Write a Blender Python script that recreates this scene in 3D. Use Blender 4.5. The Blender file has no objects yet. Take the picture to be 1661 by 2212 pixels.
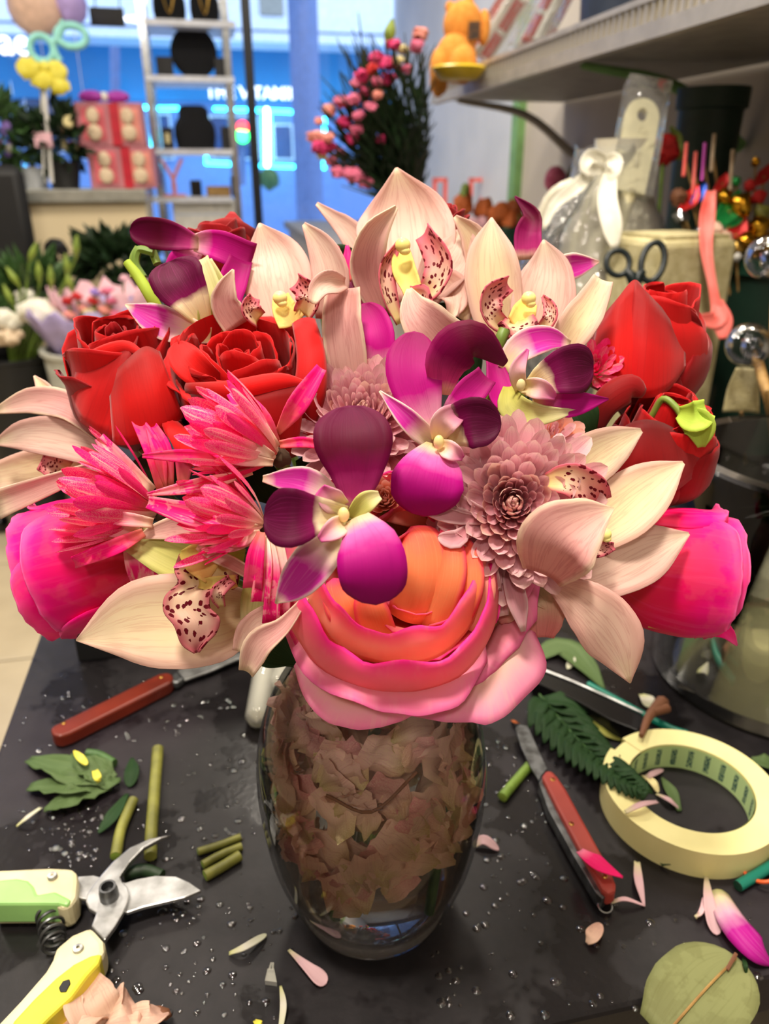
import bpy, bmesh, math, random
from mathutils import Vector, Matrix, noise as mnoise
random.seed(12)

# ------------------------------------------------------------------ camera, light, exposure
F, CX, CY = 1650.0, 830.5, 1106.0
PITCH = math.radians(24)
CAM = Vector((0, 0, 1.207))
TAB = 0.80                                   # table top height
sc = bpy.context.scene
COL = sc.collection
cam_d = bpy.data.cameras.new('camera'); cam = bpy.data.objects.new('camera', cam_d); COL.objects.link(cam)
cam.location = CAM
cam.rotation_euler = (math.radians(90) - PITCH, 0, 0)
cam_d.sensor_fit = 'HORIZONTAL'; cam_d.sensor_width = 36.0
cam_d.lens = F / 1661.0 * 36.0
cam_d.clip_start = 0.01; cam_d.clip_end = 200
cam_d.dof.use_dof = True; cam_d.dof.focus_distance = 0.325; cam_d.dof.aperture_fstop = 12.5
sc.camera = cam

ROOM = math.radians(12)
def Rm(rx, ry, z):                            # room frame -> world
    return Vector((rx * math.cos(ROOM) - ry * math.sin(ROOM), rx * math.sin(ROOM) + ry * math.cos(ROOM), z))

w = bpy.data.worlds.new('dusk_sky'); sc.world = w; w.use_nodes = True
bg = w.node_tree.nodes['Background']
bg.inputs[0].default_value = (0.58, 0.76, 1.0, 1); bg.inputs[1].default_value = 2.6

def area(name, loc, size, power, color, aim=None):
    l = bpy.data.lights.new(name, 'AREA'); l.shape = 'SQUARE'; l.size = size; l.energy = power; l.color = color
    o = bpy.data.objects.new(name, l); COL.objects.link(o); o.location = loc
    if aim is not None:
        o.rotation_euler = (Vector(aim) - Vector(loc)).to_track_quat('-Z', 'Y').to_euler()
    return o
WARM = (1.0, 0.90, 0.77)
area('ceiling_lamp', Rm(-0.25, 0.05, 2.72), 0.26, 38, WARM)
area('ceiling_lamp', Rm(0.55, 0.75, 2.72), 0.26, 16, WARM)
area('ceiling_lamp', Rm(-0.75, 0.95, 2.72), 0.26, 16, WARM)
area('ceiling_lamp', Rm(0.25, 2.2, 2.72), 0.3, 22, WARM)
area('ceiling_lamp', Rm(-1.6, 2.5, 2.72), 0.3, 30, WARM)
area('ceiling_lamp', Rm(-0.6, -1.4, 2.72), 0.3, 22, WARM)

sc.view_settings.view_transform = 'Standard'; sc.view_settings.look = 'None'
sc.view_settings.gamma = 1.0; sc.view_settings.use_curve_mapping = False
sc.view_settings.exposure = 0.12
try:
    sc.cycles.use_denoising = True
    sc.cycles.max_bounces = 10; sc.cycles.transparent_max_bounces = 24
    sc.cycles.sample_clamp_indirect = 6.0
except Exception:
    pass

# ------------------------------------------------------------------ pixel helpers (1661 x 2212 frame)
FWD = Vector((0, math.cos(PITCH), -math.sin(PITCH))); UPV = Vector((0, math.sin(PITCH), math.cos(PITCH))); RGT = Vector((1, 0, 0))
def ray(px, py): return FWD + RGT * ((px - CX) / F) + UPV * ((CY - py) / F)
def P(px, py, d): return CAM + ray(px, py) * d                       # depth along the optical axis
def T(px, py, h=0.0):                                                # on the table top
    r = ray(px, py); return CAM + r * ((TAB + h - CAM.z) / r.z)
def U(px, py, z):
    r = ray(px, py); return CAM + r * ((z - CAM.z) / r.z)
RYV = Rm(0, 1, 0); RXV = Rm(1, 0, 0)
def W(px, py, ry):                                                   # on the vertical plane ry = const of the room
    r = ray(px, py); return CAM + r * (ry / r.dot(RYV))
def dep(p): return (Vector(p) - CAM).dot(FWD)
def mpp(p): return dep(p) / F
def D(px, py, Y):
    r = ray(px, py); return CAM + r * (Y / r.y)

def lin(r, g, b):
    f = lambda c: (c / 255 / 12.92) if c <= 10.3 else (((c / 255) + 0.055) / 1.055) ** 2.4
    return (f(r), f(g), f(b), 1)

# ------------------------------------------------------------------ materials
MATS = {}
class NT:
    def __init__(s, name):
        s.m = bpy.data.materials.new(name); s.m.use_nodes = True; s.t = s.m.node_tree; s.t.nodes.clear()
        MATS[name] = s.m
    def n(s, typ, **kw):
        x = s.t.nodes.new(typ)
        for k, v in kw.items():
            if k.startswith('i_'):
                key = k[2:]; key = int(key) if key.isdigit() else key.replace('_', ' ')
                if isinstance(v, bpy.types.NodeSocket): s.t.links.new(v, x.inputs[key])
                else: x.inputs[key].default_value = v
            else: setattr(x, k, v)
        return x
    def l(s, a, b): s.t.links.new(a, b)
    def math(s, op, a, b=None, c=None, clamp=False):
        x = s.n('ShaderNodeMath', operation=op, use_clamp=clamp)
        for i, v in enumerate((a, b, c)):
            if v is None: continue
            if isinstance(v, bpy.types.NodeSocket): s.l(v, x.inputs[i])
            else: x.inputs[i].default_value = v
        return x.outputs[0]
    def ramp(s, fac, stops, interp='LINEAR'):
        x = s.n('ShaderNodeValToRGB'); s.l(fac, x.inputs[0]); x.color_ramp.interpolation = interp
        e = x.color_ramp.elements
        while len(e) > 1: e.remove(e[-1])
        e[0].position = stops[0][0]; e[0].color = stops[0][1]
        for p, c in stops[1:]:
            k = e.new(p); k.color = c
        return x.outputs[0]
    def mix(s, fac, a, b, blend='MIX'):
        x = s.n('ShaderNodeMix', data_type='RGBA', blend_type=blend)
        for i, v in ((0, fac), (6, a), (7, b)):
            if isinstance(v, bpy.types.NodeSocket): s.l(v, x.inputs[i])
            else: x.inputs[i].default_value = v
        return x.outputs[2]
    def noise(s, vec, scale, detail=3, rough=0.5):
        x = s.n('ShaderNodeTexNoise'); x.inputs['Scale'].default_value = scale; x.inputs['Detail'].default_value = detail
        x.inputs['Roughness'].default_value = rough
        if vec is not None: s.l(vec, x.inputs['Vector'])
        return x.outputs[0]
    def out(s, sh):
        o = s.n('ShaderNodeOutputMaterial'); s.l(sh, o.inputs[0]); return s.m

def mat(name, c, rough=0.5, metal=0.0, c2=None, nscale=30, emit=0.0, spec=0.5, bump=0.0, bscale=200, coat=0.0):
    k = NT(name); p = k.n('ShaderNodeBsdfPrincipled')
    p.inputs['Roughness'].default_value = rough; p.inputs['Metallic'].default_value = metal
    p.inputs['Specular IOR Level'].default_value = spec; p.inputs['Coat Weight'].default_value = coat
    tc = k.n('ShaderNodeTexCoord').outputs['Object']
    c2 = c2 or tuple(x * 0.8 for x in c[:3]) + (1,)
    f = k.noise(tc, nscale)
    colr = k.ramp(f, [(0.35, c2), (0.65, c)])
    k.l(colr, p.inputs['Base Color'])
    if emit > 0:
        k.l(colr, p.inputs['Emission Color']); p.inputs['Emission Strength'].default_value = emit
    if bump > 0:
        b = k.n('ShaderNodeBump'); b.inputs['Strength'].default_value = bump; b.inputs['Distance'].default_value = 0.002
        k.l(k.noise(tc, bscale), b.inputs['Height']); k.l(b.outputs[0], p.inputs['Normal'])
    return k.out(p.outputs[0])

def petal_mat(name, stops, vein=None, edge=None, blotch=None, spots=None, rough=0.55, transl=0.28, sheen=0.0, vcount=30, bumpk=0.14, thin=False):
    """stops: colour along the petal (v); vein=(colour, amount); edge=(colour, inner, outer) by distance from the midrib;
       blotch=(colour, amount, scale); spots=(colour, size, u-scale, v-scale, vmin, vmax)"""
    k = NT(name)
    uv = k.n('ShaderNodeUVMap').outputs[0]
    sep = k.n('ShaderNodeSeparateXYZ'); k.l(uv, sep.inputs[0]); u, v = sep.outputs[0], sep.outputs[1]
    oi = k.n('ShaderNodeObjectInfo').outputs['Random']
    tc = k.n('ShaderNodeTexCoord').outputs['Object']
    nz = k.noise(tc, 90, 3)
    vv = k.math('ADD', v, k.math('MULTIPLY', k.math('SUBTRACT', nz, 0.5), 0.22))
    c = k.ramp(vv, stops)
    ed = k.math('ABSOLUTE', k.math('MULTIPLY', k.math('SUBTRACT', u, 0.5), 2.0))
    if edge:
        e = k.math('ADD', ed, k.math('MULTIPLY', k.math('SUBTRACT', nz, 0.5), 0.3))
        mr = k.n('ShaderNodeMapRange', i_1=edge[1], i_2=edge[2]); k.l(e, mr.inputs[0])
        c = k.mix(mr.outputs[0], c, edge[0])
    vec = k.n('ShaderNodeCombineXYZ'); k.l(k.math('MULTIPLY', u, float(vcount)), vec.inputs[0])
    k.l(k.math('MULTIPLY', v, 1.6), vec.inputs[1]); k.l(k.math('MULTIPLY', oi, 40.0), vec.inputs[2])
    vn = k.noise(vec.outputs[0], 1.0, 3)
    if vein:
        s = k.ramp(vn, [(0.52, (0, 0, 0, 1)), (0.72, (1, 1, 1, 1))]) if not thin else k.ramp(k.math('ABSOLUTE', k.math('SUBTRACT', vn, 0.5)), [(0.0, (1, 1, 1, 1)), (0.016, (.7, .7, .7, 1)), (0.05, (.12, .12, .12, 1)), (.2, (0, 0, 0, 1))])
        c = k.mix(k.math('MULTIPLY', s, vein[1]), c, vein[0])
    if blotch:
        bn = k.noise(tc, blotch[2], 4, 0.6)
        s = k.ramp(bn, [(0.5, (0, 0, 0, 1)), (0.56, (1, 1, 1, 1))])
        c = k.mix(k.math('MULTIPLY', s, blotch[1]), c, blotch[0])
    if spots:
        cv = k.n('ShaderNodeCombineXYZ'); k.l(k.math('MULTIPLY', u, spots[2]), cv.inputs[0]); k.l(k.math('MULTIPLY', v, spots[3]), cv.inputs[1])
        k.l(k.math('MULTIPLY', oi, 20.0), cv.inputs[2])
        vo = k.n('ShaderNodeTexVoronoi', feature='F1'); vo.inputs['Scale'].default_value = 1.0; k.l(cv.outputs[0], vo.inputs['Vector'])
        wob = k.math('ADD', vo.outputs['Distance'], k.math('MULTIPLY', k.math('SUBTRACT', k.noise(cv.outputs[0], 3.0), 0.5), 0.35))
        s = k.math('LESS_THAN', wob, spots[1])
        s = k.math('MULTIPLY', s, k.math('MULTIPLY', k.math('GREATER_THAN', v, spots[4]), k.math('LESS_THAN', v, spots[5])))
        c = k.mix(s, c, spots[0])
    # small individual variation
    hs = k.n('ShaderNodeHueSaturation'); k.l(c, hs.inputs['Color'])
    k.l(k.math('MULTIPLY_ADD', oi, 0.26, 0.87), hs.inputs['Value'])
    c = hs.outputs[0]
    p = k.n('ShaderNodeBsdfPrincipled'); k.l(c, p.inputs['Base Color']); p.inputs['Roughness'].default_value = rough
    p.inputs['Specular IOR Level'].default_value = 0.16; p.inputs['Sheen Weight'].default_value = sheen
    b = k.n('ShaderNodeBump'); b.inputs['Strength'].default_value = bumpk; b.inputs['Distance'].default_value = 0.0008
    k.l(vn, b.inputs['Height']); k.l(b.outputs[0], p.inputs['Normal'])
    t = k.n('ShaderNodeBsdfTranslucent'); k.l(c, t.inputs[0])
    ms = k.n('ShaderNodeMixShader'); ms.inputs[0].default_value = transl; k.l(p.outputs[0], ms.inputs[1]); k.l(t.outputs[0], ms.inputs[2])
    return k.out(ms.outputs[0])

def glass(name, tint=(1, 1, 1, 1), refl=1.0, rough=0.02, bump=0.0, bscale=40, milky=0.0, milkc=(0.8, 0.8, 0.8, 1), ior=1.45):
    k = NT(name)
    tr = k.n('ShaderNodeBsdfTransparent'); tr.inputs[0].default_value = tint
    gl = k.n('ShaderNodeBsdfGlossy'); gl.inputs['Roughness'].default_value = rough
    fr = k.n('ShaderNodeFresnel'); fr.inputs[0].default_value = ior
    if bump > 0:
        b = k.n('ShaderNodeBump'); b.inputs['Strength'].default_value = bump; b.inputs['Distance'].default_value = 0.01
        k.l(k.noise(k.n('ShaderNodeTexCoord').outputs['Object'], bscale), b.inputs['Height'])
        k.l(b.outputs[0], gl.inputs['Normal']); k.l(b.outputs[0], fr.inputs['Normal'])
    f = k.math('MULTIPLY', fr.outputs[0], refl, clamp=True)
    m = k.n('ShaderNodeMixShader'); k.l(f, m.inputs[0]); k.l(tr.outputs[0], m.inputs[1]); k.l(gl.outputs[0], m.inputs[2])
    sh = m.outputs[0]
    if milky > 0:
        d = k.n('ShaderNodeBsdfDiffuse'); d.inputs[0].default_value = milkc
        m2 = k.n('ShaderNodeMixShader'); m2.inputs[0].default_value = milky; k.l(sh, m2.inputs[1]); k.l(d.outputs[0], m2.inputs[2]); sh = m2.outputs[0]
    return k.out(sh)

# ------------------------------------------------------------------ mesh helpers (world coordinates in, thing coordinates out)
def thing(name, label, cat, loc=(0, 0, 0), group=None):
    o = bpy.data.objects.new(name, None); COL.objects.link(o); o.location = loc; o.empty_display_size = 0.01
    o['label'] = label; o['category'] = cat
    if group: o['group'] = group
    return o
def tag(o, label, cat, group=None, kind=None):
    o['label'] = label; o['category'] = cat
    if group: o['group'] = group
    if kind: o['kind'] = kind
    return o
def link(name, me, parent=None, m=None, smooth=True, solid=0.0, bevel=0.0, subd=0):
    if m is not None and not me.materials: me.materials.append(m if not isinstance(m, str) else MATS[m])
    if smooth:
        me.shade_smooth(); me.set_sharp_from_angle(angle=math.radians(48))
    o = bpy.data.objects.new(name, me); COL.objects.link(o)
    if parent is not None: o.parent = parent
    if bevel:
        b = o.modifiers.new('bevel', 'BEVEL'); b.width = bevel; b.segments = 2; b.limit_method = 'ANGLE'
    if subd:
        s = o.modifiers.new('subd', 'SUBSURF'); s.levels = subd; s.render_levels = subd
    if solid:
        s = o.modifiers.new('solid', 'SOLIDIFY'); s.thickness = solid; s.offset = 0
    return o
def rootloc(parent):
    v = Vector((0, 0, 0))
    while parent is not None:
        v += parent.location; parent = parent.parent
    return v
def mesh(name, vf, m, parent=None, uvs=None, smooth=True, solid=0.0, bevel=0.0, subd=0, origin=None):
    """vf: list of (verts, faces) in world coordinates"""
    o0 = rootloc(parent)
    V, Fc = [], []
    for v, f in vf:
        b = len(V); V += [Vector(p) for p in v]; Fc += [tuple(i + b for i in q) for q in f]
    if parent is None:
        if origin is None:
            lo = Vector((min(p.x for p in V), min(p.y for p in V), min(p.z for p in V))); hi = Vector((max(p.x for p in V), max(p.y for p in V), max(p.z for p in V)))
            origin = Vector(((lo.x + hi.x) / 2, (lo.y + hi.y) / 2, lo.z))
        o0 = Vector(origin)
    me = bpy.data.meshes.new(name); me.from_pydata([p - o0 for p in V], [], Fc)
    if uvs is not None:
        uvl = me.uv_layers.new(name='UVMap')
        for lp in me.loops: uvl.data[lp.index].uv = uvs[lp.vertex_index]
    me.validate(); me.update()
    o = link(name, me, parent, m, smooth, solid, bevel, subd)
    if parent is None: o.location = o0
    return o

def box(c, s, rz=0.0, M=None):
    c = Vector(c); h = Vector(s) / 2
    R = M if M is not None else Matrix.Rotation(rz, 3, 'Z')
    vs = [c + R @ Vector((x * h.x, y * h.y, z * h.z)) for x in (-1, 1) for y in (-1, 1) for z in (-1, 1)]
    return vs, [(0, 1, 3, 2), (4, 6, 7, 5), (0, 4, 5, 1), (2, 3, 7, 6), (0, 2, 6, 4), (1, 5, 7, 3)]
def lathe(c, prof, n=40, axis=None, a0=0.0, a1=2 * math.pi, cap=False):
    """prof: list of (r, h)"""
    c = Vector(c); A = Vector(axis).normalized() if axis is not None else Vector((0, 0, 1))
    X = A.orthogonal().normalized() if axis is not None else Vector((1, 0, 0)); Y = A.cross(X)
    full = abs(a1 - a0 - 2 * math.pi) < 1e-6
    k = n if full else n + 1
    vs = []
    for r, h in prof:
        for i in range(k):
            a = a0 + (a1 - a0) * i / n; vs.append(c + A * h + (X * math.cos(a) + Y * math.sin(a)) * r)
    fs = []
    for j in range(len(prof) - 1):
        for i in range(n):
            i2 = (i + 1) % k
            fs.append((j * k + i, j * k + i2, (j + 1) * k + i2, (j + 1) * k + i))
    if cap:
        fs.append(tuple(range(k))[::-1]); fs.append(tuple((len(prof) - 1) * k + i for i in range(k)))
    return vs, fs
def cr(pts, t):
    n = len(pts) - 1
    if n == 0: return pts[0]
    x = min(max(t, 0.0), 1.0) * n; i = min(int(x), n - 1); f = x - i
    p1, p2 = pts[i], pts[i + 1]
    p0 = pts[i - 1] if i > 0 else p1 * 2 - p2
    p3 = pts[i + 2] if i + 2 <= n else p2 * 2 - p1
    return 0.5 * ((p1 * 2) + (p2 - p0) * f + (p0 * 2 - p1 * 5 + p2 * 4 - p3) * f * f + (p1 * 3 - p0 - p2 * 3 + p3) * f ** 3)
def crn(vals, t): return cr([Vector((v, 0, 0)) for v in vals], t).x
def tube(pts, rad, n=8, k=None, cap=True):
    pts = [Vector(p) for p in pts]
    k = k or max(2, (len(pts) - 1) * 5)
    rr = rad if isinstance(rad, (list, tuple)) else [rad]
    vs, fs = [], []
    prevX = None
    for j in range(k + 1):
        t = j / k; c = cr(pts, t); tg = (cr(pts, min(1, t + .01)) - cr(pts, max(0, t - .01)))
        tg = tg.normalized() if tg.length > 1e-9 else Vector((0, 0, 1))
        X = tg.orthogonal().normalized() if prevX is None else (prevX - tg * prevX.dot(tg)).normalized()
        prevX = X; Y = tg.cross(X); r = crn(list(rr), t) if len(rr) > 1 else rr[0]
        for i in range(n):
            a = 2 * math.pi * i / n; vs.append(c + (X * math.cos(a) + Y * math.sin(a)) * r)
    for j in range(k):
        for i in range(n):
            i2 = (i + 1) % n; fs.append((j * n + i, j * n + i2, (j + 1) * n + i2, (j + 1) * n + i))
    if cap:
        fs.append(tuple(range(n))[::-1]); fs.append(tuple(k * n + i for i in range(n)))
    return vs, fs
def ball(c, r, nu=14, nv=9, M=None, lump=0.0, lf=3.0, seed=0):
    c = Vector(c); s = Vector(r) if hasattr(r, '__len__') else Vector((r, r, r))
    vs, fs = [], []
    for j in range(nv + 1):
        th = math.pi * j / nv
        for i in range(nu):
            ph = 2 * math.pi * i / nu
            d = Vector((math.sin(th) * math.cos(ph), math.sin(th) * math.sin(ph), math.cos(th)))
            k = 1 + lump * mnoise.noise(d * lf + Vector((seed * 3.1, seed, -seed))) if lump else 1
            q = Vector((d.x * s.x, d.y * s.y, d.z * s.z)) * k
            vs.append(c + (M @ q if M is not None else q))
    for j in range(nv):
        for i in range(nu):
            i2 = (i + 1) % nu; fs.append((j * nu + i, j * nu + i2, (j + 1) * nu + i2, (j + 1) * nu + i))
    return vs, fs
def slab(poly, h0, h1, htr=None):
    """outline traced on the table plane at height htr, extruded from h0 to h1 above the table"""
    htr = h1 if htr is None else htr
    n = len(poly); q = [T(x, y, htr) for x, y in poly]
    vs = [Vector((p.x, p.y, TAB + h0)) for p in q] + [Vector((p.x, p.y, TAB + h1)) for p in q]
    fs = [tuple(range(n))[::-1], tuple(range(n, 2 * n))] + [(i, (i + 1) % n, n + (i + 1) % n, n + i) for i in range(n)]
    return vs, fs

def asv(p): return p if isinstance(p, Vector) else P(*p)
def petal(name, parent, ctrl, wpx, m, cup=0.2, roll=0, N=None, nu=8, nv=14, ruf=0.0, rf=3.0, thick=0.0006, rnd=0.0, twist=0, skew=0.0):
    pts = [asv(p) for p in ctrl]
    if len(pts) == 2: pts = [pts[0], (pts[0] + pts[1]) / 2, pts[1]]
    vs, uv, fs = [], [], []
    sd = random.random() * 50
    for j in range(nv + 1):
        v = j / nv; v = v if rnd == 0 else 1 - (1 - v) ** (1 + rnd)
        c = cr(pts, v); t = (cr(pts, min(1, v + .02)) - cr(pts, max(0, v - .02))).normalized()
        n0 = (CAM - c).normalized() if N is None else Vector(N)
        Wd = t.cross(n0); Wd = Wd.normalized() if Wd.length > 1e-6 else t.orthogonal().normalized()
        nn = Wd.cross(t).normalized()
        a = math.radians(roll + twist * (v - .5)); Wr = Wd * math.cos(a) + nn * math.sin(a); nr = nn * math.cos(a) - Wd * math.sin(a)
        hw = max(crn(wpx, v), 0.5) * mpp(c) / 2
        if rnd: hw *= math.sqrt(max(0.0, 1 - max(0.0, (v - .75) / .25) ** 2)) * .999 + .001
        for i in range(nu + 1):
            u = 2 * i / nu - 1
            q = c + Wr * (u * hw) + nr * (cup * hw * (u * u - .35)) + Wr * (skew * hw * (1 - u * u))
            if ruf:
                q += nr * (ruf * hw * mnoise.noise(Vector((u * 1.3 + sd, v * rf, sd))) * (0.25 + abs(u)))
                q += Wr * (ruf * .4 * hw * u * mnoise.noise(Vector((sd, v * rf * 2.2, u))))
            vs.append(q); uv.append((i / nu, v))
    for j in range(nv):
        for i in range(nu):
            a = j * (nu + 1) + i; fs.append((a, a + 1, a + nu + 2, a + nu + 1))
    return mesh(name, [(vs, fs)], m, parent, uvs=uv, solid=thick)
def patch(name, parent, inner, outer, m, bulge=0.0, N=None, nu=18, nv=8, ruf=0.0, thick=0.0007, curl=0.0, swap=False):
    A = [asv(p) for p in inner]; B = [asv(p) for p in outer]
    vs, uv, fs = [], [], []
    sd = random.random() * 50
    for j in range(nv + 1):
        v = j / nv
        for i in range(nu + 1):
            u = i / nu; a, b = cr(A, u), cr(B, u); q = a.lerp(b, v)
            n0 = (CAM - q).normalized() if N is None else Vector(N)
            q = q + n0 * (bulge * 4 * v * (1 - v)) + n0 * (curl * v ** 4)
            if ruf: q += n0 * (ruf * v * mnoise.noise(Vector((u * 4 + sd, v * 1.5, sd)))) + UPV * (ruf * .6 * v * mnoise.noise(Vector((u * 9 + sd, 3, sd))))
            vs.append(q); uv.append((v, u) if swap else (u, v))
    for j in range(nv):
        for i in range(nu):
            a = j * (nu + 1) + i; fs.append((a, a + 1, a + nu + 2, a + nu + 1))
    return mesh(name, [(vs, fs)], m, parent, uvs=uv, solid=thick)
def rboxpx(x0, y0, x1, y1, ry, depth):
    """box whose front face covers the pixel rectangle on the room plane ry"""
    c = W((x0 + x1) / 2, (y0 + y1) / 2, ry); a = W(x0, (y0 + y1) / 2, ry); b = W(x1, (y0 + y1) / 2, ry)
    t = W((x0 + x1) / 2, y0, ry); d = W((x0 + x1) / 2, y1, ry)
    return box(c + RYV * (depth / 2), ((b - a).length, depth, (t - d).length), ROOM)

# ------------------------------------------------------------------ plain materials
mat('wall_paint', lin(196, 188, 176), 0.75, c2=lin(184, 176, 165), nscale=3)
mat('wall_light', lin(214, 218, 224), 0.6, c2=lin(198, 204, 212), nscale=4)
mat('ceiling_white', lin(225, 222, 214), 0.9, nscale=2)
mat('tile_beige', lin(205, 190, 160), 0.3, c2=lin(190, 175, 146), nscale=5)
mat('grout', lin(150, 138, 118), 0.8)
mat('black_frame', lin(16, 18, 22), 0.4)
mat('white_frame', lin(225, 228, 235), 0.4)
mat('chrome', lin(205, 210, 215), 0.18, 1.0)
mat('steel', lin(215, 216, 216), 0.36, 0.85, c2=lin(150, 150, 148), nscale=60)
mat('dull_steel', lin(120, 122, 124), 0.4, 0.9, c2=lin(80, 80, 80), nscale=120)
mat('brass', lin(200, 160, 80), 0.3, 1.0)
mat('gold_foil', lin(235, 185, 60), 0.15, 1.0, c2=lin(190, 130, 30), nscale=150, bump=0.6, bscale=180)
mat('black_matte', lin(14, 14, 16), 0.55)
mat('black_gloss', lin(10, 10, 12), 0.25)
mat('black_velvet', lin(14, 14, 17), 0.95)
mat('cream_laminate', lin(226, 208, 170), 0.5, c2=lin(218, 200, 162), nscale=2)
mat('counter_metal', lin(190, 190, 180), 0.22, 0.6)
mat('pink_card', lin(192, 122, 130), 0.5, c2=lin(178, 108, 118), nscale=8)
mat('red_ribbon', lin(190, 20, 45), 0.4)
mat('cream_plush', lin(225, 205, 175), 0.95, c2=lin(205, 180, 150), nscale=80)
mat('rose_plush', lin(225, 110, 120), 0.95)
mat('purple_bow', lin(170, 50, 170), 0.45)
mat('yellow_foam', lin(235, 225, 90), 0.6, c2=lin(225, 210, 60), nscale=30)
mat('mint_plastic', lin(160, 235, 225), 0.4)
mat('peach_foil', lin(245, 205, 180), 0.35)
mat('lilac_foil', lin(205, 180, 245), 0.35)
mat('white_plastic', lin(238, 236, 228), 0.4)
mat('cream_plastic', lin(238, 230, 190), 0.45)
mat('ivory_ceramic', lin(225, 218, 195), 0.22)
mat('burlap', lin(205, 195, 150), 0.8, c2=lin(180, 168, 120), nscale=60, bump=0.5, bscale=300)
mat('leaf_dark', lin(36, 62, 30), 0.5, c2=lin(22, 40, 20), nscale=60)
mat('leaf_mid', lin(70, 105, 50), 0.5, c2=lin(45, 75, 35), nscale=60)
mat('leaf_light', lin(140, 160, 60), 0.5, c2=lin(110, 135, 50), nscale=60)
mat('stem_green', lin(120, 150, 55), 0.45, c2=lin(95, 120, 45), nscale=70)
mat('stem_olive', lin(140, 140, 60), 0.5, c2=lin(95, 95, 38), nscale=50)
mat('green_pot', lin(18, 62, 45), 0.45)
mat('deep_green', lin(14, 44, 32), 0.5)
mat('bucket_white', lin(205, 205, 192), 0.5)
mat('bucket_black', lin(26, 27, 28), 0.5)
mat('petal_white', lin(240, 236, 218), 0.7)
mat('petal_red', lin(200, 25, 25), 0.7)
mat('petal_pink', lin(225, 120, 150), 0.7, c2=lin(200, 85, 120), nscale=60)
mat('petal_rosy', lin(215, 45, 110), 0.7, c2=lin(175, 30, 85), nscale=60)
mat('petal_salmon', lin(235, 150, 135), 0.7)
mat('petal_cream', lin(235, 220, 160), 0.7)
mat('petal_orange', lin(190, 95, 35), 0.7)
mat('petal_lilac', lin(150, 120, 200), 0.7)
mat('paper_lilac', lin(190, 175, 225), 0.5)
mat('paper_pink', lin(235, 185, 195), 0.5)
mat('plush_orange', lin(238, 160, 70), 0.95, c2=lin(220, 140, 50), nscale=90, bump=0.6, bscale=900)
mat('yellow_plastic', lin(240, 205, 40), 0.4)
mat('tag_black', lin(30, 24, 18), 0.6, c2=lin(95, 60, 25), nscale=120)
mat('shelf_metal', lin(178, 172, 160), 0.4, 0.2)
mat('shelf_under', lin(150, 145, 136), 0.6)
mat('green_strip', lin(120, 165, 100), 0.5)
mat('navy', lin(35, 48, 70), 0.5)
mat('red_plush', lin(205, 45, 40), 0.8)
mat('knife_red', lin(165, 62, 52), 0.35, c2=lin(140, 48, 40), nscale=20)
mat('knife_wood', lin(122, 42, 26), 0.3, c2=lin(92, 30, 18), nscale=18)
mat('teal', lin(15, 125, 105), 0.35)
mat('orange_rubber', lin(240, 100, 40), 0.5)
mat('wood_stick', lin(176, 140, 80), 0.6, c2=lin(140, 105, 55), nscale=60)
mat('brown_twig', lin(120, 75, 48), 0.7)
mat('scissor_black', lin(12, 28, 30), 0.4)
mat('grip_cream', lin(226, 218, 180), 0.45, c2=lin(212, 200, 158), nscale=40)
mat('grip_green', lin(165, 220, 130), 0.4)
mat('grip_yellow', lin(232, 220, 60), 0.4, c2=lin(220, 205, 70), nscale=40)
mat('blue_foil', lin(30, 90, 210), 0.3, 0.3)
mat('green_foil', lin(40, 160, 80), 0.25, 0.4)
mat('red_foil', lin(225, 45, 45), 0.3, 0.3)
mat('coral_paper', lin(235, 85, 75), 0.5, c2=lin(240, 130, 120), nscale=20)
mat('magenta_foil', lin(190, 70, 170), 0.35, 0.3)
mat('asphalt', lin(196, 208, 228), 0.5, c2=lin(176, 190, 214), nscale=1)
mat('fascia_blue', lin(0, 120, 172), 0.5, c2=lin(0, 104, 158), nscale=0.6)
mat('fascia_white', lin(225, 228, 240), 0.6)
mat('store_wall', lin(110, 140, 195), 0.6)
mat('store_glass', lin(40, 66, 110), 0.15)
mat('column_grey', lin(92, 112, 160), 0.6)
mat('sign_white', lin(240, 245, 250), 0.5, emit=2.5)
mat('led_cyan', lin(60, 225, 255), 0.5, c2=lin(60, 225, 255), emit=9.0)
mat('led_white', lin(200, 250, 255), 0.5, c2=lin(200, 250, 255), emit=12.0)
mat('reflection_red', lin(255, 50, 50), 0.5, emit=7.0)
mat('reflection_green', lin(50, 255, 110), 0.5, emit=7.0)
glass('pane_glass', (0.97, 0.99, 1, 1), 0.6)
glass('vase_glass', (0.985, 0.98, 0.975, 1), 0.8, 0.01)
glass('vase_base', (0.88, 0.87, 0.86, 1), 2.6, 0.10, 0.8, 160, milky=.22, milkc=(.6, .56, .5, 1))  # grey diffuse share paints in the light gathered by the thick base
glass('water_clear', (0.93, 0.91, 0.87, 1), 0.2, 0.02)
glass('jar_glass', (0.95, 0.96, 0.93, 1), 1.5, 0.02)
glass('jar_water', (0.93, 0.93, 0.86, 1), 0.6, 0.05, 0.0, 20, milky=.28, milkc=(.70, .67, .50, 1))
glass('tube_plastic', (0.94, 0.94, 0.9, 1), 1.2, 0.08, milky=0.28, milkc=(0.75, 0.74, 0.66, 1))
glass('cellophane', (0.95, 0.96, 0.95, 1), 1.3, 0.06, 1.0, 30, milky=0.10)
glass('drop_water', (0.85, 0.85, 0.85, 1), 3.0, 0.02)
glass('crystal', (0.92, 0.92, 0.94, 1), 0.7, 0.03, 0.25, 120)

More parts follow.
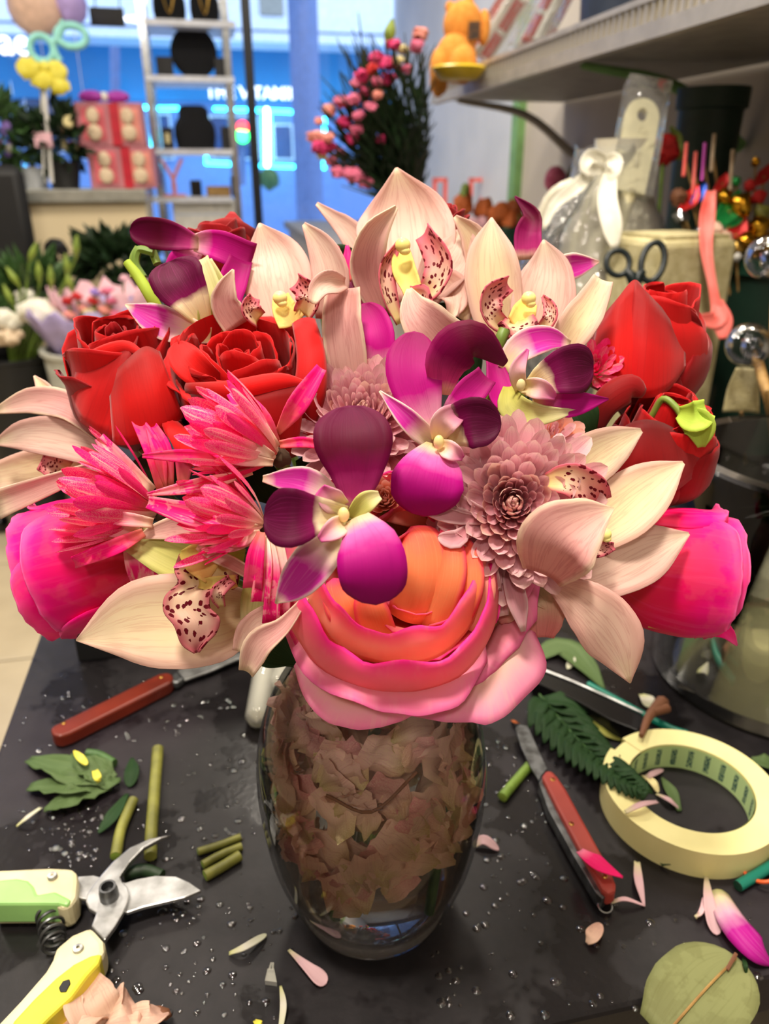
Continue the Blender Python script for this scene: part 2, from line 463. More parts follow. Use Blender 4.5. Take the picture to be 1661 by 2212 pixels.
def tabletop_mat():
    k = NT('table_laminate'); p = k.n('ShaderNodeBsdfPrincipled')
    tc = k.n('ShaderNodeTexCoord').outputs['Object']
    n1 = k.noise(tc, 9, 5, 0.6); n2 = k.noise(tc, 55, 4, 0.6); n3 = k.noise(tc, 4.0, 3)
    c = k.ramp(n2, [(0.3, lin(24, 22, 24)), (0.7, lin(36, 33, 35))])
    c = k.mix(k.ramp(n3, [(0.5, (0, 0, 0, 1)), (0.75, (.6, .6, .6, 1))]), c, lin(42, 31, 42))
    wet = k.ramp(n1, [(0.52, (0, 0, 0, 1)), (0.56, (1, 1, 1, 1))])
    c = k.mix(k.math('MULTIPLY', wet, 0.55), c, lin(12, 10, 11)); k.l(c, p.inputs['Base Color'])
    k.l(k.math('MULTIPLY_ADD', wet, -0.22, 0.47), p.inputs['Roughness']); p.inputs['Specular IOR Level'].default_value = 0.3
    b = k.n('ShaderNodeBump'); b.inputs['Strength'].default_value = 0.12; b.inputs['Distance'].default_value = 0.001
    k.l(k.noise(tc, 240, 3), b.inputs['Height']); k.l(b.outputs[0], p.inputs['Normal'])
    return k.out(p.outputs[0])
tabletop_mat()

# ------------------------------------------------------------------ room shell
def struct(name, vf, m, parent=None, **kw):
    o = mesh(name, vf, m, parent, smooth=False, **kw)
    if parent is None: o['kind'] = 'structure'
    return o
def rb(rx0, rx1, ry0, ry1, z0, z1):
    return box(Rm((rx0 + rx1) / 2, (ry0 + ry1) / 2, (z0 + z1) / 2), (rx1 - rx0, ry1 - ry0, z1 - z0), ROOM)
floor = struct('floor', [rb(-4, 1.2, -2.7, 4.4, -0.1, -0.006)], 'grout')
ft = None
for i in range(5):
    for j in range(7):
        x0, y0 = -2.9 + i * .6, .1 + j * .6
        if ft is None:
            ft = struct('floor_tile', [rb(x0 + .004, x0 + .596, y0 + .004, y0 + .596, -.006, 0.0)], 'tile_beige', floor, bevel=.002); f0 = (x0, y0)
        else:
            t = ft.copy(); COL.objects.link(t); t.location = Rm(x0 - f0[0], y0 - f0[1], 0)
struct('ceiling', [rb(-4, 1.2, -2.7, 4.4, 2.8, 2.9)], 'ceiling_white')
struct('wall_right', [rb(.95, 1.05, -2.7, 2.45, 0, 2.8)], 'wall_paint')
struct('wall_right', [rb(.98, 1.05, 2.45, 4.4, 0, 2.8)], 'wall_light')
struct('trim_1', [rb(.925, .975, 2.43, 2.48, 0, 2.8)], 'green_strip')
struct('wall_left', [rb(-4, -3.9, -2.7, 4.4, 0, 2.8)], 'wall_paint')
struct('wall_back', [rb(-4, 1.2, -2.8, -2.7, 0, 2.8)], 'wall_paint')
win = struct('window_1', [rb(-4, 1.2, 4.3, 4.4, 2.62, 2.8)], 'black_frame')
def vpost(name, x0, x1, ry, m, parent, d=.05, y=250):
    a, b = W(x0, y, ry), W(x1, y, ry); wd = (b - a).length; c = (a + b) / 2
    # vertical member from floor to header
    return struct(name, [box((c.x, c.y, 1.31), (wd, d, 2.62), ROOM)], m, parent)
vpost('mullion', 535, 554, 4.32, 'black_frame', win)
vpost('mullion', 890, 905, 4.32, 'black_frame', win)
vpost('mullion', 908, 924, 4.22, 'black_frame', win)
vpost('door_edge', 925, 940, 4.2, 'white_frame', win)
vpost('mullion', -420, -400, 4.32, 'black_frame', win)
struct('pane', [rb(-3.9, -0.9, 4.34, 4.35, 0.02, 2.6)], 'pane_glass', win)
struct('pane', [rb(-0.86, .95, 4.34, 4.35, 0.02, 2.6)], 'pane_glass', win)
win['label'] = 'shop window with slim black mullions facing the street'

# ------------------------------------------------------------------ the street outside
struct('street_pavement', [rb(-30, 25, 4.45, 40, -0.2, -0.05)], 'asphalt')['label'] = 'pale bluish street pavement outside the shop window'
st = thing('storefront_building', 'storefront across the street with blue fascia and cyan-lit windows', 'building', Rm(-4, 13, 0))
struct('wall', [rb(-22, 14, 13.4, 13.8, -0.05, 9)], 'store_wall', st)
mesh('fascia', [rboxpx(-300, 92, 1100, 218, 13.2, .2)], 'fascia_blue', st, smooth=False)
mesh('canopy', [rboxpx(-300, -60, 1100, 86, 12.4, .9)], 'fascia_white', st, smooth=False, bevel=.02)
mesh('canopy_seam', [rboxpx(-300, 58, 1100, 62, 12.38, .02)], 'column_grey', st, smooth=False)
mesh('canopy_vent', [rboxpx(560, -40, 612, 34, 12.36, .04)], 'shelf_under', st, smooth=False, bevel=.1)
for x0, x1, y0, y1 in ((590, 634, 268, 346), (345, 372, 245, 345), (455, 560, 250, 345), (60, 160, 210, 330), (175, 320, 245, 345)):
    wn = mesh('shop_window', [rboxpx(x0, y0, x1, y1, 13.3, .1)], 'white_frame', st, smooth=False)
    mesh('pane', [rboxpx(x0 + 4, y0 + 4, x1 - 4, y1 - 4, 13.28, .04)], 'store_glass', wn, smooth=False)
def led(x0, y0, x1, y1, m='led_cyan', r=.03, n=None):
    n = n or max(2, int(math.hypot(x1 - x0, y1 - y0) / 6))
    mesh('led_strip', [ball(W(x0 + (x1 - x0) * i / n, y0 + (y1 - y0) * i / n, 12.9), r, 6, 4) for i in range(n + 1)], m, st)
for a in ((232, 231, 240, 231, 1), (268, 232, 327, 232), (327, 232, 331, 352), (345, 234, 382, 234), (465, 235, 505, 236), (512, 237, 532, 237),
          (445, 322, 446, 350), (446, 352, 508, 355), (556, 238, 636, 242), (562, 358, 638, 360), (688, 242, 689, 244, 1), (701, 258, 701, 305), (696, 352, 700, 362, 1), (222, 248, 224, 250, 1)):
    led(*a[:4], n=a[4] if len(a) > 4 else None)
led(576, 240, 577, 355, 'led_white', .05); led(570, 240, 571, 355); led(583, 240, 584, 355)
def sign(name, txt, px, py, ry, hpx, m, parent=None, depth=.02):
    c = bpy.data.curves.new(name, 'FONT'); c.body = txt; p = W(px, py, ry); c.size = hpx * mpp(p) * 1.4; c.extrude = depth; c.offset = c.size * .012; c.align_x = 'CENTER'; c.align_y = 'CENTER'
    o = bpy.data.objects.new(name, c); COL.objects.link(o); o.rotation_euler = (math.radians(90), 0, ROOM)
    c.materials.append(MATS[m])
    me = bpy.data.meshes.new_from_object(o); bpy.data.objects.remove(o)
    o2 = bpy.data.objects.new(name, me); COL.objects.link(o2); o2.rotation_euler = (math.radians(90), 0, ROOM)
    if not me.materials: me.materials.append(MATS[m])
    if parent: o2.parent = parent
    o2.location = p - rootloc(parent)
    return o2
sign('sign_lettering', 'THE VITAMIN', 548, 202, 12.9, 24, 'sign_white', st)
col = mesh('street_column', [lathe((W(664, 300, 7.5).x, W(664, 300, 7.5).y, -.05), [(.001, 0), (.125, 0), (.125, 4.2), (.001, 4.2)], 20)], 'column_grey')
tag(col, 'grey-blue round column standing on the pavement outside', 'column')
tr_ = thing('street_tree', 'small round green tree on the far pavement', 'tree', W(582, 395, 11))
mesh('crown', [ball(W(582, 386, 11), .13, 12, 8, lump=.5)], 'leaf_mid', tr_); mesh('trunk', [tube([W(582, 392, 11), W(582, 412, 11)], .02)], 'brown_twig', tr_)
tl = thing('sign_reflection', 'red glow above green glow, standing in for an LED sign reflection', 'reflection', W(524, 400, 10.5))  # glowing balls on an added post imitate an LED sign's reflection
mesh('added_pole', [tube([W(524, 400, 10.6), W(523, 300, 10.6)], .04)], 'column_grey', tl)
mesh('glow_backing', [rboxpx(509, 262, 539, 312, 10.5, .1)], 'column_grey', tl, smooth=False)
mesh('red_glow', [ball(W(524, 275, 10.45), .07, 10, 8)], 'reflection_red', tl); mesh('green_glow', [ball(W(524, 293, 10.45), .08, 10, 8)], 'reflection_green', tl)
mesh('far_awning_post', [tube([W(250, 470, 9), W(248, 100, 9)], .05)], 'column_grey')
tag(bpy.data.objects['far_awning_post'], 'slim blue-grey post on the pavement behind the pink gift boxes', 'post')
o = sign('window_lettering', 'ae', 30, 92, 4.28, 52, 'sign_white', depth=.002); tag(o, 'white letters on the shop window above the plants', 'lettering')

# ------------------------------------------------------------------ left side of the shop
ct = thing('shop_counter', 'cream fronted shop counter with a shiny metal top', 'counter', Rm(-2.4, 3.6, 0))
xR = W(328, 420, 3.45); rxR = xR.dot(RXV) - .03; zC = W(200, 420, 3.45).z
mesh('front_panel', [rb(-3.8, rxR, 3.45, 3.88, 0, zC - .03)], 'cream_laminate', ct, smooth=False)
mesh('worktop', [rb(-3.8, rxR + .01, 3.42, 3.90, zC - .03, zC + .02)], 'counter_metal', ct, smooth=False, bevel=.006)
ZC = zC + .02
def on_counter(px, ry): p = W(px, 400, ry); return Vector((p.x, p.y, ZC))
for i, (x0, y0, x1, y1, lab) in enumerate(((190, 338, 326, 408, 'pink gift box with window, lower of the stacked pair'), (178, 252, 312, 330, 'pink gift box with window, upper of the stacked pair'))):
    p = on_counter((x0 + x1) / 2, 3.55); s = mpp(p); wd, hh = (x1 - x0) * s, .155
    z0 = ZC + i * .157; c = Vector((p.x, p.y + .09, z0 + hh / 2))
    g = thing('gift_box', lab, 'gift box', (c.x, c.y, z0), 'stacked pink gift boxes')
    def lb(dx, dy, dz, sx, sy, sz): return box(c + RXV * dx + RYV * dy + Vector((0, 0, dz)), (sx, sy, sz), ROOM)
    mesh('body', [lb(0, 0, 0, wd, .16, hh)], 'pink_card', g, smooth=False, bevel=.004)
    for dx in (-.25, .27):
        mesh('window', [lb(wd * dx, -.082, 0, wd * .34, .006, hh * .74)], 'rose_plush' if dx < 0 else 'petal_salmon', g, smooth=False)
        mesh('plush', [ball(c + RXV * wd * dx + RYV * -.09 + Vector((0, 0, .03)), (.026, .012, .03)), ball(c + RXV * wd * dx + RYV * -.09 + Vector((0, 0, -.03)), (.03, .012, .03))], 'cream_plush' if dx < 0 else 'cream_plush', g)
    mesh('ribbon_band', [lb(0.02, -.084, 0, .035, .01, hh * .98)], 'red_ribbon', g, smooth=False)
bw = thing('gift_bow', 'purple bow on the upper pink gift box', 'bow', on_counter(250, 3.6) + Vector((0, 0, .315)))
for dx in (-.05, .05):
    mesh('loop', [ball(on_counter(250, 3.6) + RXV * dx + Vector((0, 0, .335)), (.05, .02, .022))], 'purple_bow', bw)
mesh('knot', [ball(on_counter(250, 3.6) + Vector((0, 0, .335)), .018)], 'white_plastic', bw)

def leaves_mesh(c, R, n, lmin, lmax, wd, seed, up=.5, flat=False):
    rnd = random.Random(seed); out = []
    for i in range(n):
        d = Vector((rnd.uniform(-1, 1), rnd.uniform(-1, 1), rnd.uniform(-1, 1) + up)).normalized()
        p = Vector(c) + Vector((d.x * R[0], d.y * R[1], d.z * R[2])) * rnd.uniform(.3, 1)
        L = rnd.uniform(lmin, lmax); s = d.orthogonal().normalized() * wd * L; s = Matrix.Rotation(rnd.uniform(0, 6.28), 3, d) @ s
        q = p + d * L; m = (p + q) / 2; nn = d.cross(s).normalized() * L * .12
        out.append(([p, m + s + nn, q, m - s + nn, m - nn], [(0, 1, 4), (1, 2, 4), (2, 3, 4), (3, 0, 4)]))
    return out
def potted(name, label, base, r, h, R, n, seed, m='leaf_dark', blooms=(), pot='bucket_black', L=(.05, .1)):
    t = thing(name, label, 'plant', base)
    mesh('pot', [lathe(base, [(.001, 0), (r * .75, 0), (r, h), (r * .93, h), (r * .9, h * .85), (.001, h * .85)], 20)], pot, t)
    f = mesh('foliage', leaves_mesh(Vector(base) + Vector((0, 0, h + R[2] * .7)), R, n, L[0], L[1], .22, seed), m, t, smooth=False); f['kind'] = 'stuff'
    rnd = random.Random(seed + 1)
    for bm, k in blooms:
        for i in range(k):
            a = rnd.uniform(0, 6.28)
            mesh('bloom', [ball(Vector(base) + Vector((math.cos(a) * R[0] * .7, math.sin(a) * R[1] * .7 - .03, h + R[2] * rnd.uniform(.5, 1.6))), rnd.uniform(.014, .024), 8, 6, lump=.5, seed=i)], bm, t)
    return t
potted('potted_plant', 'bushy dark potted plant beside the pink gift boxes', on_counter(142, 3.6), .07, .1, (.12, .1, .1), 170, 3, blooms=(('petal_cream', 3), ('petal_orange', 2)))
potted('potted_plant', 'potted plant with blue-white blooms on the counter', on_counter(78, 3.65), .06, .08, (.1, .09, .1), 120, 4, 'leaf_mid', (('petal_lilac', 6), ('petal_white', 5), ('petal_red', 1)), 'wall_light')
potted('potted_plant', 'leafy pot with magenta orchid sprays at the counter end', on_counter(8, 3.6), .07, .09, (.11, .1, .14), 120, 5, 'leaf_mid', (('magenta_foil', 4), ('petal_cream', 3)))
cd = thing('care_card', 'small pale card on a pick in the potted plant', 'card', W(93, 345, 3.5)); mesh('card', [rboxpx(74, 286, 112, 318, 3.5, .004)], 'paper_pink', cd, smooth=False); mesh('pick', [tube([W(93, 318, 3.5), W(93, 380, 3.5)], .003)], 'white_plastic', cd)
# picks with foam shapes
fp = thing('flower_pick', 'yellow foam flower on a white stick above the plants', 'decoration', W(118, 395, 3.5))
mesh('stick', [tube([W(96, 195, 3.52), W(104, 290, 3.52), W(112, 395, 3.52)], .008)], 'white_plastic', fp)
for x, y, r in ((60, 148, 26), (90, 172, 24), (122, 155, 26), (128, 185, 22), (95, 145, 14)):
    mesh('petal', [ball(W(x, y, 3.5), (r * mpp(W(x, y, 3.5)), .012, r * .8 * mpp(W(x, y, 3.5))), 14, 8, lump=.4, seed=x)], 'yellow_foam', fp)
gp = thing('mint_ring_pick', 'pale mint spectacle-shaped pick above the yellow foam flower', 'decoration', W(105, 395, 3.56))
def ringpx(cx, cy, rx_, ry_, r, ry):
    c = W(cx, cy, ry); s = mpp(c)
    return tube([c + RXV * (math.cos(a) * rx_ * s) + Vector((0, 0, math.sin(a) * ry_ * s)) for a in [i * 2 * math.pi / 14 for i in range(15)]], r, 8, 42, cap=False)
mesh('ring', [ringpx(155, 78, 30, 20, .014, 3.55)], 'mint_plastic', gp); mesh('ring', [ringpx(90, 105, 24, 24, .013, 3.55)], 'mint_plastic', gp)
mesh('bridge', [tube([W(138, 45, 3.55), W(128, 75, 3.55), W(115, 95, 3.55), W(122, 120, 3.55), W(130, 132, 3.55)], .014)], 'mint_plastic', gp)
mesh('stick', [tube([W(86, 128, 3.57), W(82, 60, 3.57), W(100, 395, 3.58)][0:1] + [W(100, 395, 3.58)], .006)], 'white_plastic', gp)
for nm, lab, x, y, rx_, rz_, m_ in (('foil_balloon', 'peach foil balloon hanging by the window', 75, 10, 60, 62, 'peach_foil'), ('foil_balloon', 'lilac foil balloon hanging by the window', 152, 8, 34, 44, 'lilac_foil')):
    p = W(x, y, 3.9); s = mpp(p); b = thing(nm, lab, 'balloon', p); mesh('balloon', [ball(p, (rx_ * s, .07, rz_ * s), 20, 12, lump=.12)], m_, b); mesh('string', [tube([p, Vector((p.x, p.y, ZC))], .0015, 5)], 'white_plastic', b)
ws = thing('hanging_sign', 'small black rectangular sign hanging in the window', 'sign', W(230, 56, 4.1)); mesh('board', [rboxpx(194, 16, 268, 56, 4.1, .02)], 'black_matte', ws, smooth=False)
for x in (205, 258): mesh('cord', [tube([W(x, 16, 4.1), W(x, -160, 4.1)], .003, 5)], 'black_matte', ws)

# ladder display shelf with jewellery stands
LR = 3.95
lad = thing('ladder_shelf', 'tall silver metal display shelf in the shop window', 'shelf', W(420, 480, LR))
pl, pr = W(323, 200, LR), W(497, 200, LR)
for p in (pl, pr):
    for dy in (0, .25):
        mesh('post', [box(Vector((p.x, p.y, .97)) + RYV * dy, (.03, .03, 1.94), ROOM)], 'chrome', lad, smooth=False)
shelf_z = {}
for y in (45, 165, 322, 425):
    c = (W(323, y, LR) + W(497, y, LR)) / 2; shelf_z[y] = c.z
    mesh('shelf_tray', [box(Vector((c.x, c.y, c.z - .012)) + RYV * .12, ((pr - pl).length + .03, .3, .024), ROOM)], 'white_frame', lad, smooth=False)
def bust(name, label, x0, x1, y0, sy, waist=.75, chain=False):
    cx = (x0 + x1) / 2; b = W(cx, sy, LR); b.z = shelf_z[sy] + .001; b = b + RYV * .1; s = mpp(b); r = (x1 - x0) / 2 * s; h = (W(cx, y0, LR).z - b.z)
    t = thing(name, label, 'display stand', b)
    prof = [(.001, 0), (.9, 0), (1.0, .3), (.98, .5), (.86, .62), (.72, .72), (.70, .9), (.5, .98), (.001, .97)]
    vs, fs = lathe(b, [(a * r, c_ * h) for a, c_ in prof], 20)
    vs = [b + RXV * (v - b).dot(RXV) + RYV * ((v - b).dot(RYV) * .45) + Vector((0, 0, (v - b).z)) for v in vs]
    mesh('bust', [(vs, fs)], 'black_velvet', t)
    if chain:
        mesh('chain', [tube([b + RXV * (-.55 * r) - RYV * (.45 * r) + Vector((0, 0, h * .95)), b - RYV * (.55 * r) + Vector((0, 0, h * .2)), b + RXV * (.55 * r) - RYV * (.45 * r) + Vector((0, 0, h * .95))], .004, 6)], 'brass', t)
    return t
bust('necklace_bust', 'black velvet necklace bust on the middle tray, widest of the busts', 380, 468, 222, 322)
bust('necklace_bust', 'black bust with gold chain on the top tray beside the corner post', 332, 402, -60, 45, chain=True)
bust('necklace_bust', 'black bust with gold chain on the top tray near the window mullion', 413, 476, -60, 45, chain=True)
dp = W(418, 107, LR) + RYV * .1; t = thing('round_display_board', 'large round black disc standing on the second tray', 'display stand', Vector((dp.x, dp.y, shelf_z[165])))
rr_ = dp.z - shelf_z[165]; mesh('disc', [lathe(dp, [(.001, -.01), (rr_, -.01), (rr_, .01), (.001, .01)], 36, axis=RYV)], 'black_velvet', t); mesh('easel', [box(Vector((dp.x, dp.y, shelf_z[165] + .03)) + RYV * .05, (.05, .08, .06), ROOM)], 'black_matte', t, smooth=False)
for x0, y0, x1, y1, m_, lab, sy in ((337, 120, 372, 158, 'black_matte', 'small black jewellery box beside the disc, next to the corner post', 165), (464, 122, 490, 160, 'black_matte', 'small black jewellery box between the disc and the window mullion', 165),
        (349, 276, 373, 318, 'black_matte', 'dark earring card with pale pendant on the middle tray', 322), (479, 274, 506, 318, 'black_matte', 'dark earring card without pendant on the middle tray', 322),
        (411, 388, 435, 420, 'black_gloss', 'small black cube box on the lowest tray', 425), (447, 404, 498, 424, 'wood_stick', 'flat tan box on the lowest tray', 425), (500, 385, 511, 424, 'black_matte', 'narrow dark box beside the flat tan box', 425)):
    c = W((x0 + x1) / 2, (y0 + y1) / 2, LR) + RYV * .06; hh = (y1 - y0) * mpp(c); c.z = shelf_z[sy] + hh / 2 + .001
    t = thing('jewellery_box', lab, 'box', (c.x, c.y, shelf_z[sy])); mesh('body', [box(c, ((x1 - x0) * mpp(c), .04, hh), ROOM)], m_, t, smooth=False, bevel=.003)
    mesh('lid' if m_ != 'black_matte' else 'insert', [box(c - RYV * .021, ((x1 - x0) * mpp(c) * .4, .004, hh * .45), ROOM)], 'petal_cream' if 'pale' in lab else m_, t, smooth=False)
t = thing('heart_stand', 'pink open-work jewellery stand on the lowest tray', 'display stand', W(378, 425, LR)); b_ = W(378, 422, LR); s_ = mpp(b_)
for sg in (-1, 1): mesh('arm', [tube([b_, b_ + Vector((0, 0, 30 * s_)), b_ + RXV * (sg * 22 * s_) + Vector((0, 0, 72 * s_))], .008)], 'petal_salmon', t)
mesh('base', [box(b_, (.1, .06, .01), ROOM)], 'petal_salmon', t, smooth=False)
t = thing('white_carton', 'white glossy carton under the ladder shelf trays', 'box', W(445, 500, LR)); mesh('body', [rboxpx(376, 432, 512, 520, LR + .02, .2)], 'white_plastic', t, smooth=False, bevel=.005); mesh('tape', [rboxpx(376, 460, 512, 466, LR + .018, .003)], 'wall_light', t, smooth=False)

# office chair
CY_ = 3.0
cb = D(30, 480, CY_); ch = thing('office_chair', 'black mesh office chair with armrests in front of the counter', 'chair', (cb.x - .1, cb.y, 0))
def cv(dx, dy, z): return Vector((cb.x - .1 + dx, cb.y + dy, z))
mesh('backrest', [box(cv(-.07, .0, .97), (.44, .07, .52), .25)], 'black_matte', ch, bevel=.05)
mesh('seat', [box(cv(-.03, -.24, .66), (.48, .46, .08), .25)], 'black_velvet', ch, bevel=.03)
pa = D(125, 530, CY_ - .1)
mesh('armrest', [tube([Vector((pa.x - .06, pa.y + .1, pa.z - .14)), Vector((pa.x - .05, pa.y + .05, pa.z - .02)), pa, Vector((pa.x + .055, pa.y - .1, pa.z - .01))], [.022, .024, .024, .02])], 'black_matte', ch)
mesh('armrest', [tube([cv(-.3, 0, .72), cv(-.34, -.05, .9), cv(-.33, -.2, .92)], [.022, .024, .02])], 'black_matte', ch)
mesh('arm_post', [tube([Vector((pa.x - .06, pa.y + .1, pa.z - .13)), cv(.1, -.1, .66)], .018)], 'black_matte', ch)
mesh('gas_post', [tube([cv(-.03, -.2, .12), cv(-.03, -.2, .64)], .03)], 'chrome', ch)
for i in range(5):
    a = i * 2 * math.pi / 5; lg = mesh('base_leg', [tube([cv(-.03, -.2, .14), cv(-.03 + .28 * math.cos(a), -.2 + .28 * math.sin(a), .08)], [.03, .02])], 'black_matte', ch)
    mesh('caster', [ball(cv(-.03 + .28 * math.cos(a), -.2 + .28 * math.sin(a), .035), .034, 10, 6)], 'black_gloss', lg)

# buckets of flowers on the floor, in front of the counter
def bucket(name, label, px, py, Y, r, m):
    p = D(px, py, Y); t = thing(name, label, 'bucket', (p.x, p.y, 0))
    mesh('body', [lathe((p.x, p.y, 0), [(.001, 0), (r * .72, 0), (r, p.z), (r * .94, p.z), (r * .7, .02), (.001, .02)], 28)], m, t)
    mesh('rim', [lathe((p.x, p.y, p.z), [(r, -.01), (r * 1.06, -.005), (r * 1.06, .006), (r * .95, .006)], 28)], m, t)
    return Vector((p.x, p.y, p.z)), t
bwh, _ = bucket('flower_bucket', 'tall white bucket holding the wrapped bouquet', 205, 752, 2.5, .16, 'bucket_white')
bbk, _ = bucket('flower_bucket', 'tall black bucket holding the white peonies', 20, 770, 2.5, .12, 'bucket_black')
bgr, _ = bucket('flower_bucket', 'black bucket of dark greenery near the counter', 265, 690, 2.9, .17, 'bucket_black')
def bloomat(name, label, cat, px, py, Y, rpx, m, foot, group, lump=.45, flat=.8, seed=0):
    p = D(px, py, Y); s = mpp(p); t = thing(name, label, cat, foot, group)
    r = rpx * s; rnd = random.Random(seed)
    vf = [ball(p, (r * .6, r * .6, r * .5), 12, 8, lump=.4, seed=seed)]
    for i in range(9):
        a = i * 2.4; rr2 = r * (.35 + .06 * i)
        vf.append(ball(p + Vector((math.cos(a) * rr2 * .8, math.sin(a) * rr2 * .5, rnd.uniform(-.3, .35) * r)), (r * .38, r * .3, r * .26), 8, 6, lump=lump, seed=i + seed))
    mesh('bloom', vf, m, t); mesh('stem', [tube([p, (p + foot) / 2 + Vector((0, 0, .03)), foot], .004, 6)], 'stem_green', t)
    return t
f0 = bbk + Vector((0, 0, -.2))
bloomat('peony', 'large white peony with yellowish heart, biggest in the black bucket', 'flower', 88, 678, 2.45, 60, 'petal_white', f0, 'white peonies', seed=1)
bloomat('peony', 'white peony with an upright petal behind the biggest peony', 'flower', 62, 645, 2.55, 34, 'petal_white', f0, 'white peonies', seed=2)
bloomat('peony', 'white peony low over the rim of the black bucket', 'flower', 8, 690, 2.45, 44, 'petal_white', f0, 'white peonies', seed=3)
bloomat('peony', 'beige fading peony hanging over the bucket rim', 'flower', 18, 730, 2.42, 34, 'cream_plush', f0, 'white peonies', seed=4)
rnd = random.Random(11)
wb = thing('bouquet_wrap', 'lilac and pink paper wrap around the mixed bouquet', 'wrapping', bwh + Vector((0, 0, -.3)))
wc = D(205, 690, 2.5)
vs, fs = lathe(bwh + Vector((0, 0, -.2)), [(.05, 0), (.10, .16), (.15, .26), (.19, .33)], 40); vs = [v + Vector((0, 0, .02 * math.sin(i * 1.7))) for i, v in enumerate(vs)]
mesh('paper', [(vs, fs)], 'paper_lilac', wb, solid=.002)
vs, fs = lathe(bwh + Vector((0.04, 0.05, -.2)), [(.05, 0), (.10, .18), (.14, .3), (.17, .38)], 40); vs = [v + Vector((0, 0, .025 * math.sin(i * 2.3))) for i, v in enumerate(vs)]
mesh('inner_paper', [(vs, fs)], 'paper_pink', wb, solid=.002)
cols = {'petal_red': 'red carnation', 'petal_salmon': 'salmon carnation', 'petal_cream': 'cream carnation', 'petal_pink': 'pink carnation', 'petal_lilac': 'lilac carnation'}
for px, py, r, m_ in ((145, 650, 15, 'petal_red'), (165, 640, 14, 'petal_red'), (185, 705, 24, 'petal_red'), (165, 720, 18, 'petal_red'), (200, 650, 14, 'petal_red'), (178, 668, 14, 'petal_salmon'),
        (225, 670, 18, 'petal_salmon'), (240, 650, 14, 'petal_pink'), (205, 632, 14, 'petal_lilac'), (215, 690, 15, 'petal_cream'), (190, 675, 15, 'petal_cream'), (250, 680, 16, 'petal_pink'), (230, 630, 16, 'petal_pink'), (235, 705, 14, 'petal_lilac'), (150, 680, 16, 'petal_salmon'), (220, 720, 15, 'petal_salmon')):
    bloomat('carnation', cols[m_] + ' in the paper-wrapped bouquet by the white bucket', 'flower', px, py, 2.36, r, m_, bwh + Vector((0, 0, -.25)), 'carnations in the wrapped bouquet', seed=px)
def foliage(name, label, px, py, Y, Rpx, n, m, seed, foot, L=(.06, .14), wd=.16):
    p = D(px, py, Y); s = mpp(p); t = thing(name, label, 'foliage', foot)
    f = mesh('leaf_mass', leaves_mesh(p, (Rpx[0] * s, Rpx[0] * s * .6, Rpx[1] * s), n, L[0], L[1], wd, seed, .6), m, t, smooth=False); f['kind'] = 'stuff'
    for i in range(5): mesh('stem', [tube([p + Vector(((i - 2) * Rpx[0] * s * .3, 0, 0)), foot], .004, 6)], 'stem_green', t)
foliage('lily_foliage', 'long green lily leaves behind the white peonies', 60, 635, 2.6, (80, 40), 110, 'leaf_mid', 21, bbk + Vector((0, 0, -.15)), (.06, .14), .1)
foliage('dark_foliage', 'dense dark green foliage in front of the counter', 250, 572, 2.9, (75, 36), 260, 'leaf_dark', 22, bgr + Vector((0, 0, -.1)), (.05, .12), .2)
foliage('dark_foliage', 'dark foliage with wine-red leaves behind the wrapped bouquet', 300, 640, 2.85, (45, 45), 130, 'leaf_dark', 23, bgr + Vector((0, 0, -.1)), (.05, .12), .2)
for px, py, a in ((70, 548, .5), (84, 590, .1), (145, 575, 0), (165, 535, .2), (30, 600, -.5), (110, 600, .1), (20, 640, -.3), (150, 610, -.1)):
    p = D(px, py, 2.5); t = thing('lily_bud', 'closed yellow-green lily bud above the peony bucket', 'flower bud', bbk + Vector((0, 0, -.1)), 'lily buds'); s = mpp(p)
    mesh('bud', [tube([p + Vector((-math.sin(a), 0, -math.cos(a))) * 22 * s, p, p + Vector((math.sin(a), 0, math.cos(a))) * 26 * s], [.003, 8 * s, .003])], 'leaf_light', t)
    mesh('stem', [tube([p + Vector((-math.sin(a), 0, -math.cos(a))) * 22 * s, bbk + Vector((0, 0, -.1))], .004, 6)], 'stem_green', t)
bloomat('carnation', 'single pale pink bud against the dark foliage', 'flower', 266, 600, 2.6, 11, 'paper_pink', bgr + Vector((0, 0, -.1)), None, seed=9)

# ------------------------------------------------------------------ right wall: ledge, wire shelf and what stands there
ld = thing('display_ledge', 'grey ledge along the wall behind the work table', 'ledge', Rm(.66, 2.9, 0))
mesh('board', [rb(.36, .94, 1.62, 4.15, .95, .98)], 'shelf_under', ld, smooth=False); mesh('front_panel', [rb(.38, .94, 1.66, 4.1, 0, .95)], 'wall_paint', ld, smooth=False)
SH = 1.388
sh = thing('wire_shelf', 'long grey metal shelf with a perforated front lip on the wall', 'shelf', Rm(.76, 1.2, SH))
mesh('board', [rb(.60, .945, .25, 2.16, SH - .012, SH)], 'shelf_under', sh, smooth=False, bevel=.002)
mesh('lip_rail', [rb(.582, .594, .25, 2.16, SH + .022, SH + .03)], 'shelf_metal', sh, smooth=False)
mesh('lip_base', [rb(.582, .60, .25, 2.16, SH - .022, SH - .002)], 'shelf_metal', sh, smooth=False)
lb0 = None
for i in range(106):
    ry = .26 + i * .018
    if lb0 is None: lb0 = mesh('lip_bar', [rb(.584, .590, ry, ry + .006, SH - .004, SH + .024)], 'shelf_metal', sh, smooth=False)
    else:
        q = lb0.copy(); COL.objects.link(q); q.location = Rm(0, i * .018, 0)
for ry in (.7, 1.35, 2.05):
    mesh('bracket', [tube([Rm(.62, ry, SH - .02), Rm(.8, ry, SH - .05), Rm(.94, ry, SH - .14)], [.006, .01, .012])], 'green_strip' if ry == 1.35 else 'shelf_metal', sh)
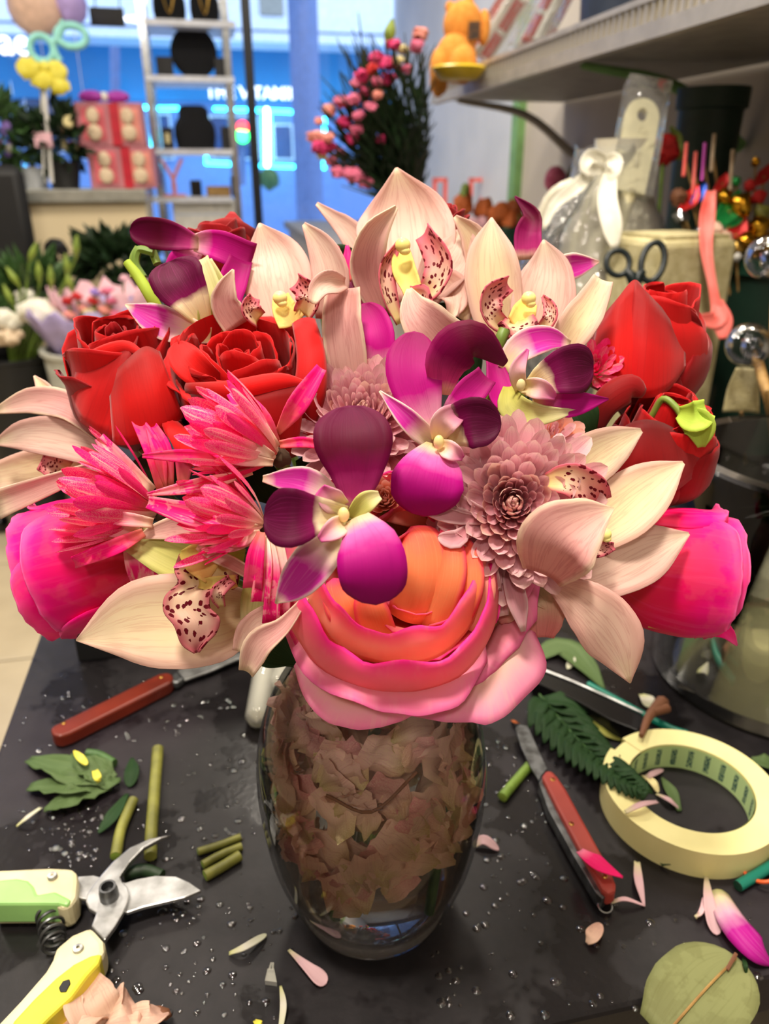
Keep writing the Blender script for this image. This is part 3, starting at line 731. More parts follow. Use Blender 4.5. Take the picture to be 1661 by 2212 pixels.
# plush animal seen from behind
def SP(px, py, rx):                           # point on the vertical plane rx = const
    r = ray(px, py); return CAM + r * (rx / r.dot(RXV)) if abs(r.dot(RXV)) > 1e-6 else None
pb = D(985, 172, 1.93); pb.z = SH + .02
pt = thing('plush_toy', 'orange plush animal sitting on a yellow dish on the wire shelf', 'plush toy', (pb.x, pb.y, SH + .02)); s = mpp(pb)
def pp(x, y, dy=0): return D(x, y, 1.93 + dy)
mesh('head', [ball(pp(1000, 55), (42 * s, .04, 46 * s), 18, 12)], 'plush_orange', pt)
mesh('body', [ball(pp(985, 125, -.01), (44 * s, .05, 48 * s), 18, 12)], 'plush_orange', pt)
mesh('leg', [ball(pp(1000, 140, -.06), (30 * s, .035, 36 * s), 14, 10)], 'plush_orange', pt); mesh('leg', [ball(pp(950, 150, -.03), (22 * s, .03, 42 * s), 14, 10)], 'plush_orange', pt)
mesh('ear', [ball(pp(1012, 8, .0), (12 * s, .012, 14 * s), 10, 8)], 'plush_orange', pt); mesh('ear', [ball(pp(972, 16, .02), (11 * s, .012, 12 * s), 10, 8)], 'plush_orange', pt)
mesh('arm', [ball(pp(1045, 60, .0), (14 * s, .02, 34 * s), 10, 8)], 'plush_orange', pt)
mesh('care_tag', [box(pp(1024, 66, -.05), (24 * s, .003, 32 * s), ROOM - .2)], 'tag_black', pt, smooth=False)
yd = mesh('yellow_dish', [lathe(pp(990, 158, -.10) + Vector((0, 0, -.012)), [(.001, 0), (38 * s, 0), (56 * s, .02), (52 * s, .024), (36 * s, .008), (.001, .008)], 28)], 'yellow_plastic'); tag(yd, 'shallow yellow dish under the orange plush animal', 'dish')
ob = mesh('orange_pouch', [ball(pp(948, 175, .02), (20 * s, .03, 30 * s), 12, 8, lump=.3)], 'plush_orange'); tag(ob, 'orange soft pouch beside the plush animal at the shelf end', 'pouch')
# leaning clear gift packs with red rolls
for k, (a, b, lab) in enumerate((((1045, 120), (1120, 0), 'clear gift pack of red and white rolls leaning beside the plush animal'), ((1140, 95), (1210, -40), 'clear gift pack of red and white rolls leaning nearer the dark blue bin'))):
    A = SP(a[0], a[1], .66); B = SP(b[0], b[1], .72); A.z = max(A.z, SH + .01)
    g = thing('gift_pack', lab, 'gift pack', A, 'leaning gift packs'); d = (B - A); n_ = d.normalized(); sd = n_.cross(Vector((0, 0, 1))).normalized()
    mesh('red_roll', [tube([A + n_ * .0, A + d * .42], .016)], 'red_plush', g); mesh('red_roll', [tube([A + d * .5, A + d * 1.0], .016)], 'red_plush', g)
    mesh('white_band', [tube([A + d * .42, A + d * .5], .018)], 'white_plastic', g)
    for q in (.045, -.04): mesh('white_bar', [tube([A + sd * q + Vector((0, 0, .0)), A + sd * q + d * 1.1], .009)], 'white_plastic', g)
    M = Matrix((sd, n_, sd.cross(n_))).transposed()
    mesh('clear_box', [box(A + d * .52, (.12, d.length * 1.1, .045), M=M)], 'cellophane', g, smooth=False)
c = SP(1322, 10, .72); bn = thing('storage_bin', 'dark navy bin standing on the wire shelf', 'bin', (c.x, c.y, SH)); mesh('body', [lathe((c.x, c.y, SH), [(.001, 0), (.05, 0), (.06, .2), (.055, .2), (.045, .01), (.001, .01)], 24)], 'navy', bn); mesh('rim', [lathe((c.x, c.y, SH + .19), [(.06, 0), (.064, .005), (.06, .012)], 24)], 'navy', bn)
for x, m_, lab in ((1250, 'black_matte', 'small dark figurine behind the leaning gift packs'), (1420, 'black_matte', 'small dark figurine beside the navy bin')):
    c = SP(x, 60, .8); t = thing('figurine', lab, 'figurine', (c.x, c.y, SH)); mesh('body', [ball((c.x, c.y, SH + .035), (.025, .02, .035), 10, 8)], m_, t); mesh('head', [ball((c.x, c.y, SH + .08), .018, 10, 8)], 'burlap', t)

# spray carnations standing in a bucket on the ledge
bp = D(888, 420, 1.95); BK = Vector((bp.x, bp.y, .98))
bk = thing('flower_bucket', 'dark bucket on the ledge holding the spray carnations', 'bucket', BK); mesh('body', [lathe(BK, [(.001, 0), (.05, 0), (.065, .16), (.06, .16), (.045, .01), (.001, .01)], 24)], 'bucket_black', bk); mesh('rim', [lathe(BK + Vector((0, 0, .155)), [(.065, 0), (.07, .004), (.065, .01)], 24)], 'bucket_black', bk)
rnd = random.Random(5)
sprays = [(905, 75, 16, 'petal_salmon'), (900, 100, 13, 'petal_pink'), (848, 97, 13, 'petal_rosy'), (868, 105, 11, 'petal_cream'), (815, 130, 16, 'petal_rosy'), (838, 138, 15, 'petal_rosy'), (805, 150, 12, 'petal_red'),
          (783, 165, 14, 'petal_rosy'), (770, 180, 12, 'petal_pink'), (840, 172, 14, 'petal_rosy'), (815, 178, 11, 'petal_pink'), (788, 203, 14, 'petal_rosy'), (762, 215, 13, 'petal_pink'), (735, 222, 15, 'petal_pink'), (708, 240, 15, 'petal_salmon'),
          (745, 265, 15, 'petal_rosy'), (775, 250, 12, 'petal_pink'), (770, 280, 12, 'petal_pink'), (757, 300, 14, 'petal_rosy'), (705, 300, 14, 'petal_salmon'), (682, 298, 16, 'petal_salmon'), (690, 320, 15, 'petal_rosy'), (716, 318, 12, 'petal_rosy'),
          (695, 335, 11, 'petal_cream'), (718, 350, 13, 'petal_pink'), (730, 372, 14, 'petal_pink'), (760, 380, 18, 'petal_pink'), (790, 395, 14, 'petal_pink'), (800, 230, 11, 'petal_pink'), (820, 300, 10, 'petal_rosy'), (815, 205, 11, 'petal_salmon'), (878, 148, 10, 'petal_pink'), (735, 330, 11, 'petal_pink'), (860, 130, 11, 'petal_cream'), (690, 262, 9, 'petal_salmon')]
nm = {'petal_salmon': 'pale salmon', 'petal_pink': 'dusty pink', 'petal_rosy': 'deep rose', 'petal_cream': 'cream', 'petal_red': 'wine red'}
for i, (x, y, r, m_) in enumerate(sprays):
    p = D(x, y, 1.72 + rnd.uniform(-.05, .1)); s = mpp(p); t = thing('spray_carnation', nm[m_] + ' spray carnation in the bunch by the window', 'flower', BK + Vector((0, 0, .1)), 'spray carnations by the window')
    vf = [ball(p + Vector((rnd.uniform(-.3, .3), rnd.uniform(-.3, .3), rnd.uniform(-.2, .3))) * r * s, (r * s * .95, r * s * .9, r * s * .62), 11, 7, lump=.8, lf=4, seed=i * 4 + q) for q in range(4)]
    mesh('bloom', vf, m_, t)
    mid = p.lerp(BK + Vector((0, 0, .1)), .55) + Vector((.03, 0, .02))
    mesh('stem', [tube([p, mid, BK + Vector((0, 0, .1))], .0025, 5)], 'leaf_dark', t)
    if i % 2 == 0: mesh('calyx', [ball(p - Vector((0, 0, r * s * .6)), (r * s * .35, r * s * .35, r * s * .5), 8, 6)], 'leaf_dark', t)
fm = thing('carnation_foliage', 'dark grassy stems and leaves of the spray carnation bunch', 'foliage', BK + Vector((0, 0, .1)))
vf = []
for i in range(900):
    a = rnd.random() ** .7; tx, ty = 700 + 225 * rnd.random(), 110 + 250 * rnd.random()
    tx = max(tx, 700 + (360 - ty) * .35); ty = min(ty, 400)
    q = D(tx, ty, 1.75 + rnd.uniform(-.04, .14)).lerp(BK + Vector((0, 0, .12)), rnd.uniform(0, .75)); d = (q - (BK + Vector((0, 0, .1)))).normalized() + Vector((rnd.uniform(-.5, .5), rnd.uniform(-.5, .5), rnd.uniform(-.4, .4)))
    L = rnd.uniform(.03, .08); sd = d.orthogonal().normalized() * .004; vf.append(([q - sd, q + sd, q + d * L + sd * .3, q + d * L - sd * .3], [(0, 1, 2, 3)]))
f = mesh('leaf_mass', vf, 'leaf_dark', fm, smooth=False); f['kind'] = 'stuff'
t = thing('grass_plume', 'greenish feathery plume rising from the carnation bunch', 'plant', BK + Vector((0, 0, .1))); p0, p1 = D(836, 100, 1.8), D(848, 40, 1.8)
mesh('plume', [tube([p0, p0.lerp(p1, .5), p1], [.004, .012, .003])], 'leaf_light', t); mesh('stem', [tube([p0, BK + Vector((0, 0, .1))], .003, 5)], 'leaf_dark', t)

# small pots and frames on the ledge
def ledge_pot(label, px, Y, r, h, m, blooms, seed):
    p = D(px, 470, Y); b = Vector((p.x, p.y, .981)); t = thing('flower_pot', label, 'flower pot', b)
    mesh('pot', [lathe(b, [(.001, 0), (r * .75, 0), (r, h), (r * 1.06, h), (r * 1.06, h + .012), (r * .9, h + .012), (r * .85, h * .9), (.001, h * .9)], 24)], m, t)
    rr = random.Random(seed)
    for bm, n, br, zz in blooms:
        for i in range(n):
            a = rr.uniform(0, 6.28); q = b + Vector((math.cos(a) * r * .6, math.sin(a) * r * .5 - .01, h + zz + rr.uniform(-.012, .02)))
            mesh('bloom', [ball(q, br, 9, 6, lump=.5, seed=i)], bm, t)
ledge_pot('dark green pot with rusty orange blooms on the ledge', 1093, 2.1, .045, .085, 'green_pot', (('petal_orange', 5, .024, .035), ('petal_cream', 2, .014, .03), ('leaf_light', 3, .012, .04)), 1)
ledge_pot('pot crowded with pale pink blooms on the ledge', 1020, 2.15, .045, .05, 'burlap', (('paper_pink', 9, .02, .03), ('petal_orange', 3, .026, .10), ('leaf_light', 2, .012, .12)), 2)
pk = D(1195, 440, 2.0); t = thing('pink_toy', 'fuzzy pink plush toy on the ledge near the white jug', 'plush toy', (pk.x, pk.y, .981)); mesh('body', [ball((pk.x, pk.y, 1.08), (.024, .024, .10), 12, 8, lump=.2)], 'paper_pink', t); mesh('head', [ball((pk.x, pk.y, 1.19), (.026, .026, .03), 12, 8, lump=.2)], 'petal_pink', t)
yb = mesh('moss_ball', [ball(D(1243, 375, 2.0), .02, 12, 8, lump=.3)], 'stem_olive'); tag(yb, 'small olive moss ball above the pink toy', 'decoration')
mesh('pick', [tube([D(1243, 378, 2.0), Vector((D(1243, 378, 2.0).x, D(1243, 378, 2.0).y, .98))], .003, 6)], 'wood_stick', yb)
for x0, y0, x1, y1, lab in ((936, 384, 966, 455, 'red photo frame at the ledge end by the door edge'), (1015, 384, 1072, 425, 'red photo frame behind the pale pink pot')):
    a = W((x0 + x1) / 2, y1, 2.9); t = thing('photo_frame', lab, 'frame', (a.x, a.y, .981), 'red frames'); ry = 2.9
    for q in ((x0, y0, x0 + 7, y1), (x1 - 7, y0, x1, y1), (x0, y0, x1, y0 + 9)): mesh('bar', [rboxpx(*q, ry, .015)], 'coral_paper', t, smooth=False)
    mesh('foot', [box(((a.x), a.y, (.981 + a.z) / 2), (.02, .015, max(.01, a.z - .981)), ROOM)], 'coral_paper', t, smooth=False)
for x, y0, y1, w_, m_, lab in ((1000, 250, 400, 10, 'white_plastic', 'white slender figurine by the door edge'), (1108, 318, 372, 9, 'petal_pink', 'pink slender bottle on the ledge')):
    p = W(x, y1, 3.2); t = thing('slender_bottle', lab, 'bottle', (p.x, p.y, .981)); h = W(x, y0, 3.2).z - .981; r = w_ * mpp(p)
    mesh('body', [lathe((p.x, p.y, .981), [(.001, 0), (r, 0), (r, h * .6), (r * .45, h * .75), (r * .45, h), (.001, h)], 16)], m_, t); mesh('cap', [lathe((p.x, p.y, .981 + h), [(r * .5, -.01), (r * .5, .015), (.001, .015)], 12)], 'wall_light', t)

# ------------------------------------------------------------------ work table
tb = thing('work_table', 'dark laminate work table strewn with wet cuttings', 'table', Rm(.35, .9, 0))
mesh('top', [rb(-.195, .94, .232, 1.55, TAB - .035, TAB)], 'table_laminate', tb, smooth=False, bevel=.003)
mesh('side_panel', [rb(-.18, -.15, .26, 1.5, 0, TAB - .035)], 'black_matte', tb, smooth=False); mesh('side_panel', [rb(.90, .93, .26, 1.5, 0, TAB - .035)], 'black_matte', tb, smooth=False)
mesh('modesty_panel', [rb(-.15, .90, 1.44, 1.47, .1, TAB - .035)], 'black_matte', tb, smooth=False)

# big glass cylinder
JX, JY, JR, JH = .345, .565, .103, .205
J = thing('glass_cylinder', 'wide clear glass cylinder vase half full of cloudy water', 'vase', (JX, JY, TAB))
mesh('wall', [lathe((JX, JY, TAB + .001), [(.001, 0), (JR - .004, 0), (JR, .004), (JR, JH - .003), (JR - .002, JH), (JR - .005, JH - .003), (JR - .005, .010), (.001, .010)], 64)], 'jar_glass', J)
mesh('rim', [lathe((JX, JY, TAB + JH), [(JR - .006, -.002), (JR - .003, .002), (JR + .001, -.001), (JR, -.005)], 64)], 'jar_glass', J)
mat('jar_brightener', lin(176, 170, 136), .35, c2=lin(140, 134, 104), nscale=35)
mesh('brightening_disc', [lathe((JX, JY, TAB + .0105), [(.001, 0), (JR - .008, 0), (JR - .0075, .001), (.001, .0012)], 48)], 'jar_brightener', J)  # pale opaque disc added so the dark cylinder looks lighter inside
wj = mesh('cylinder_water', [lathe((JX, JY, TAB + .012), [(.001, 0), (JR - .006, 0), (JR - .006, .105), (.001, .105)], 48)], 'jar_water'); tag(wj, 'cloudy olive water inside the wide glass cylinder', 'water')
# black box
bb = T(170, 1432); B0 = bb + RXV * .085 + RYV * .07
bx = thing('black_box', 'tall matte black box vase behind the bouquet', 'box', B0)
for q in ((-.083, 0, .004, .14), (.083, 0, .004, .14)): mesh('wall', [box(B0 + RXV * q[0] + Vector((0, 0, .066)), (.004, .14, .13), ROOM)], 'black_matte', bx, smooth=False, bevel=.001)
for q in (-.068, .068): mesh('wall', [box(B0 + RYV * q + Vector((0, 0, .066)), (.165, .004, .13), ROOM)], 'black_matte', bx, smooth=False, bevel=.001)
mesh('bottom', [box(B0 + Vector((0, 0, .003)), (.165, .138, .004), ROOM)], 'black_matte', bx, smooth=False)

# things at the back of the table
def tp(px, Y): p = D(px, 600, Y); return Vector((p.x, p.y, TAB))
jb = tp(1312, 1.22); s = mpp(jb + Vector((0, 0, .3)))
jg = thing('white_jug', 'tall ivory ceramic jug wrapped in cellophane', 'jug', jb)
mesh('body', [lathe(jb, [(.001, 0), (.05, 0), (.07, .06), (.078, .2), (.074, .32), (.05, .38), (.036, .42), (.04, .45), (.034, .45), (.03, .42), (.001, .40)], 36)], 'ivory_ceramic', jg)
mesh('handle', [tube([jb + Vector((-.045, 0, .40)), jb + Vector((-.10, .0, .37)), jb + Vector((-.115, 0, .28)), jb + Vector((-.07, 0, .22))], .008)], 'ivory_ceramic', jg)
ce = thing('cellophane_wrap', 'crinkled clear cellophane gathered around the ivory jug', 'wrapping', jb)
vs, fs = lathe(jb, [(.10, .0), (.13, .12), (.125, .25), (.09, .34), (.05, .40), (.046, .44)], 48); vs = [v + (v - jb).normalized() * .012 * mnoise.noise(v * 30) + Vector((-.02 if v.z > TAB + .1 else 0, 0, 0)) for v in vs]
mesh('sheet', [(vs, fs)], 'cellophane', ce)
mesh('gather', [tube([P(1185, 500, 1.05), P(1245, 430, 1.07), P(1290, 345, 1.1)], [.012, .01, .008])], 'cellophane', ce)
bo = thing('white_bow', 'white satin bow with long tails tied on the cellophane wrap', 'bow', P(1300, 345, 1.03))
petal('loop', bo, [(1308, 345, 1.03), (1278, 338, 1.02), (1270, 362, 1.01), (1305, 368, 1.02)], [16, 30, 32, 16], MATS['petal_white'], cup=.4)
petal('loop', bo, [(1305, 348, 1.03), (1328, 345, 1.02), (1325, 372, 1.01), (1305, 374, 1.02)], [16, 28, 28, 16], MATS['petal_white'], cup=.4)
petal('tail', bo, [(1318, 370, 1.02), (1312, 430, 1.0), (1322, 490, .99), (1328, 535, .99)], [26, 40, 42, 14], MATS['petal_white'], cup=.3, ruf=.2)
petal('tail', bo, [(1285, 360, 1.03), (1250, 400, 1.02), (1200, 440, 1.0), (1172, 495, 1.0)], [24, 30, 22, 10], MATS['petal_white'], cup=.3, ruf=.2)
# cream slab with a hole
hc = P(1388, 247, 1.07); s = mpp(hc); hole = [(math.cos(a) * 11, math.sin(a) * 14) for a in [i * 2 * math.pi / 32 for i in range(32)]]
outl = []
for i in range(32):
    a = i * 2 * math.pi / 32; cx_, cy_ = math.cos(a), math.sin(a)
    k = min(38 / max(abs(cx_), 1e-3), (36 if cy_ > 0 else 170) / max(abs(cy_), 1e-3)); 
    if cy_ > 0: k = 36
    outl.append((cx_ * k, cy_ * k))
tl_ = (UPV * .985 + RGT * .17).normalized(); tr2 = (RGT * .985 - UPV * .17).normalized(); bk_ = tl_.cross(tr2) * -1
def hp(x, y, d): return hc + tr2 * x * s + tl_ * y * s + FWD * d
vs = [hp(x, y, 0) for x, y in outl] + [hp(x, y, 0) for x, y in hole] + [hp(x, y, .012) for x, y in outl] + [hp(x, y, .012) for x, y in hole]
fs = []
for i in range(32):
    j = (i + 1) % 32; fs += [(i, j, 32 + j, 32 + i), (64 + i, 96 + i, 96 + j, 64 + j), (i, 64 + i, 64 + j, j), (32 + i, 32 + j, 96 + j, 96 + i)]
hs_ = thing('cream_paddle', 'cream plastic paddle with a round hole standing in the ivory jug', 'paddle', hp(0, -170, 0)); mesh('blade', [(vs, fs)], 'cream_plastic', hs_, smooth=False, bevel=.001)
mesh('sleeve', [box(hp(2, -50, .006), (92 * s, .03, 250 * s), M=Matrix((tr2, FWD, tl_)).transposed())], 'cellophane', hs_, smooth=False)
mesh('grip', [tube([hp(0, -160, .006), hp(-8, -330, .03)], .012)], 'cream_plastic', hs_)
bu = tp(1440, 1.05); bv = thing('burlap_vase', 'burlap-covered square vase behind the red roses', 'vase', bu)
mesh('body', [box(bu + Vector((0, 0, .165)), (.118, .11, .33), ROOM + .15)], 'burlap', bv, smooth=False, bevel=.008); mesh('liner', [box(bu + Vector((0, 0, .332)), (.1, .092, .006), ROOM + .15)], 'burlap', bv, smooth=False)
# scissors
sx = thing('scissors', 'scissors with dark green-black oval handles standing upright', 'scissors', T(1370, 960))
def ringp(cx, cy, a, b, r, d, tilt=0):
    pts = []
    for i in range(17):
        th = i * 2 * math.pi / 16; x, y = math.cos(th) * a, math.sin(th) * b; x, y = x * math.cos(tilt) - y * math.sin(tilt), x * math.sin(tilt) + y * math.cos(tilt)
        pts.append(P(cx + x, cy + y, d))
    return tube(pts, r, 8, 48, cap=False)
mesh('handle', [ringp(1335, 568, 25, 27, .0035, .9)], 'scissor_black', sx); mesh('handle', [ringp(1410, 566, 24, 43, .0038, .9, .25)], 'scissor_black', sx)
mesh('shank', [tube([P(1352, 585, .9), P(1368, 605, .9), P(1375, 650, .91)], [.005, .007, .006]), tube([P(1390, 585, .9), P(1375, 606, .9), P(1368, 650, .91)], [.004, .007, .006])], 'scissor_black', sx)
mesh('blade', [tube([P(1372, 640, .905), P(1370, 760, .93), P(1368, 880, .95)], [.006, .006, .001], 4)], 'steel', sx)
tcup = T(1372, 935); tc_ = thing('tool_cup', 'dark cup holding the upright scissors', 'cup', tcup); mesh('body', [lathe(tcup, [(.001, 0), (.028, 0), (.03, .10), (.027, .10), (.026, .005), (.001, .005)], 24)], 'black_gloss', tc_); mesh('rim', [lathe(tcup + Vector((0, 0, .1)), [(.027, 0), (.0285, .003), (.031, 0)], 24)], 'black_gloss', tc_)
# tall green pot behind, red rose beside it
gpot = tp(1480, 1.42); gt = thing('tall_green_pot', 'tall dark green florist pot below the wire shelf', 'flower pot', gpot); mesh('body', [lathe(gpot, [(.001, 0), (.038, 0), (.052, .53), (.047, .53), (.035, .01), (.001, .01)], 30)], 'deep_green', gt); mesh('rim', [lathe(gpot + Vector((0, 0, .52)), [(.052, -.02), (.057, -.018), (.057, .012), (.047, .012)], 30)], 'deep_green', gt)
rp = P(1434, 322, 1.15); t = thing('red_carnation', 'red carnation with a pointed yellow-green leaf against the green pot', 'flower', tp(1434, 1.25)); s = mpp(rp)
mesh('bloom', [ball(rp + Vector((math.cos(i * 2.4), .2 * math.sin(i), math.sin(i * 2.4))) * 12 * s, (22 * s, 18 * s, 20 * s), 10, 7, lump=.5, seed=i) for i in range(6)], 'petal_red', t)
petal('leaf', t, [(1468, 345, 1.16), (1462, 300, 1.16), (1448, 272, 1.16)], [14, 22, 4], MATS['leaf_light'], cup=.3); mesh('stem', [tube([rp, tp(1434, 1.25)], .003, 6)], 'stem_green', t)
# dark green bin with decorative picks
gb = tp(1665, 1.2); g2 = thing('green_bin', 'dark green bin full of shiny decorative picks', 'bin', gb); mesh('body', [lathe(gb, [(.001, 0), (.07, 0), (.09, .285), (.083, .285), (.065, .01), (.001, .01)], 30)], 'deep_green', g2); mesh('rim', [lathe(gb + Vector((0, 0, .27)), [(.09, 0), (.097, .002), (.097, .024), (.083, .024)], 30)], 'green_pot', g2)
foot = gb + Vector((0, 0, .06)); GZ = 1.08
def pick(label, px, py, m, shape, r=10, d=GZ):
    p = P(px, py, d); s = mpp(p); t = thing('decorative_pick', label, 'decoration', foot, 'decorative picks in the green bin')
    if shape == 'ball': mesh('ornament', [ball(p, r * s, 10, 7, lump=.4, seed=px)], m, t)
    elif shape == 'leaf': petal('ornament', t, [P(px - r, py + r, d), p, P(px + r * .6, py - r * 1.2, d)], [6, r * 1.3, 4], MATS[m], cup=.3)
    else: mesh('ornament', [tube([P(px - 4, py + r * 2, d), P(px + 3, py - r * 2, d)], 4 * s)], m, t)
    mesh('stick', [tube([p, foot], .0018, 5)], 'wood_stick', t)
for a in (('gold foil ball pick, brightest in the green bin', 1600, 445, 'gold_foil', 'ball', 18), ('gold foil ball pick low over the bin rim', 1640, 490, 'gold_foil', 'ball', 16), ('gold foil ball pick beside the green leaf pick', 1565, 425, 'gold_foil', 'ball', 12), ('gold foil ball pick beside the red tassel', 1612, 520, 'gold_foil', 'ball', 14),
          ('green foil leaf pick', 1575, 455, 'green_foil', 'leaf', 26), ('small green foil leaf pick below the gold ball', 1590, 470, 'green_foil', 'leaf', 16), ('blue foil leaf pick', 1512, 420, 'blue_foil', 'leaf', 14), ('red foil leaf pick beside the blue one', 1492, 430, 'red_foil', 'leaf', 18),
          ('red foil tassel pick', 1590, 505, 'red_foil', 'leaf', 24), ('purple foil stick pick', 1520, 350, 'magenta_foil', 'stick', 14), ('pink striped stick pick', 1500, 375, 'coral_paper', 'stick', 16), ('pale wooden stick pick leaning over the bin', 1580, 370, 'cream_plush', 'stick', 16), ('pale bead pick on the bin rim', 1560, 520, 'peach_foil', 'ball', 16), ('burgundy berry pick near the rim', 1620, 400, 'petal_red', 'ball', 9), ('burgundy berry pick behind the gold ball', 1640, 425, 'petal_red', 'ball', 10), ('tiny green bead pick', 1590, 392, 'green_foil', 'ball', 7), ('olive bead pick beside the gold ball', 1645, 460, 'stem_olive', 'ball', 12)):
    pick(*a[:5], a[5] * 1.45)
for a in (('silver foil ball pick beside the ivory jug', 1470, 470, 'chrome', 'ball', 16), ('pink foil ball pick in front of the green leaf pick', 1545, 500, 'peach_foil', 'ball', 18), ('bronze foil ball pick beside the pale bead', 1590, 535, 'brass', 'ball', 20), ('brown pod pick behind the blue foil leaf', 1465, 425, 'brown_twig', 'ball', 18), ('gold foil leaf pick over the bin rim', 1650, 530, 'gold_foil', 'leaf', 24),
          ('red foil leaf pick behind the gold ball', 1560, 395, 'red_foil', 'leaf', 18), ('burgundy leaf pick leaning to the wall', 1650, 380, 'petal_red', 'leaf', 22), ('coral stick pick beside the purple stick', 1480, 345, 'coral_paper', 'stick', 18), ('pale twig pick leaning to the green pot', 1540, 330, 'cream_plush', 'stick', 20), ('silver bead pick next to the coral ribbon', 1510, 500, 'chrome', 'ball', 12), ('white bead pick on the bin rim', 1590, 552, 'white_plastic', 'ball', 12), ('gold bead pick beside the burgundy leaf', 1632, 350, 'gold_foil', 'ball', 10), ('green foil leaf pick beside the silver bead', 1535, 470, 'green_foil', 'leaf', 14)):
    pick(*a)
cb_ = thing('coral_ribbon', 'long coral ribbon hanging from the picks to a notched tail', 'ribbon', P(1530, 730, .93))
petal('band', cb_, [(1536, 412, .96), (1528, 470, .94), (1526, 540, .93), (1540, 620, .93), (1552, 690, .93)], [20, 32, 24, 18, 26], MATS['coral_paper'], cup=.3, ruf=.2, thick=.0006)
petal('tail', cb_, [(1552, 650, .93), (1548, 690, .925), (1495, 685, .925)], [20, 40, 8], MATS['coral_paper'], cup=.2, thick=.0006)
petal('tail', cb_, [(1550, 650, .93), (1560, 695, .925), (1562, 732, .925)], [20, 42, 16], MATS['coral_paper'], cup=.2, thick=.0006)
# crystal ball picks
for x, y, r, lab, ex, ey in ((1616, 745, 47, 'clear crystal ball on a wooden stick, the lower of two', 1668, 900), (1657, 556, 46, 'clear crystal ball on a wooden stick, the higher of two', 1675, 760)):
    p = P(x, y, .72); t = thing('crystal_ball', lab, 'decoration', T(ex + 10, 1010), 'crystal ball picks'); mesh('globe', [ball(p, r * mpp(p), 24, 16)], 'crystal', t); mesh('core', [ball(p + Vector((.004, 0, -.003)), r * mpp(p) * .45, 14, 9, lump=.6)], 'crystal', t)
    mesh('stick', [tube([P(x + 22, y + 38, .72), P(ex, ey, .73), T(ex + 10, 1010)], .005, 8)], 'wood_stick', t)
bt = thing('burlap_tag', 'flared burlap tag below the lower crystal ball', 'tag', T(1610, 1000)); petal('cloth', bt, [(1612, 795, .74), (1605, 840, .75), (1600, 890, .76)], [40, 62, 72], MATS['burlap'], cup=.2, thick=.001); mesh('pin', [tube([P(1601, 888, .76), T(1610, 1000)], .002, 6)], 'wood_stick', bt)
g1 = T(1512, 960); t = thing('small_glass', 'slim clear glass tumbler beside the red roses', 'glass', g1); mesh('wall', [lathe(g1, [(.001, .001), (.02, .001), (.022, .105), (.0205, .105), (.019, .006), (.001, .006)], 30)], 'jar_glass', t); mesh('rim', [lathe(g1 + Vector((0, 0, .105)), [(.0205, 0), (.0214, .001), (.0222, 0)], 30)], 'jar_glass', t)
t = thing('dark_tray', 'low black tray at the back of the table', 'tray', T(1600, 930)); mesh('base', [box(T(1600, 935) + Vector((0, 0, .004)), (.22, .16, .006), ROOM)], 'black_gloss', t, smooth=False)
for q in (-.078, .078): mesh('edge', [box(T(1600, 935) + RYV * q + Vector((0, 0, .012)), (.22, .005, .022), ROOM)], 'black_gloss', t, smooth=False)

# ------------------------------------------------------------------ tools on the table
K = thing('grafting_knife', 'knife with dark red-brown wooden handle lying open beside the black box', 'knife', T(290, 1520))
def hnd(poly, h0, h1, nm, m, par, bev=.002): return mesh(nm, [slab(poly, h0, h1)], m, par, smooth=False, bevel=bev)
zz = lambda pts, ox, oy, k: [(ox + x / k, oy + y / k) for x, y in pts]
k1 = lambda pts: zz(pts, 0, 1380, 2.768)
hnd(k1([(300, 540), (315, 520), (345, 505), (950, 208), (1000, 198), (1030, 212), (1036, 235), (1015, 262), (420, 560), (360, 580), (315, 572)]), .001, .013, 'handle', 'knife_wood', K)
hnd(k1([(306, 550), (1030, 240), (1020, 268), (420, 572), (330, 590)]), .004, .008, 'liner', 'brass', K, .0005)
for x, y in ((963, 230), (380, 505)): mesh('rivet', [lathe(T(*k1([(x, y)])[0], .0128), [(.001, .0009), (.0016, .0006), (.0019, 0)], 12)], 'brass', K)
hnd(k1([(1025, 212), (1062, 188), (1102, 232), (1060, 262), (1020, 258)]), .003, .010, 'bolster', 'dull_steel', K)
hnd(k1([(1062, 188), (1140, 150), (1240, 105), (1370, 78), (1440, 82), (1480, 100), (1400, 128), (1260, 190), (1105, 245)]), .006, .008, 'blade', 'steel', K, .0003)
K2 = thing('budding_knife', 'knife with brick red handle lying beside the tape roll', 'knife', T(1230, 1780))
hnd([(1170, 1676), (1178, 1664), (1192, 1664), (1205, 1678), (1223, 1704), (1270, 1790), (1318, 1876), (1331, 1908), (1330, 1924), (1314, 1931), (1300, 1920), (1250, 1832), (1200, 1738)], .004, .015, 'handle', 'knife_red', K2)
hnd([(1164, 1690), (1172, 1674), (1200, 1735), (1250, 1832), (1300, 1920), (1310, 1934), (1302, 1942), (1288, 1930), (1240, 1850), (1185, 1750)], .002, .011, 'liner', 'dull_steel', K2, .0006)
for x, y in ((1194, 1684), (1234, 1780), (1306, 1893)): mesh('rivet', [lathe(T(x, y, .0148), [(.001, .0009), (.0016, .0006), (.0019, 0)], 12)], 'brass', K2)
hnd([(1113, 1572), (1122, 1565), (1140, 1568), (1150, 1590), (1164, 1622), (1182, 1660), (1170, 1674), (1164, 1686), (1146, 1656), (1126, 1614)], .007, .009, 'blade', 'dull_steel', K2, .0003)
rc = T(1307, 1957, .004); mesh('ring', [tube([rc + Vector((math.cos(a), math.sin(a) * .9, .3 * math.sin(a))) * .0042 for a in [i * 2 * math.pi / 12 for i in range(13)]], .0006, 6, 36, cap=False)], 'chrome', K2)

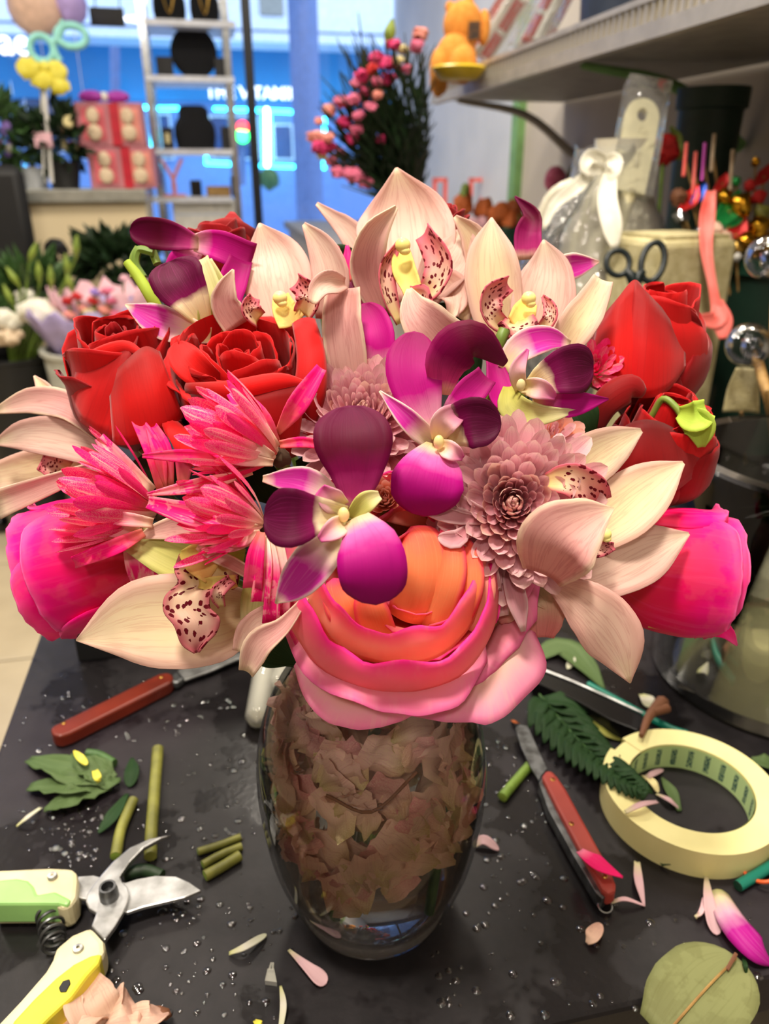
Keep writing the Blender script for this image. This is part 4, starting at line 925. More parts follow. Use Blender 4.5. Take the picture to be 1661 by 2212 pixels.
# pruning shears
PR = thing('pruning_shears', 'open pruning shears with cream, green and yellow grips and silver blades', 'pruning shears', T(200, 1920))
k2 = lambda pts: zz(pts, 0, 1750, 2.768)
hnd(k2([(465, 395), (560, 388), (620, 405), (750, 432), (820, 410), (930, 390), (1050, 394), (1130, 428), (1203, 478), (1100, 522), (980, 550), (860, 578), (760, 612), (690, 590), (560, 540), (460, 522)]), .010, .0125, 'cutting_blade', 'steel', PR, .0006)
hnd(k2([(1022, 146), (960, 168), (860, 222), (775, 310), (716, 395), (730, 425), (762, 455), (774, 505), (762, 550), (735, 612), (690, 690), (625, 778), (545, 692), (575, 612), (530, 585), (512, 545), (520, 500), (555, 450), (605, 385), (675, 305), (775, 222), (895, 168)]), .0125, .016, 'hook_blade', 'steel', PR, .0012)
hnd(k2([(-60, 358), (0, 354), (300, 340), (430, 347), (462, 372), (465, 420), (455, 515), (430, 560), (370, 588), (340, 560), (210, 558), (0, 560), (-60, 562)]), .002, .02, 'upper_grip', 'grip_cream', PR, .003)
hnd(k2([(-60, 415), (0, 412), (100, 402), (170, 415), (205, 450), (225, 500), (330, 480), (430, 530), (400, 568), (345, 556), (210, 555), (0, 556), (-60, 558)]), .004, .0212, 'green_inlay', 'grip_green', PR, .002)
hnd(k2([(545, 692), (622, 778), (628, 840), (592, 912), (522, 988), (430, 1112), (300, 1232), (200, 1330), (-60, 1420), (-30, 1290), (120, 1132), (268, 962), (310, 890), (328, 822), (430, 740)]), .002, .019, 'lower_grip', 'grip_cream', PR, .003)
hnd(k2([(612, 850), (592, 912), (522, 988), (430, 1112), (300, 1232), (200, 1330), (20, 1370), (80, 1255), (200, 1125), (330, 1000), (440, 915), (540, 865)]), .003, .0202, 'yellow_inlay', 'grip_yellow', PR, .002)
for x, y, h in ((312, 393, .0215), (467, 828, .0195)): mesh('rivet', [lathe(T(*k2([(x, y)])[0], h), [(.001, .0012), (.0025, .001), (.003, 0)], 14)], 'steel', PR)
hnd(k2([(350, 1060), (375, 1020), (415, 1008), (422, 1035), (395, 1085), (360, 1086)]), .01, .0208, 'grip_slot', 'black_matte', PR, .0004)
pv = T(*k2([(655, 520)])[0], .016); mesh('pivot_nut', [lathe(pv, [(.0055, -.002), (.0055, .005), (.0052, .006), (.0048, .009), (.0036, .009), (.0032, .004), (.001, .004)], 18)], 'dull_steel', PR)
hx = []
a0, a1 = T(*k2([(280, 540)])[0], .009), T(*k2([(330, 830)])[0], .009); ax = (a1 - a0).normalized(); Xh = Vector((0, 0, 1)); Yh = ax.cross(Xh)
for i in range(85):
    th = i / 84 * 7 * 2 * math.pi; r = .0075 - .0015 * i / 84; hx.append(a0.lerp(a1, i / 84) + (Xh * math.cos(th) + Yh * math.sin(th)) * r)
mesh('spring', [tube(hx, .0009, 6, 300)], 'dull_steel', PR)

# water tubes
for a, b, r, lab in (((556, 1548), (578, 1408), .0098, 'clear plastic flower water tube lying nearest the vase shoulder'), ((604, 1478), (640, 1372), .0098, 'clear plastic flower water tube half under the bouquet')):
    A, B = T(*a, r), T(*b, r); d = (B - A).normalized(); t = thing('water_tube', lab, 'tube', A - Vector((0, 0, r)), 'flower water tubes')
    L = (B - A).length; mesh('tube', [lathe(A, [(.0005, -r * .9), (r * .6, -r * .7), (r, 0), (r, L), (r * .85, L), (r * .85, 0), (.0005, -r * .6)], 24, axis=d)], 'tube_plastic', t)
    mesh('liquid', [lathe(A, [(.0005, -r * .55), (r * .5, -r * .4), (r * .8, 0), (r * .8, L * .35), (.0005, L * .35)], 20, axis=d)], 'water_clear', t)
    mesh('cap', [lathe(A, [(r * 1.12, L - .004), (r * 1.15, L + .012), (.001, L + .014)], 24, axis=d)], 'white_plastic', t)

# tape roll
tcn = T(1492, 1697, .021); TC = Vector((tcn.x, tcn.y, TAB)); ro, ri, th_ = .0585, .0405, .021
k = NT('tape_print'); tc = k.n('ShaderNodeUVMap').outputs[0]; sp = k.n('ShaderNodeSeparateXYZ'); k.l(tc, sp.inputs[0])
st_ = k.math('FRACT', k.math('MULTIPLY', sp.outputs[0], 22.0)); bar = k.math('LESS_THAN', st_, .34)
cvv = k.n('ShaderNodeCombineXYZ'); k.l(k.math('MULTIPLY', sp.outputs[0], 400.0), cvv.inputs[0]); k.l(k.math('MULTIPLY', sp.outputs[1], 9.0), cvv.inputs[1])
brk = k.math('GREATER_THAN', k.noise(cvv.outputs[0], 1.0, 1), .44); inb = k.math('MULTIPLY', k.math('GREATER_THAN', sp.outputs[1], .12), k.math('LESS_THAN', sp.outputs[1], .88))
cc = k.mix(k.math('MULTIPLY', k.math('MULTIPLY', bar, brk), inb), lin(190, 215, 150), lin(30, 75, 75)); p_ = k.n('ShaderNodeBsdfPrincipled'); k.l(cc, p_.inputs['Base Color']); p_.inputs['Roughness'].default_value = .5; k.out(p_.outputs[0])
mat('tape_cream', lin(232, 224, 160), 0.45, c2=lin(222, 212, 146), nscale=20)
tr = thing('tape_roll', 'roll of cream florist tape with printed green core', 'tape roll', TC)
g0 = math.radians(140); g1_ = g0 + math.radians(345)
mesh('tape', [lathe(TC, [(ri + .001, .0), (ro, .0), (ro, th_), (ri + .001, th_), (ri + .001, 0)], 96, a0=g0, a1=g1_)], 'tape_cream', tr, smooth=False)
mesh('tape_layer', [lathe(TC, [(ri + .001, .0), (ro - .003, .0), (ro - .003, th_ - .0005), (ri + .001, th_ - .0005)], 96)], 'tape_cream', tr, smooth=False)
vs, fs = lathe(TC, [(ri, .0005), (ri, th_ - .001)], 96, a0=0, a1=2 * math.pi - 1e-3); mesh('core', [(vs, fs)], 'tape_print', tr, uvs=[(i / 96, j) for j in (0, 1) for i in range(97)])

# black blade, teal rod, twig, rubber band
bd = thing('black_ruler', 'black flat bar with pale spine lying behind the tape roll', 'bar', T(1300, 1515)); hnd([(1150, 1440), (1195, 1452), (1247, 1478), (1386, 1542), (1399, 1560), (1378, 1578), (1318, 1554), (1255, 1518), (1150, 1470)], .002, .016, 'bar', 'black_gloss', bd, .001)
mesh('spine', [tube([T(1150, 1438, .017), T(1247, 1476, .017), T(1388, 1540, .017)], .0012, 6)], 'steel', bd)
t = thing('teal_rod', 'thin teal green rod behind the black bar', 'rod', T(1340, 1510)); mesh('shaft', [tube([T(1270, 1478, .004), T(1420, 1560, .004), T(1480, 1585, .004)], .003, 8)], 'teal', t); mesh('cap', [ball(T(1480, 1585, .004), .0034, 8, 6)], 'teal', t)
t = thing('twig', 'short brown twig lying across the tape roll edge', 'twig', T(1405, 1540)); mesh('branch', [tube([T(1385, 1590, .026), T(1402, 1548, .024), T(1430, 1518, .018)], [.002, .0035, .006], 8)], 'brown_twig', t); mesh('side_shoot', [tube([T(1410, 1540, .024), T(1440, 1530, .02)], [.003, .004], 8)], 'brown_twig', t)
t = thing('teal_stick', 'bright teal wooden stick at the table edge under the rubber band', 'stick', T(1630, 1890)); mesh('shaft', [tube([T(1594, 1914, .004), T(1700, 1850, .004)], .0035, 10)], 'teal', t); mesh('end', [lathe(T(1594, 1914, .004), [(.0001, .0004), (.0033, .0003), (.0035, -.0006)], 10, axis=(T(1594, 1914, .004) - T(1700, 1850, .004)))], 'green_pot', t)
ob = mesh('rubber_band', [tube([T(1650 + 52 * math.cos(a), 1855 + 50 * math.sin(a), .006 + .003 * math.sin(a * 2)) for a in [i * 2 * math.pi / 16 for i in range(17)]], .0012, 6, 64, cap=False)], 'orange_rubber'); tag(ob, 'orange rubber band looped over the teal stick', 'rubber band')
t = thing('tube_clip', 'small clear plastic clip on the wet table', 'clip', T(585, 2100)); mesh('body', [slab([(572, 2118), (578, 2092), (592, 2092), (598, 2122)], 0.0005, .004)], 'tube_plastic', t, smooth=False); mesh('prong', [tube([T(582, 2095, .003), T(586, 2080, .003)], .0006, 6), tube([T(589, 2095, .003), T(590, 2080, .003)], .0006, 6)], 'tube_plastic', t)

# ------------------------------------------------------------------ cuttings on the table
UPN = (0, 0, 1)
def stem(label, pts, r, m='stem_olive', cat='cut stem', h=None, group='cut stem pieces'):
    q = [T(x, y, (h if h is not None else r)) for x, y in pts]; t = thing('flower_cutting', label, cat, q[0] - Vector((0, 0, r)), group)
    mesh('stem', [tube(q, [r * 1.05] + [r] * (len(q) - 1), 10)], m, t)
    d = (q[0] - q[1]).normalized(); mesh('cut_end', [lathe(q[0] + d * .0002, [(.0002, .0004), (r * .6, .0004), (r * .98, 0)], 12, axis=d)], 'leaf_light', t)
stem('longest thick yellow-green stem piece near the shears', [(341, 1618), (333, 1720), (327, 1800), (325, 1850)], .0042)
stem('thick tapered stem piece beside the longest stem', [(250, 1850), (262, 1790), (288, 1728)], .0036)
stem('thin split stem piece, uppermost of the small bundle', [(428, 1840), (475, 1825), (520, 1808)], .0024, 'stem_olive')
stem('stem piece in the middle of the small bundle', [(438, 1868), (480, 1845), (522, 1828)], .0026, 'stem_olive')
stem('stem piece at the bottom of the small bundle', [(443, 1892), (480, 1872), (518, 1848)], .0034, 'stem_olive')
stem('dark green stem piece beside the vase under the knife blade', [(1085, 1722), (1110, 1692), (1145, 1652)], .0036, 'stem_green')
stem('short dark green stem piece behind the lobed leaf', [(188, 1628), (215, 1632), (246, 1650)], .0036, 'leaf_mid')
stem('dark stem piece lying under the shears blade', [(270, 1888), (310, 1880), (350, 1893)], .004, 'leaf_dark')
def flat(name, label, cat, pts, wpx, m, h=.0015, lift=.004, group=None, cup=.25, ruf=.1, **kw):
    q = [T(x, y, h + (lift if 0 < i < len(pts) - 1 else 0)) for i, (x, y) in enumerate(pts)]; q0 = q[0].copy(); q0.z = TAB
    kw.setdefault('rnd', .5 if wpx[-1] >= 12 else 0); t = thing(name, label, cat, q0, group); petal('blade', t, q, wpx, MATS[m], cup=cup, N=UPN, ruf=ruf, **kw); return t
petal_mat('dry_leaf', [(0, lin(122, 126, 80)), (1, lin(140, 144, 96))], vein=(lin(100, 100, 56), .35), blotch=(lin(104, 104, 62), .3, 60), transl=.15)
petal_mat('green_leaf', [(0, lin(92, 112, 70)), (1, lin(78, 100, 58))], vein=(lin(130, 150, 105), .35), transl=.15)
petal_mat('fern_leaf', [(0, lin(40, 66, 36)), (1, lin(34, 60, 30))], vein=(lin(66, 92, 55), .3), transl=.15)
petal_mat('pale_petal', [(0, lin(225, 220, 170)), (.4, lin(228, 190, 195)), (1, lin(222, 185, 190))], vein=(lin(190, 140, 150), .25))
petal_mat('white_petal', [(0, lin(215, 215, 150)), (.5, lin(225, 220, 205)), (1, lin(220, 222, 190))])
petal_mat('peach_petal', [(0, lin(230, 200, 175)), (1, lin(232, 190, 170))], vein=(lin(205, 140, 130), .45), blotch=(lin(160, 120, 110), .25, 60))
lf = flat('round_leaf', 'large round dry green leaf at the table front', 'leaf', [(1430, 2240), (1478, 2190), (1530, 2130), (1592, 2068)], [120, 190, 195, 150], 'dry_leaf', ruf=.06, rnd=.6, cup=.08)
mesh('midrib', [tube([T(1450, 2220, .006), T(1530, 2130, .0065), T(1590, 2070, .004)], .0007, 6)], 'wood_stick', lf); mesh('stalk', [tube([T(1570, 2095, .005), T(1590, 2060, .008)], .0011, 6)], 'brown_twig', lf)
lv = thing('lobed_leaf', 'crumpled lobed green leaf lying on the wet table', 'leaf', T(160, 1690))
for pts, wp in (([(235, 1690), (150, 1665), (62, 1640)], [44, 70, 22]), ([(240, 1690), (150, 1695), (62, 1700)], [50, 74, 24]), ([(235, 1695), (160, 1720), (95, 1750)], [44, 66, 14]), ([(235, 1690), (200, 1660), (150, 1632)], [44, 60, 10]), ([(215, 1695), (240, 1690), (258, 1680)], [24, 36, 6])):
    petal('lobe', lv, [T(x, y, .003 + .004 * (i == 1)) for i, (x, y) in enumerate(pts)], wp, MATS['green_leaf'], cup=.25, N=UPN, ruf=.45, rf=6)
flat('yellow_petal_scrap', 'yellow petal scrap on the edge of the lobed leaf', 'petal', [(160, 1622), (172, 1635), (188, 1652)], [4, 16, 14], 'yellow_foam', h=.012)
flat('yellow_petal_scrap', 'yellow petal scrap at the tip of the lobed leaf', 'petal', [(205, 1665), (210, 1678), (213, 1690)], [12, 16, 8], 'yellow_foam', h=.012)
flat('leaf_scrap', 'dark green leaf scrap beside the longest stem', 'leaf', [(285, 1638), (285, 1665), (280, 1700)], [6, 30, 24], 'fern_leaf')
flat('leaf_scrap', 'dark narrow leaf scrap beside the tapered stem', 'leaf', [(275, 1715), (245, 1760), (212, 1800)], [8, 30, 14], 'fern_leaf')
# fern frond
fr = thing('fern_frond', 'dark green serrated fern frond lying against the tape roll', 'fern', T(1250, 1600))
mesh('rachis', [tube([T(1165, 1500, .012), T(1250, 1600, .012), T(1330, 1670, .02), T(1398, 1716, .026)], .001, 6)], 'leaf_mid', fr)
ra = [T(1165, 1500, .012), T(1250, 1600, .012), T(1330, 1670, .022), T(1398, 1716, .026)]
for i in range(17):
    v = .03 + i * .057; c = cr(ra, v); tg = (cr(ra, min(1, v + .03)) - cr(ra, v - .03)).normalized(); sd = tg.cross(Vector(UPN)); L = .034 * (1 - v) ** .8 + .004
    for sg in (-1, 1):
        d = (sd * sg * .72 + tg * .7).normalized(); pts = [c, c + d * L * .5 + Vector((0, 0, .002)), c + d * L - Vector((0, 0, .002))]
        petal('leaflet', fr, pts, [14, 46 * (1 - v * .5), 30 * (1 - v * .4), 4], MATS['fern_leaf'], cup=.2, N=UPN, nu=4, nv=6, ruf=.5, rf=8)
flat('cut_leaf', 'broad green leaf lying behind the fern frond', 'leaf', [(1160, 1420), (1215, 1400), (1265, 1440), (1305, 1488)], [30, 66, 48, 6], 'green_leaf', ruf=.2)
flat('cut_leaf', 'olive green leaf between the fern frond and black bar', 'leaf', [(1270, 1530), (1300, 1560), (1340, 1600)], [30, 70, 20], 'stem_olive', ruf=.3)
flat('leaf_scrap', 'jagged dark green leaf scrap below the tape roll', 'leaf', [(1428, 1868), (1460, 1850), (1495, 1838)], [8, 34, 26], 'fern_leaf', ruf=.5)
flat('leaf_scrap', 'tiny green leaf scrap beside the round leaf stalk', 'leaf', [(1605, 2068), (1610, 2085), (1612, 2105)], [5, 10, 4], 'fern_leaf')
flat('leaf_scrap', 'green leaf inside the tape roll', 'leaf', [(1430, 1680), (1450, 1710), (1468, 1752)], [5, 26, 10], 'green_leaf')
flat('cut_leaf', 'green leaf with red margin peeking from behind the tape roll', 'leaf', [(1620, 1640), (1650, 1645), (1690, 1660)], [20, 44, 30], 'green_leaf')
PG = 'fallen chrysanthemum petals'
for lab, pts, wp, m_ in (('pale petal beside the vase with a bent stalk', [(1022, 1828), (1045, 1815), (1078, 1836)], [10, 26, 16], 'pale_petal'), ('slim pale petal pointing at the knife handle end', [(1376, 1862), (1380, 1905), (1392, 1958)], [12, 18, 4], 'pale_petal'), ('curled pale petal tip caught in the knife ring', [(1318, 1950), (1350, 1942), (1392, 1956)], [6, 10, 4], 'pale_petal'),
        ('long pale petal under the tape roll', [(1432, 1820), (1475, 1825), (1535, 1838)], [16, 18, 5], 'pale_petal'), ('pale petal beside the magenta orchid petal', [(1525, 1890), (1532, 1950), (1548, 2020)], [6, 24, 34], 'pale_petal'), ('small pale petal touching the long pale petal', [(1502, 1982), (1515, 1968), (1520, 1940)], [8, 10, 6], 'pale_petal'),
        ('white-green petal lying before the vase', [(495, 2060), (530, 2045), (576, 2018)], [8, 16, 16], 'white_petal'), ('mauve petal lying before the vase base', [(624, 2052), (660, 2085), (705, 2125)], [6, 20, 44], 'pale_petal'), ('thin cream petal at the table front', [(606, 2130), (612, 2170), (606, 2225)], [5, 14, 10], 'white_petal'),
        ('thin white petal beside the lobed leaf', [(36, 1785), (60, 1765), (88, 1745)], [5, 10, 8], 'white_petal'), ('orange-brown petal scrap on the table', [(1268, 2038), (1280, 2020), (1298, 1995)], [8, 32, 20], 'peach_petal'), ('pale petal on the tape roll', [(1350, 1755), (1385, 1738), (1420, 1732)], [10, 14, 8], 'pale_petal'),
        ('pale petal inside the tape roll', [(1418, 1715), (1445, 1728), (1468, 1748)], [6, 12, 4], 'pale_petal'), ('pink petal tip inside the tape roll', [(1388, 1685), (1410, 1672), (1432, 1662)], [10, 14, 12], 'pale_petal'), ('white petal behind the black bar', [(1228, 1412), (1235, 1425), (1226, 1445)], [6, 16, 12], 'white_petal'), ('white petal beside the glass cylinder', [(1385, 1500), (1398, 1510), (1400, 1528)], [10, 30, 20], 'white_petal'),
        ('small white petal frill under the tape roll', [(1342, 1775), (1360, 1782), (1378, 1770)], [16, 22, 6], 'white_petal')):
    flat('fallen_petal', lab, 'petal', pts, wp, m_, group=PG, h=.023 if 'on the tape' in lab else .0015)
petal_mat('hot_petal', [(0, lin(255, 150, 180)), (.3, lin(250, 40, 125)), (1, lin(248, 30, 120))], vein=(lin(255, 110, 165), .4))
flat('fallen_petal', 'hot pink petal lying across the brick red knife handle', 'petal', [(1252, 1838), (1290, 1865), (1345, 1895)], [18, 40, 5], 'hot_petal', h=.018, group=PG)
petal_mat('table_orchid', [(0, lin(226, 226, 160)), (.25, lin(226, 180, 200)), (.45, lin(190, 30, 150)), (1, lin(170, 20, 135))], vein=(lin(226, 130, 200), .3))
flat('fallen_petal', 'folded magenta orchid petal with cream base beside the round leaf', 'petal', [(1552, 1925), (1585, 1985), (1630, 2040), (1668, 2085)], [44, 66, 70, 26], 'table_orchid', group=None, cup=-.5, lift=.008)
flat('fallen_petal', 'small orange petal crumb beside the knife tip', 'petal', [(1106, 1556), (1113, 1560), (1120, 1562)], [6, 9, 5], 'petal_orange', group=PG)
flat('fallen_petal', 'yellow petal curl inside the tape roll', 'petal', [(1392, 1675), (1410, 1690), (1422, 1712)], [14, 18, 12], 'petal_cream', group=PG)

cr_ = thing('wilted_bloom', 'peachy crumpled bloom lying against the shears grip', 'flower', T(240, 2180))
for pts, wp in (([(225, 2225), (195, 2165), (178, 2100)], [100, 104, 40]), ([(215, 2190), (175, 2190), (140, 2205)], [60, 76, 40]), ([(225, 2200), (260, 2180), (300, 2190)], [70, 110, 80]), ([(260, 2200), (320, 2195), (362, 2185)], [60, 60, 30]), ([(225, 2240), (290, 2225), (340, 2230)], [60, 70, 40])):
    petal('petal', cr_, [T(x, y, .006 + .010 * (i == 1)) for i, (x, y) in enumerate(pts)], wp, MATS['peach_petal'], cup=.3, N=UPN, ruf=.22, rf=4, rnd=.4)
mesh('calyx', [ball(T(345, 2190, .006), (.006, .004, .003), 8, 6, lump=.5)], 'brown_twig', cr_)
flat('yellow_petal_scrap', 'yellow petal scrap at the front table edge', 'petal', [(550, 2205), (560, 2212), (570, 2222)], [8, 16, 14], 'yellow_foam')

# ------------------------------------------------------------------ water drops
rnd = random.Random(77); vf = []
def drops(x0, y0, x1, y1, n):
    for i in range(n):
        p = T(rnd.uniform(x0, x1), rnd.uniform(y0, y1), .0001); r = rnd.choice((.0006, .0009, .0012, .0016, .0024)) * rnd.uniform(.8, 1.2)
        vf.append(lathe(p, [(r, 0), (r * .9, r * .08), (r * .7, r * .19), (r * .4, r * .27), (.00005, r * .3)], 12))
drops(0, 1500, 560, 1800, 110); drops(60, 1760, 560, 2000, 120); drops(240, 1950, 640, 2200, 90); drops(1040, 1600, 1250, 1960, 90); drops(930, 1950, 1661, 2200, 90); drops(1100, 1400, 1400, 1640, 25); drops(130, 1440, 500, 1600, 40); drops(110, 1720, 220, 1860, 60)
dr = mesh('water_drops', vf, 'drop_water'); tag(dr, 'scattered water drops on the dark table top', 'water drops', kind='stuff')

# ------------------------------------------------------------------ the glass vase
VX, VY = -.007, .33
V0 = Vector((VX, VY, TAB))
prof = [(.038, 0), (.042, .004), (.0465, .012), (.0575, .045), (.062, .075), (.0635, .102), (.0605, .13), (.052, .155), (.042, .172), (.037, .185), (.040, .198)]
def vr(h):
    for (r0, h0), (r1, h1) in zip(prof, prof[1:]):
        if h0 <= h <= h1: return r0 + (r1 - r0) * (h - h0) / (h1 - h0)
    return .037
def smoothp(pr, k=40): return [(crn([a for a, _ in pr], i / k), crn([b for _, b in pr], i / k)) for i in range(k + 1)]
VS = thing('glass_vase', 'rounded clear glass vase packed with wilted petals, holding the bouquet', 'vase', V0)
sp_ = smoothp(prof)
mesh('outer_wall', [lathe(V0, [(.001, .0008), (.03, .0008)] + [(r, h + .0008) for r, h in sp_], 72)], 'vase_glass', VS)
mesh('inner_wall', [lathe(V0, [(.001, .010), (.036, .010)] + [(r - .0028, h) for r, h in sp_ if h > .014], 72)], 'vase_glass', VS)
mesh('thick_base', [lathe(V0, [(.001, .002), (.037, .002), (.044, .009), (.040, .0125), (.02, .0085), (.001, .008)], 64)], 'vase_base', VS)
vw = mesh('vase_water', [lathe(V0, [(.001, .0115), (.037, .0115)] + [(r - .0034, h) for r, h in sp_ if .016 < h < .148] + [(.001, .148)], 64)], 'water_clear'); tag(vw, 'clear water filling the rounded glass vase', 'water')

petal_mat('wilted', [(0, lin(206, 190, 130)), (.4, lin(240, 205, 190)), (1, lin(236, 195, 186))], vein=(lin(190, 120, 120), .5), blotch=(lin(240, 222, 180), .5, 50), transl=.4)
petal_mat('wilted_rose', [(0, lin(220, 190, 150)), (.5, lin(236, 180, 175)), (1, lin(220, 150, 155))], vein=(lin(180, 95, 105), .5), blotch=(lin(244, 215, 195), .4, 40), transl=.4)
rnd = random.Random(31)
def crumple(seed):
    vs, uv, fs = [], [], []
    n = 7
    for j in range(n + 1):
        for i in range(n + 1):
            u, v = i / n * 2 - 1, j / n
            w_ = math.sin(min(1, v * 1.15 + .12) * math.pi * .72) * .5
            p = Vector((u * w_, v - .5, .22 * (u * u) * w_ + .26 * mnoise.noise(Vector((u * 1.9, v * 3.2, seed))) - .25 * (v - .5) ** 2))
            vs.append(p); uv.append((i / n, v))
    for j in range(n):
        for i in range(n):
            a = j * (n + 1) + i; fs.append((a, a + 1, a + n + 2, a + n + 1))
    me = bpy.data.meshes.new('wilted_petal'); me.from_pydata(vs, [], fs); l = me.uv_layers.new(name='UVMap')
    for lp in me.loops: l.data[lp.index].uv = uv[lp.vertex_index]
    me.shade_smooth(); return me
cm = [crumple(s * 7.3) for s in range(6)]
for i, me in enumerate(cm): me.materials.append(MATS['wilted' if i % 3 else 'wilted_rose'])
for i in range(280):
    h = .062 + .118 * ((i * .7548) % 1); a = i * 2.399 + rnd.uniform(-.3, .3); fr_ = rnd.uniform(.84, .97) if i % 5 else rnd.uniform(.3, .7)
    L = rnd.uniform(.015, .030); R = (vr(h) - .005) * fr_ - .002
    n_ = Vector((math.cos(a), math.sin(a), 0)); up = (Vector((0, 0, 1)) * math.cos(rnd.uniform(-1.6, 1.6)) + Vector((-math.sin(a), math.cos(a), 0)) * rnd.uniform(-1.2, 1.2)).normalized()
    zz_ = (n_ * -1 + Vector((rnd.uniform(-.35, .35), rnd.uniform(-.35, .35), rnd.uniform(-.4, .4)))).normalized(); yy = (up - zz_ * up.dot(zz_)).normalized(); xx = yy.cross(zz_)
    o = bpy.data.objects.new('wilted_petal', cm[i % 6]); COL.objects.link(o)
    o.matrix_basis = Matrix.Translation(V0 + n_ * R + Vector((0, 0, h))) @ Matrix((xx, yy, zz_)).transposed().to_4x4() @ Matrix.Diagonal((L, L, L, 1))
    tag(o, 'wilted dusty pink petal submerged in the rounded glass vase' if i % 6 % 3 else 'wilted rose-brown petal submerged in the rounded glass vase', 'petal', 'wilted petals in the vase')
for k, (a0_, h0, h1, r0) in enumerate(((3.9, .013, .06, .030), (5.5, .03, .15, .045), (4.3, .132, .146, .053))):
    A = V0 + Vector((math.cos(a0_) * r0, math.sin(a0_) * r0, h0)); B = V0 + Vector((math.cos(a0_ + (.5, .5, .85)[k]) * r0, math.sin(a0_ + (.5, .5, .85)[k]) * r0, h1))
    t = thing('submerged_stem', ('thick green stem touching the vase floor', 'green stem leaning inside the vase wall', 'thin curved brown stalk among the wilted petals')[k], 'stem', A, None)
    mesh('stem', [tube([A, A.lerp(B, .5) + Vector((0, -.003 * k, -.006 * k)), B], (.0035, .003, .0008)[k], 8)], ('stem_green', 'leaf_mid', 'brown_twig')[k], t)
    mesh('node', [ball(A.lerp(B, .6) + Vector((0, 0, -.008 * k)), (.004, .0036, .0018)[k], 8, 6)], ('stem_green', 'leaf_mid', 'brown_twig')[k], t)

# ------------------------------------------------------------------ petal materials
C_ = lin
petal_mat('cymb', [(0, C_(226, 180, 166)), (.3, C_(236, 204, 188)), (.75, C_(240, 212, 196)), (1, C_(242, 226, 196))], vein=(C_(190, 122, 116), .34), edge=(C_(226, 180, 170), .35, 1.0), vcount=13, thin=True)
petal_mat('cymb_cream', [(0, C_(224, 192, 152)), (.4, C_(236, 218, 176)), (1, C_(238, 218, 188))], vein=(C_(200, 140, 116), .3), edge=(C_(230, 190, 176), .4, 1.0), vcount=13, thin=True)
petal_mat('cymb_pink', [(0, C_(210, 150, 140)), (.4, C_(222, 166, 162)), (.85, C_(232, 192, 180)), (1, C_(240, 222, 190))], vein=(C_(176, 96, 100), .36), edge=(C_(240, 216, 190), .8, 1.0), vcount=13, thin=True)
petal_mat('cymb_green', [(0, C_(190, 186, 84)), (.5, C_(205, 202, 120)), (1, C_(232, 220, 176))], vein=(C_(160, 160, 80), .35), vcount=18)
petal_mat('lip_spot', [(0, C_(240, 222, 150)), (.35, C_(238, 206, 180)), (.8, C_(222, 140, 140)), (1, C_(206, 96, 112))], edge=(C_(212, 100, 118), .55, .95), spots=(C_(110, 10, 28), .36, 7.0, 10.0, .25, .95))
petal_mat('lip_big', [(0, C_(236, 222, 120)), (.3, C_(238, 212, 176)), (.7, C_(236, 196, 176)), (1, C_(196, 92, 110))], edge=(C_(196, 104, 112), .5, .95), spots=(C_(104, 8, 28), .36, 7.0, 15.0, .06, .98))
petal_mat('lip_yellow', [(0, C_(242, 228, 120)), (.6, C_(244, 220, 130)), (1, C_(240, 205, 120))], blotch=(C_(206, 120, 70), .25, 90))
petal_mat('dend', [(0, C_(238, 224, 170)), (.16, C_(240, 160, 195)), (.4, C_(206, 16, 145)), (1, C_(150, 10, 92))], vein=(C_(160, 10, 110), .25), transl=.22)
petal_mat('dend_dark', [(0, C_(236, 200, 170)), (.14, C_(206, 60, 140)), (.38, C_(130, 0, 76)), (.6, C_(94, 0, 40)), (1, C_(104, 0, 60))], vein=(C_(80, 2, 48), .3), vcount=40, transl=.2)
petal_mat('dend_bright', [(0, C_(240, 228, 170)), (.18, C_(226, 110, 180)), (.4, C_(180, 4, 128)), (1, C_(140, 2, 92))], vein=(C_(150, 0, 110), .2), transl=.22)
petal_mat('dend_sepal', [(0, C_(236, 226, 165)), (.28, C_(232, 200, 190)), (.5, C_(206, 40, 160)), (.85, C_(210, 60, 165)), (1, C_(240, 226, 180))], vein=(C_(236, 150, 205), .35), edge=(C_(240, 214, 200), .82, 1.0), transl=.22, vcount=14)
petal_mat('dend_lip', [(0, C_(244, 232, 160)), (.32, C_(240, 224, 185)), (.42, C_(120, 6, 76)), (.6, C_(88, 2, 50)), (1, C_(82, 2, 46))], vein=(C_(150, 40, 110), .3), transl=.15, vcount=60)
petal_mat('dend_lobe', [(0, C_(240, 230, 165)), (.45, C_(234, 190, 190)), (1, C_(206, 70, 150))], transl=.25)
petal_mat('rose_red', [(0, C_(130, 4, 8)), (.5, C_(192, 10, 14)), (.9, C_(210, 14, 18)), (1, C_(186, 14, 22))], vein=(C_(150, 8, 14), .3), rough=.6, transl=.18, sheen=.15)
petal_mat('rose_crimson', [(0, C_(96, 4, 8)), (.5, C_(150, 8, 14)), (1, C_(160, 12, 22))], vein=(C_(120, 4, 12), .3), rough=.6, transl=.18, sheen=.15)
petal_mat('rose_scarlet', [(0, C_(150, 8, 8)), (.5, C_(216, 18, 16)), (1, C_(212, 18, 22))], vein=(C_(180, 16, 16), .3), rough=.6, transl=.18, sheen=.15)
petal_mat('rose_heart', [(0, C_(255, 226, 165)), (.35, C_(255, 198, 145)), (.75, C_(255, 155, 135)), (1, C_(253, 100, 160))], vein=(C_(255, 190, 150), .25), transl=.5, blotch=(C_(250, 170, 80), .25, 40))
petal_mat('rose_coral', [(0, C_(255, 206, 165)), (.5, C_(254, 172, 155)), (.8, C_(253, 120, 150)), (1, C_(253, 60, 165))], vein=(C_(252, 150, 145), .25), transl=.45)
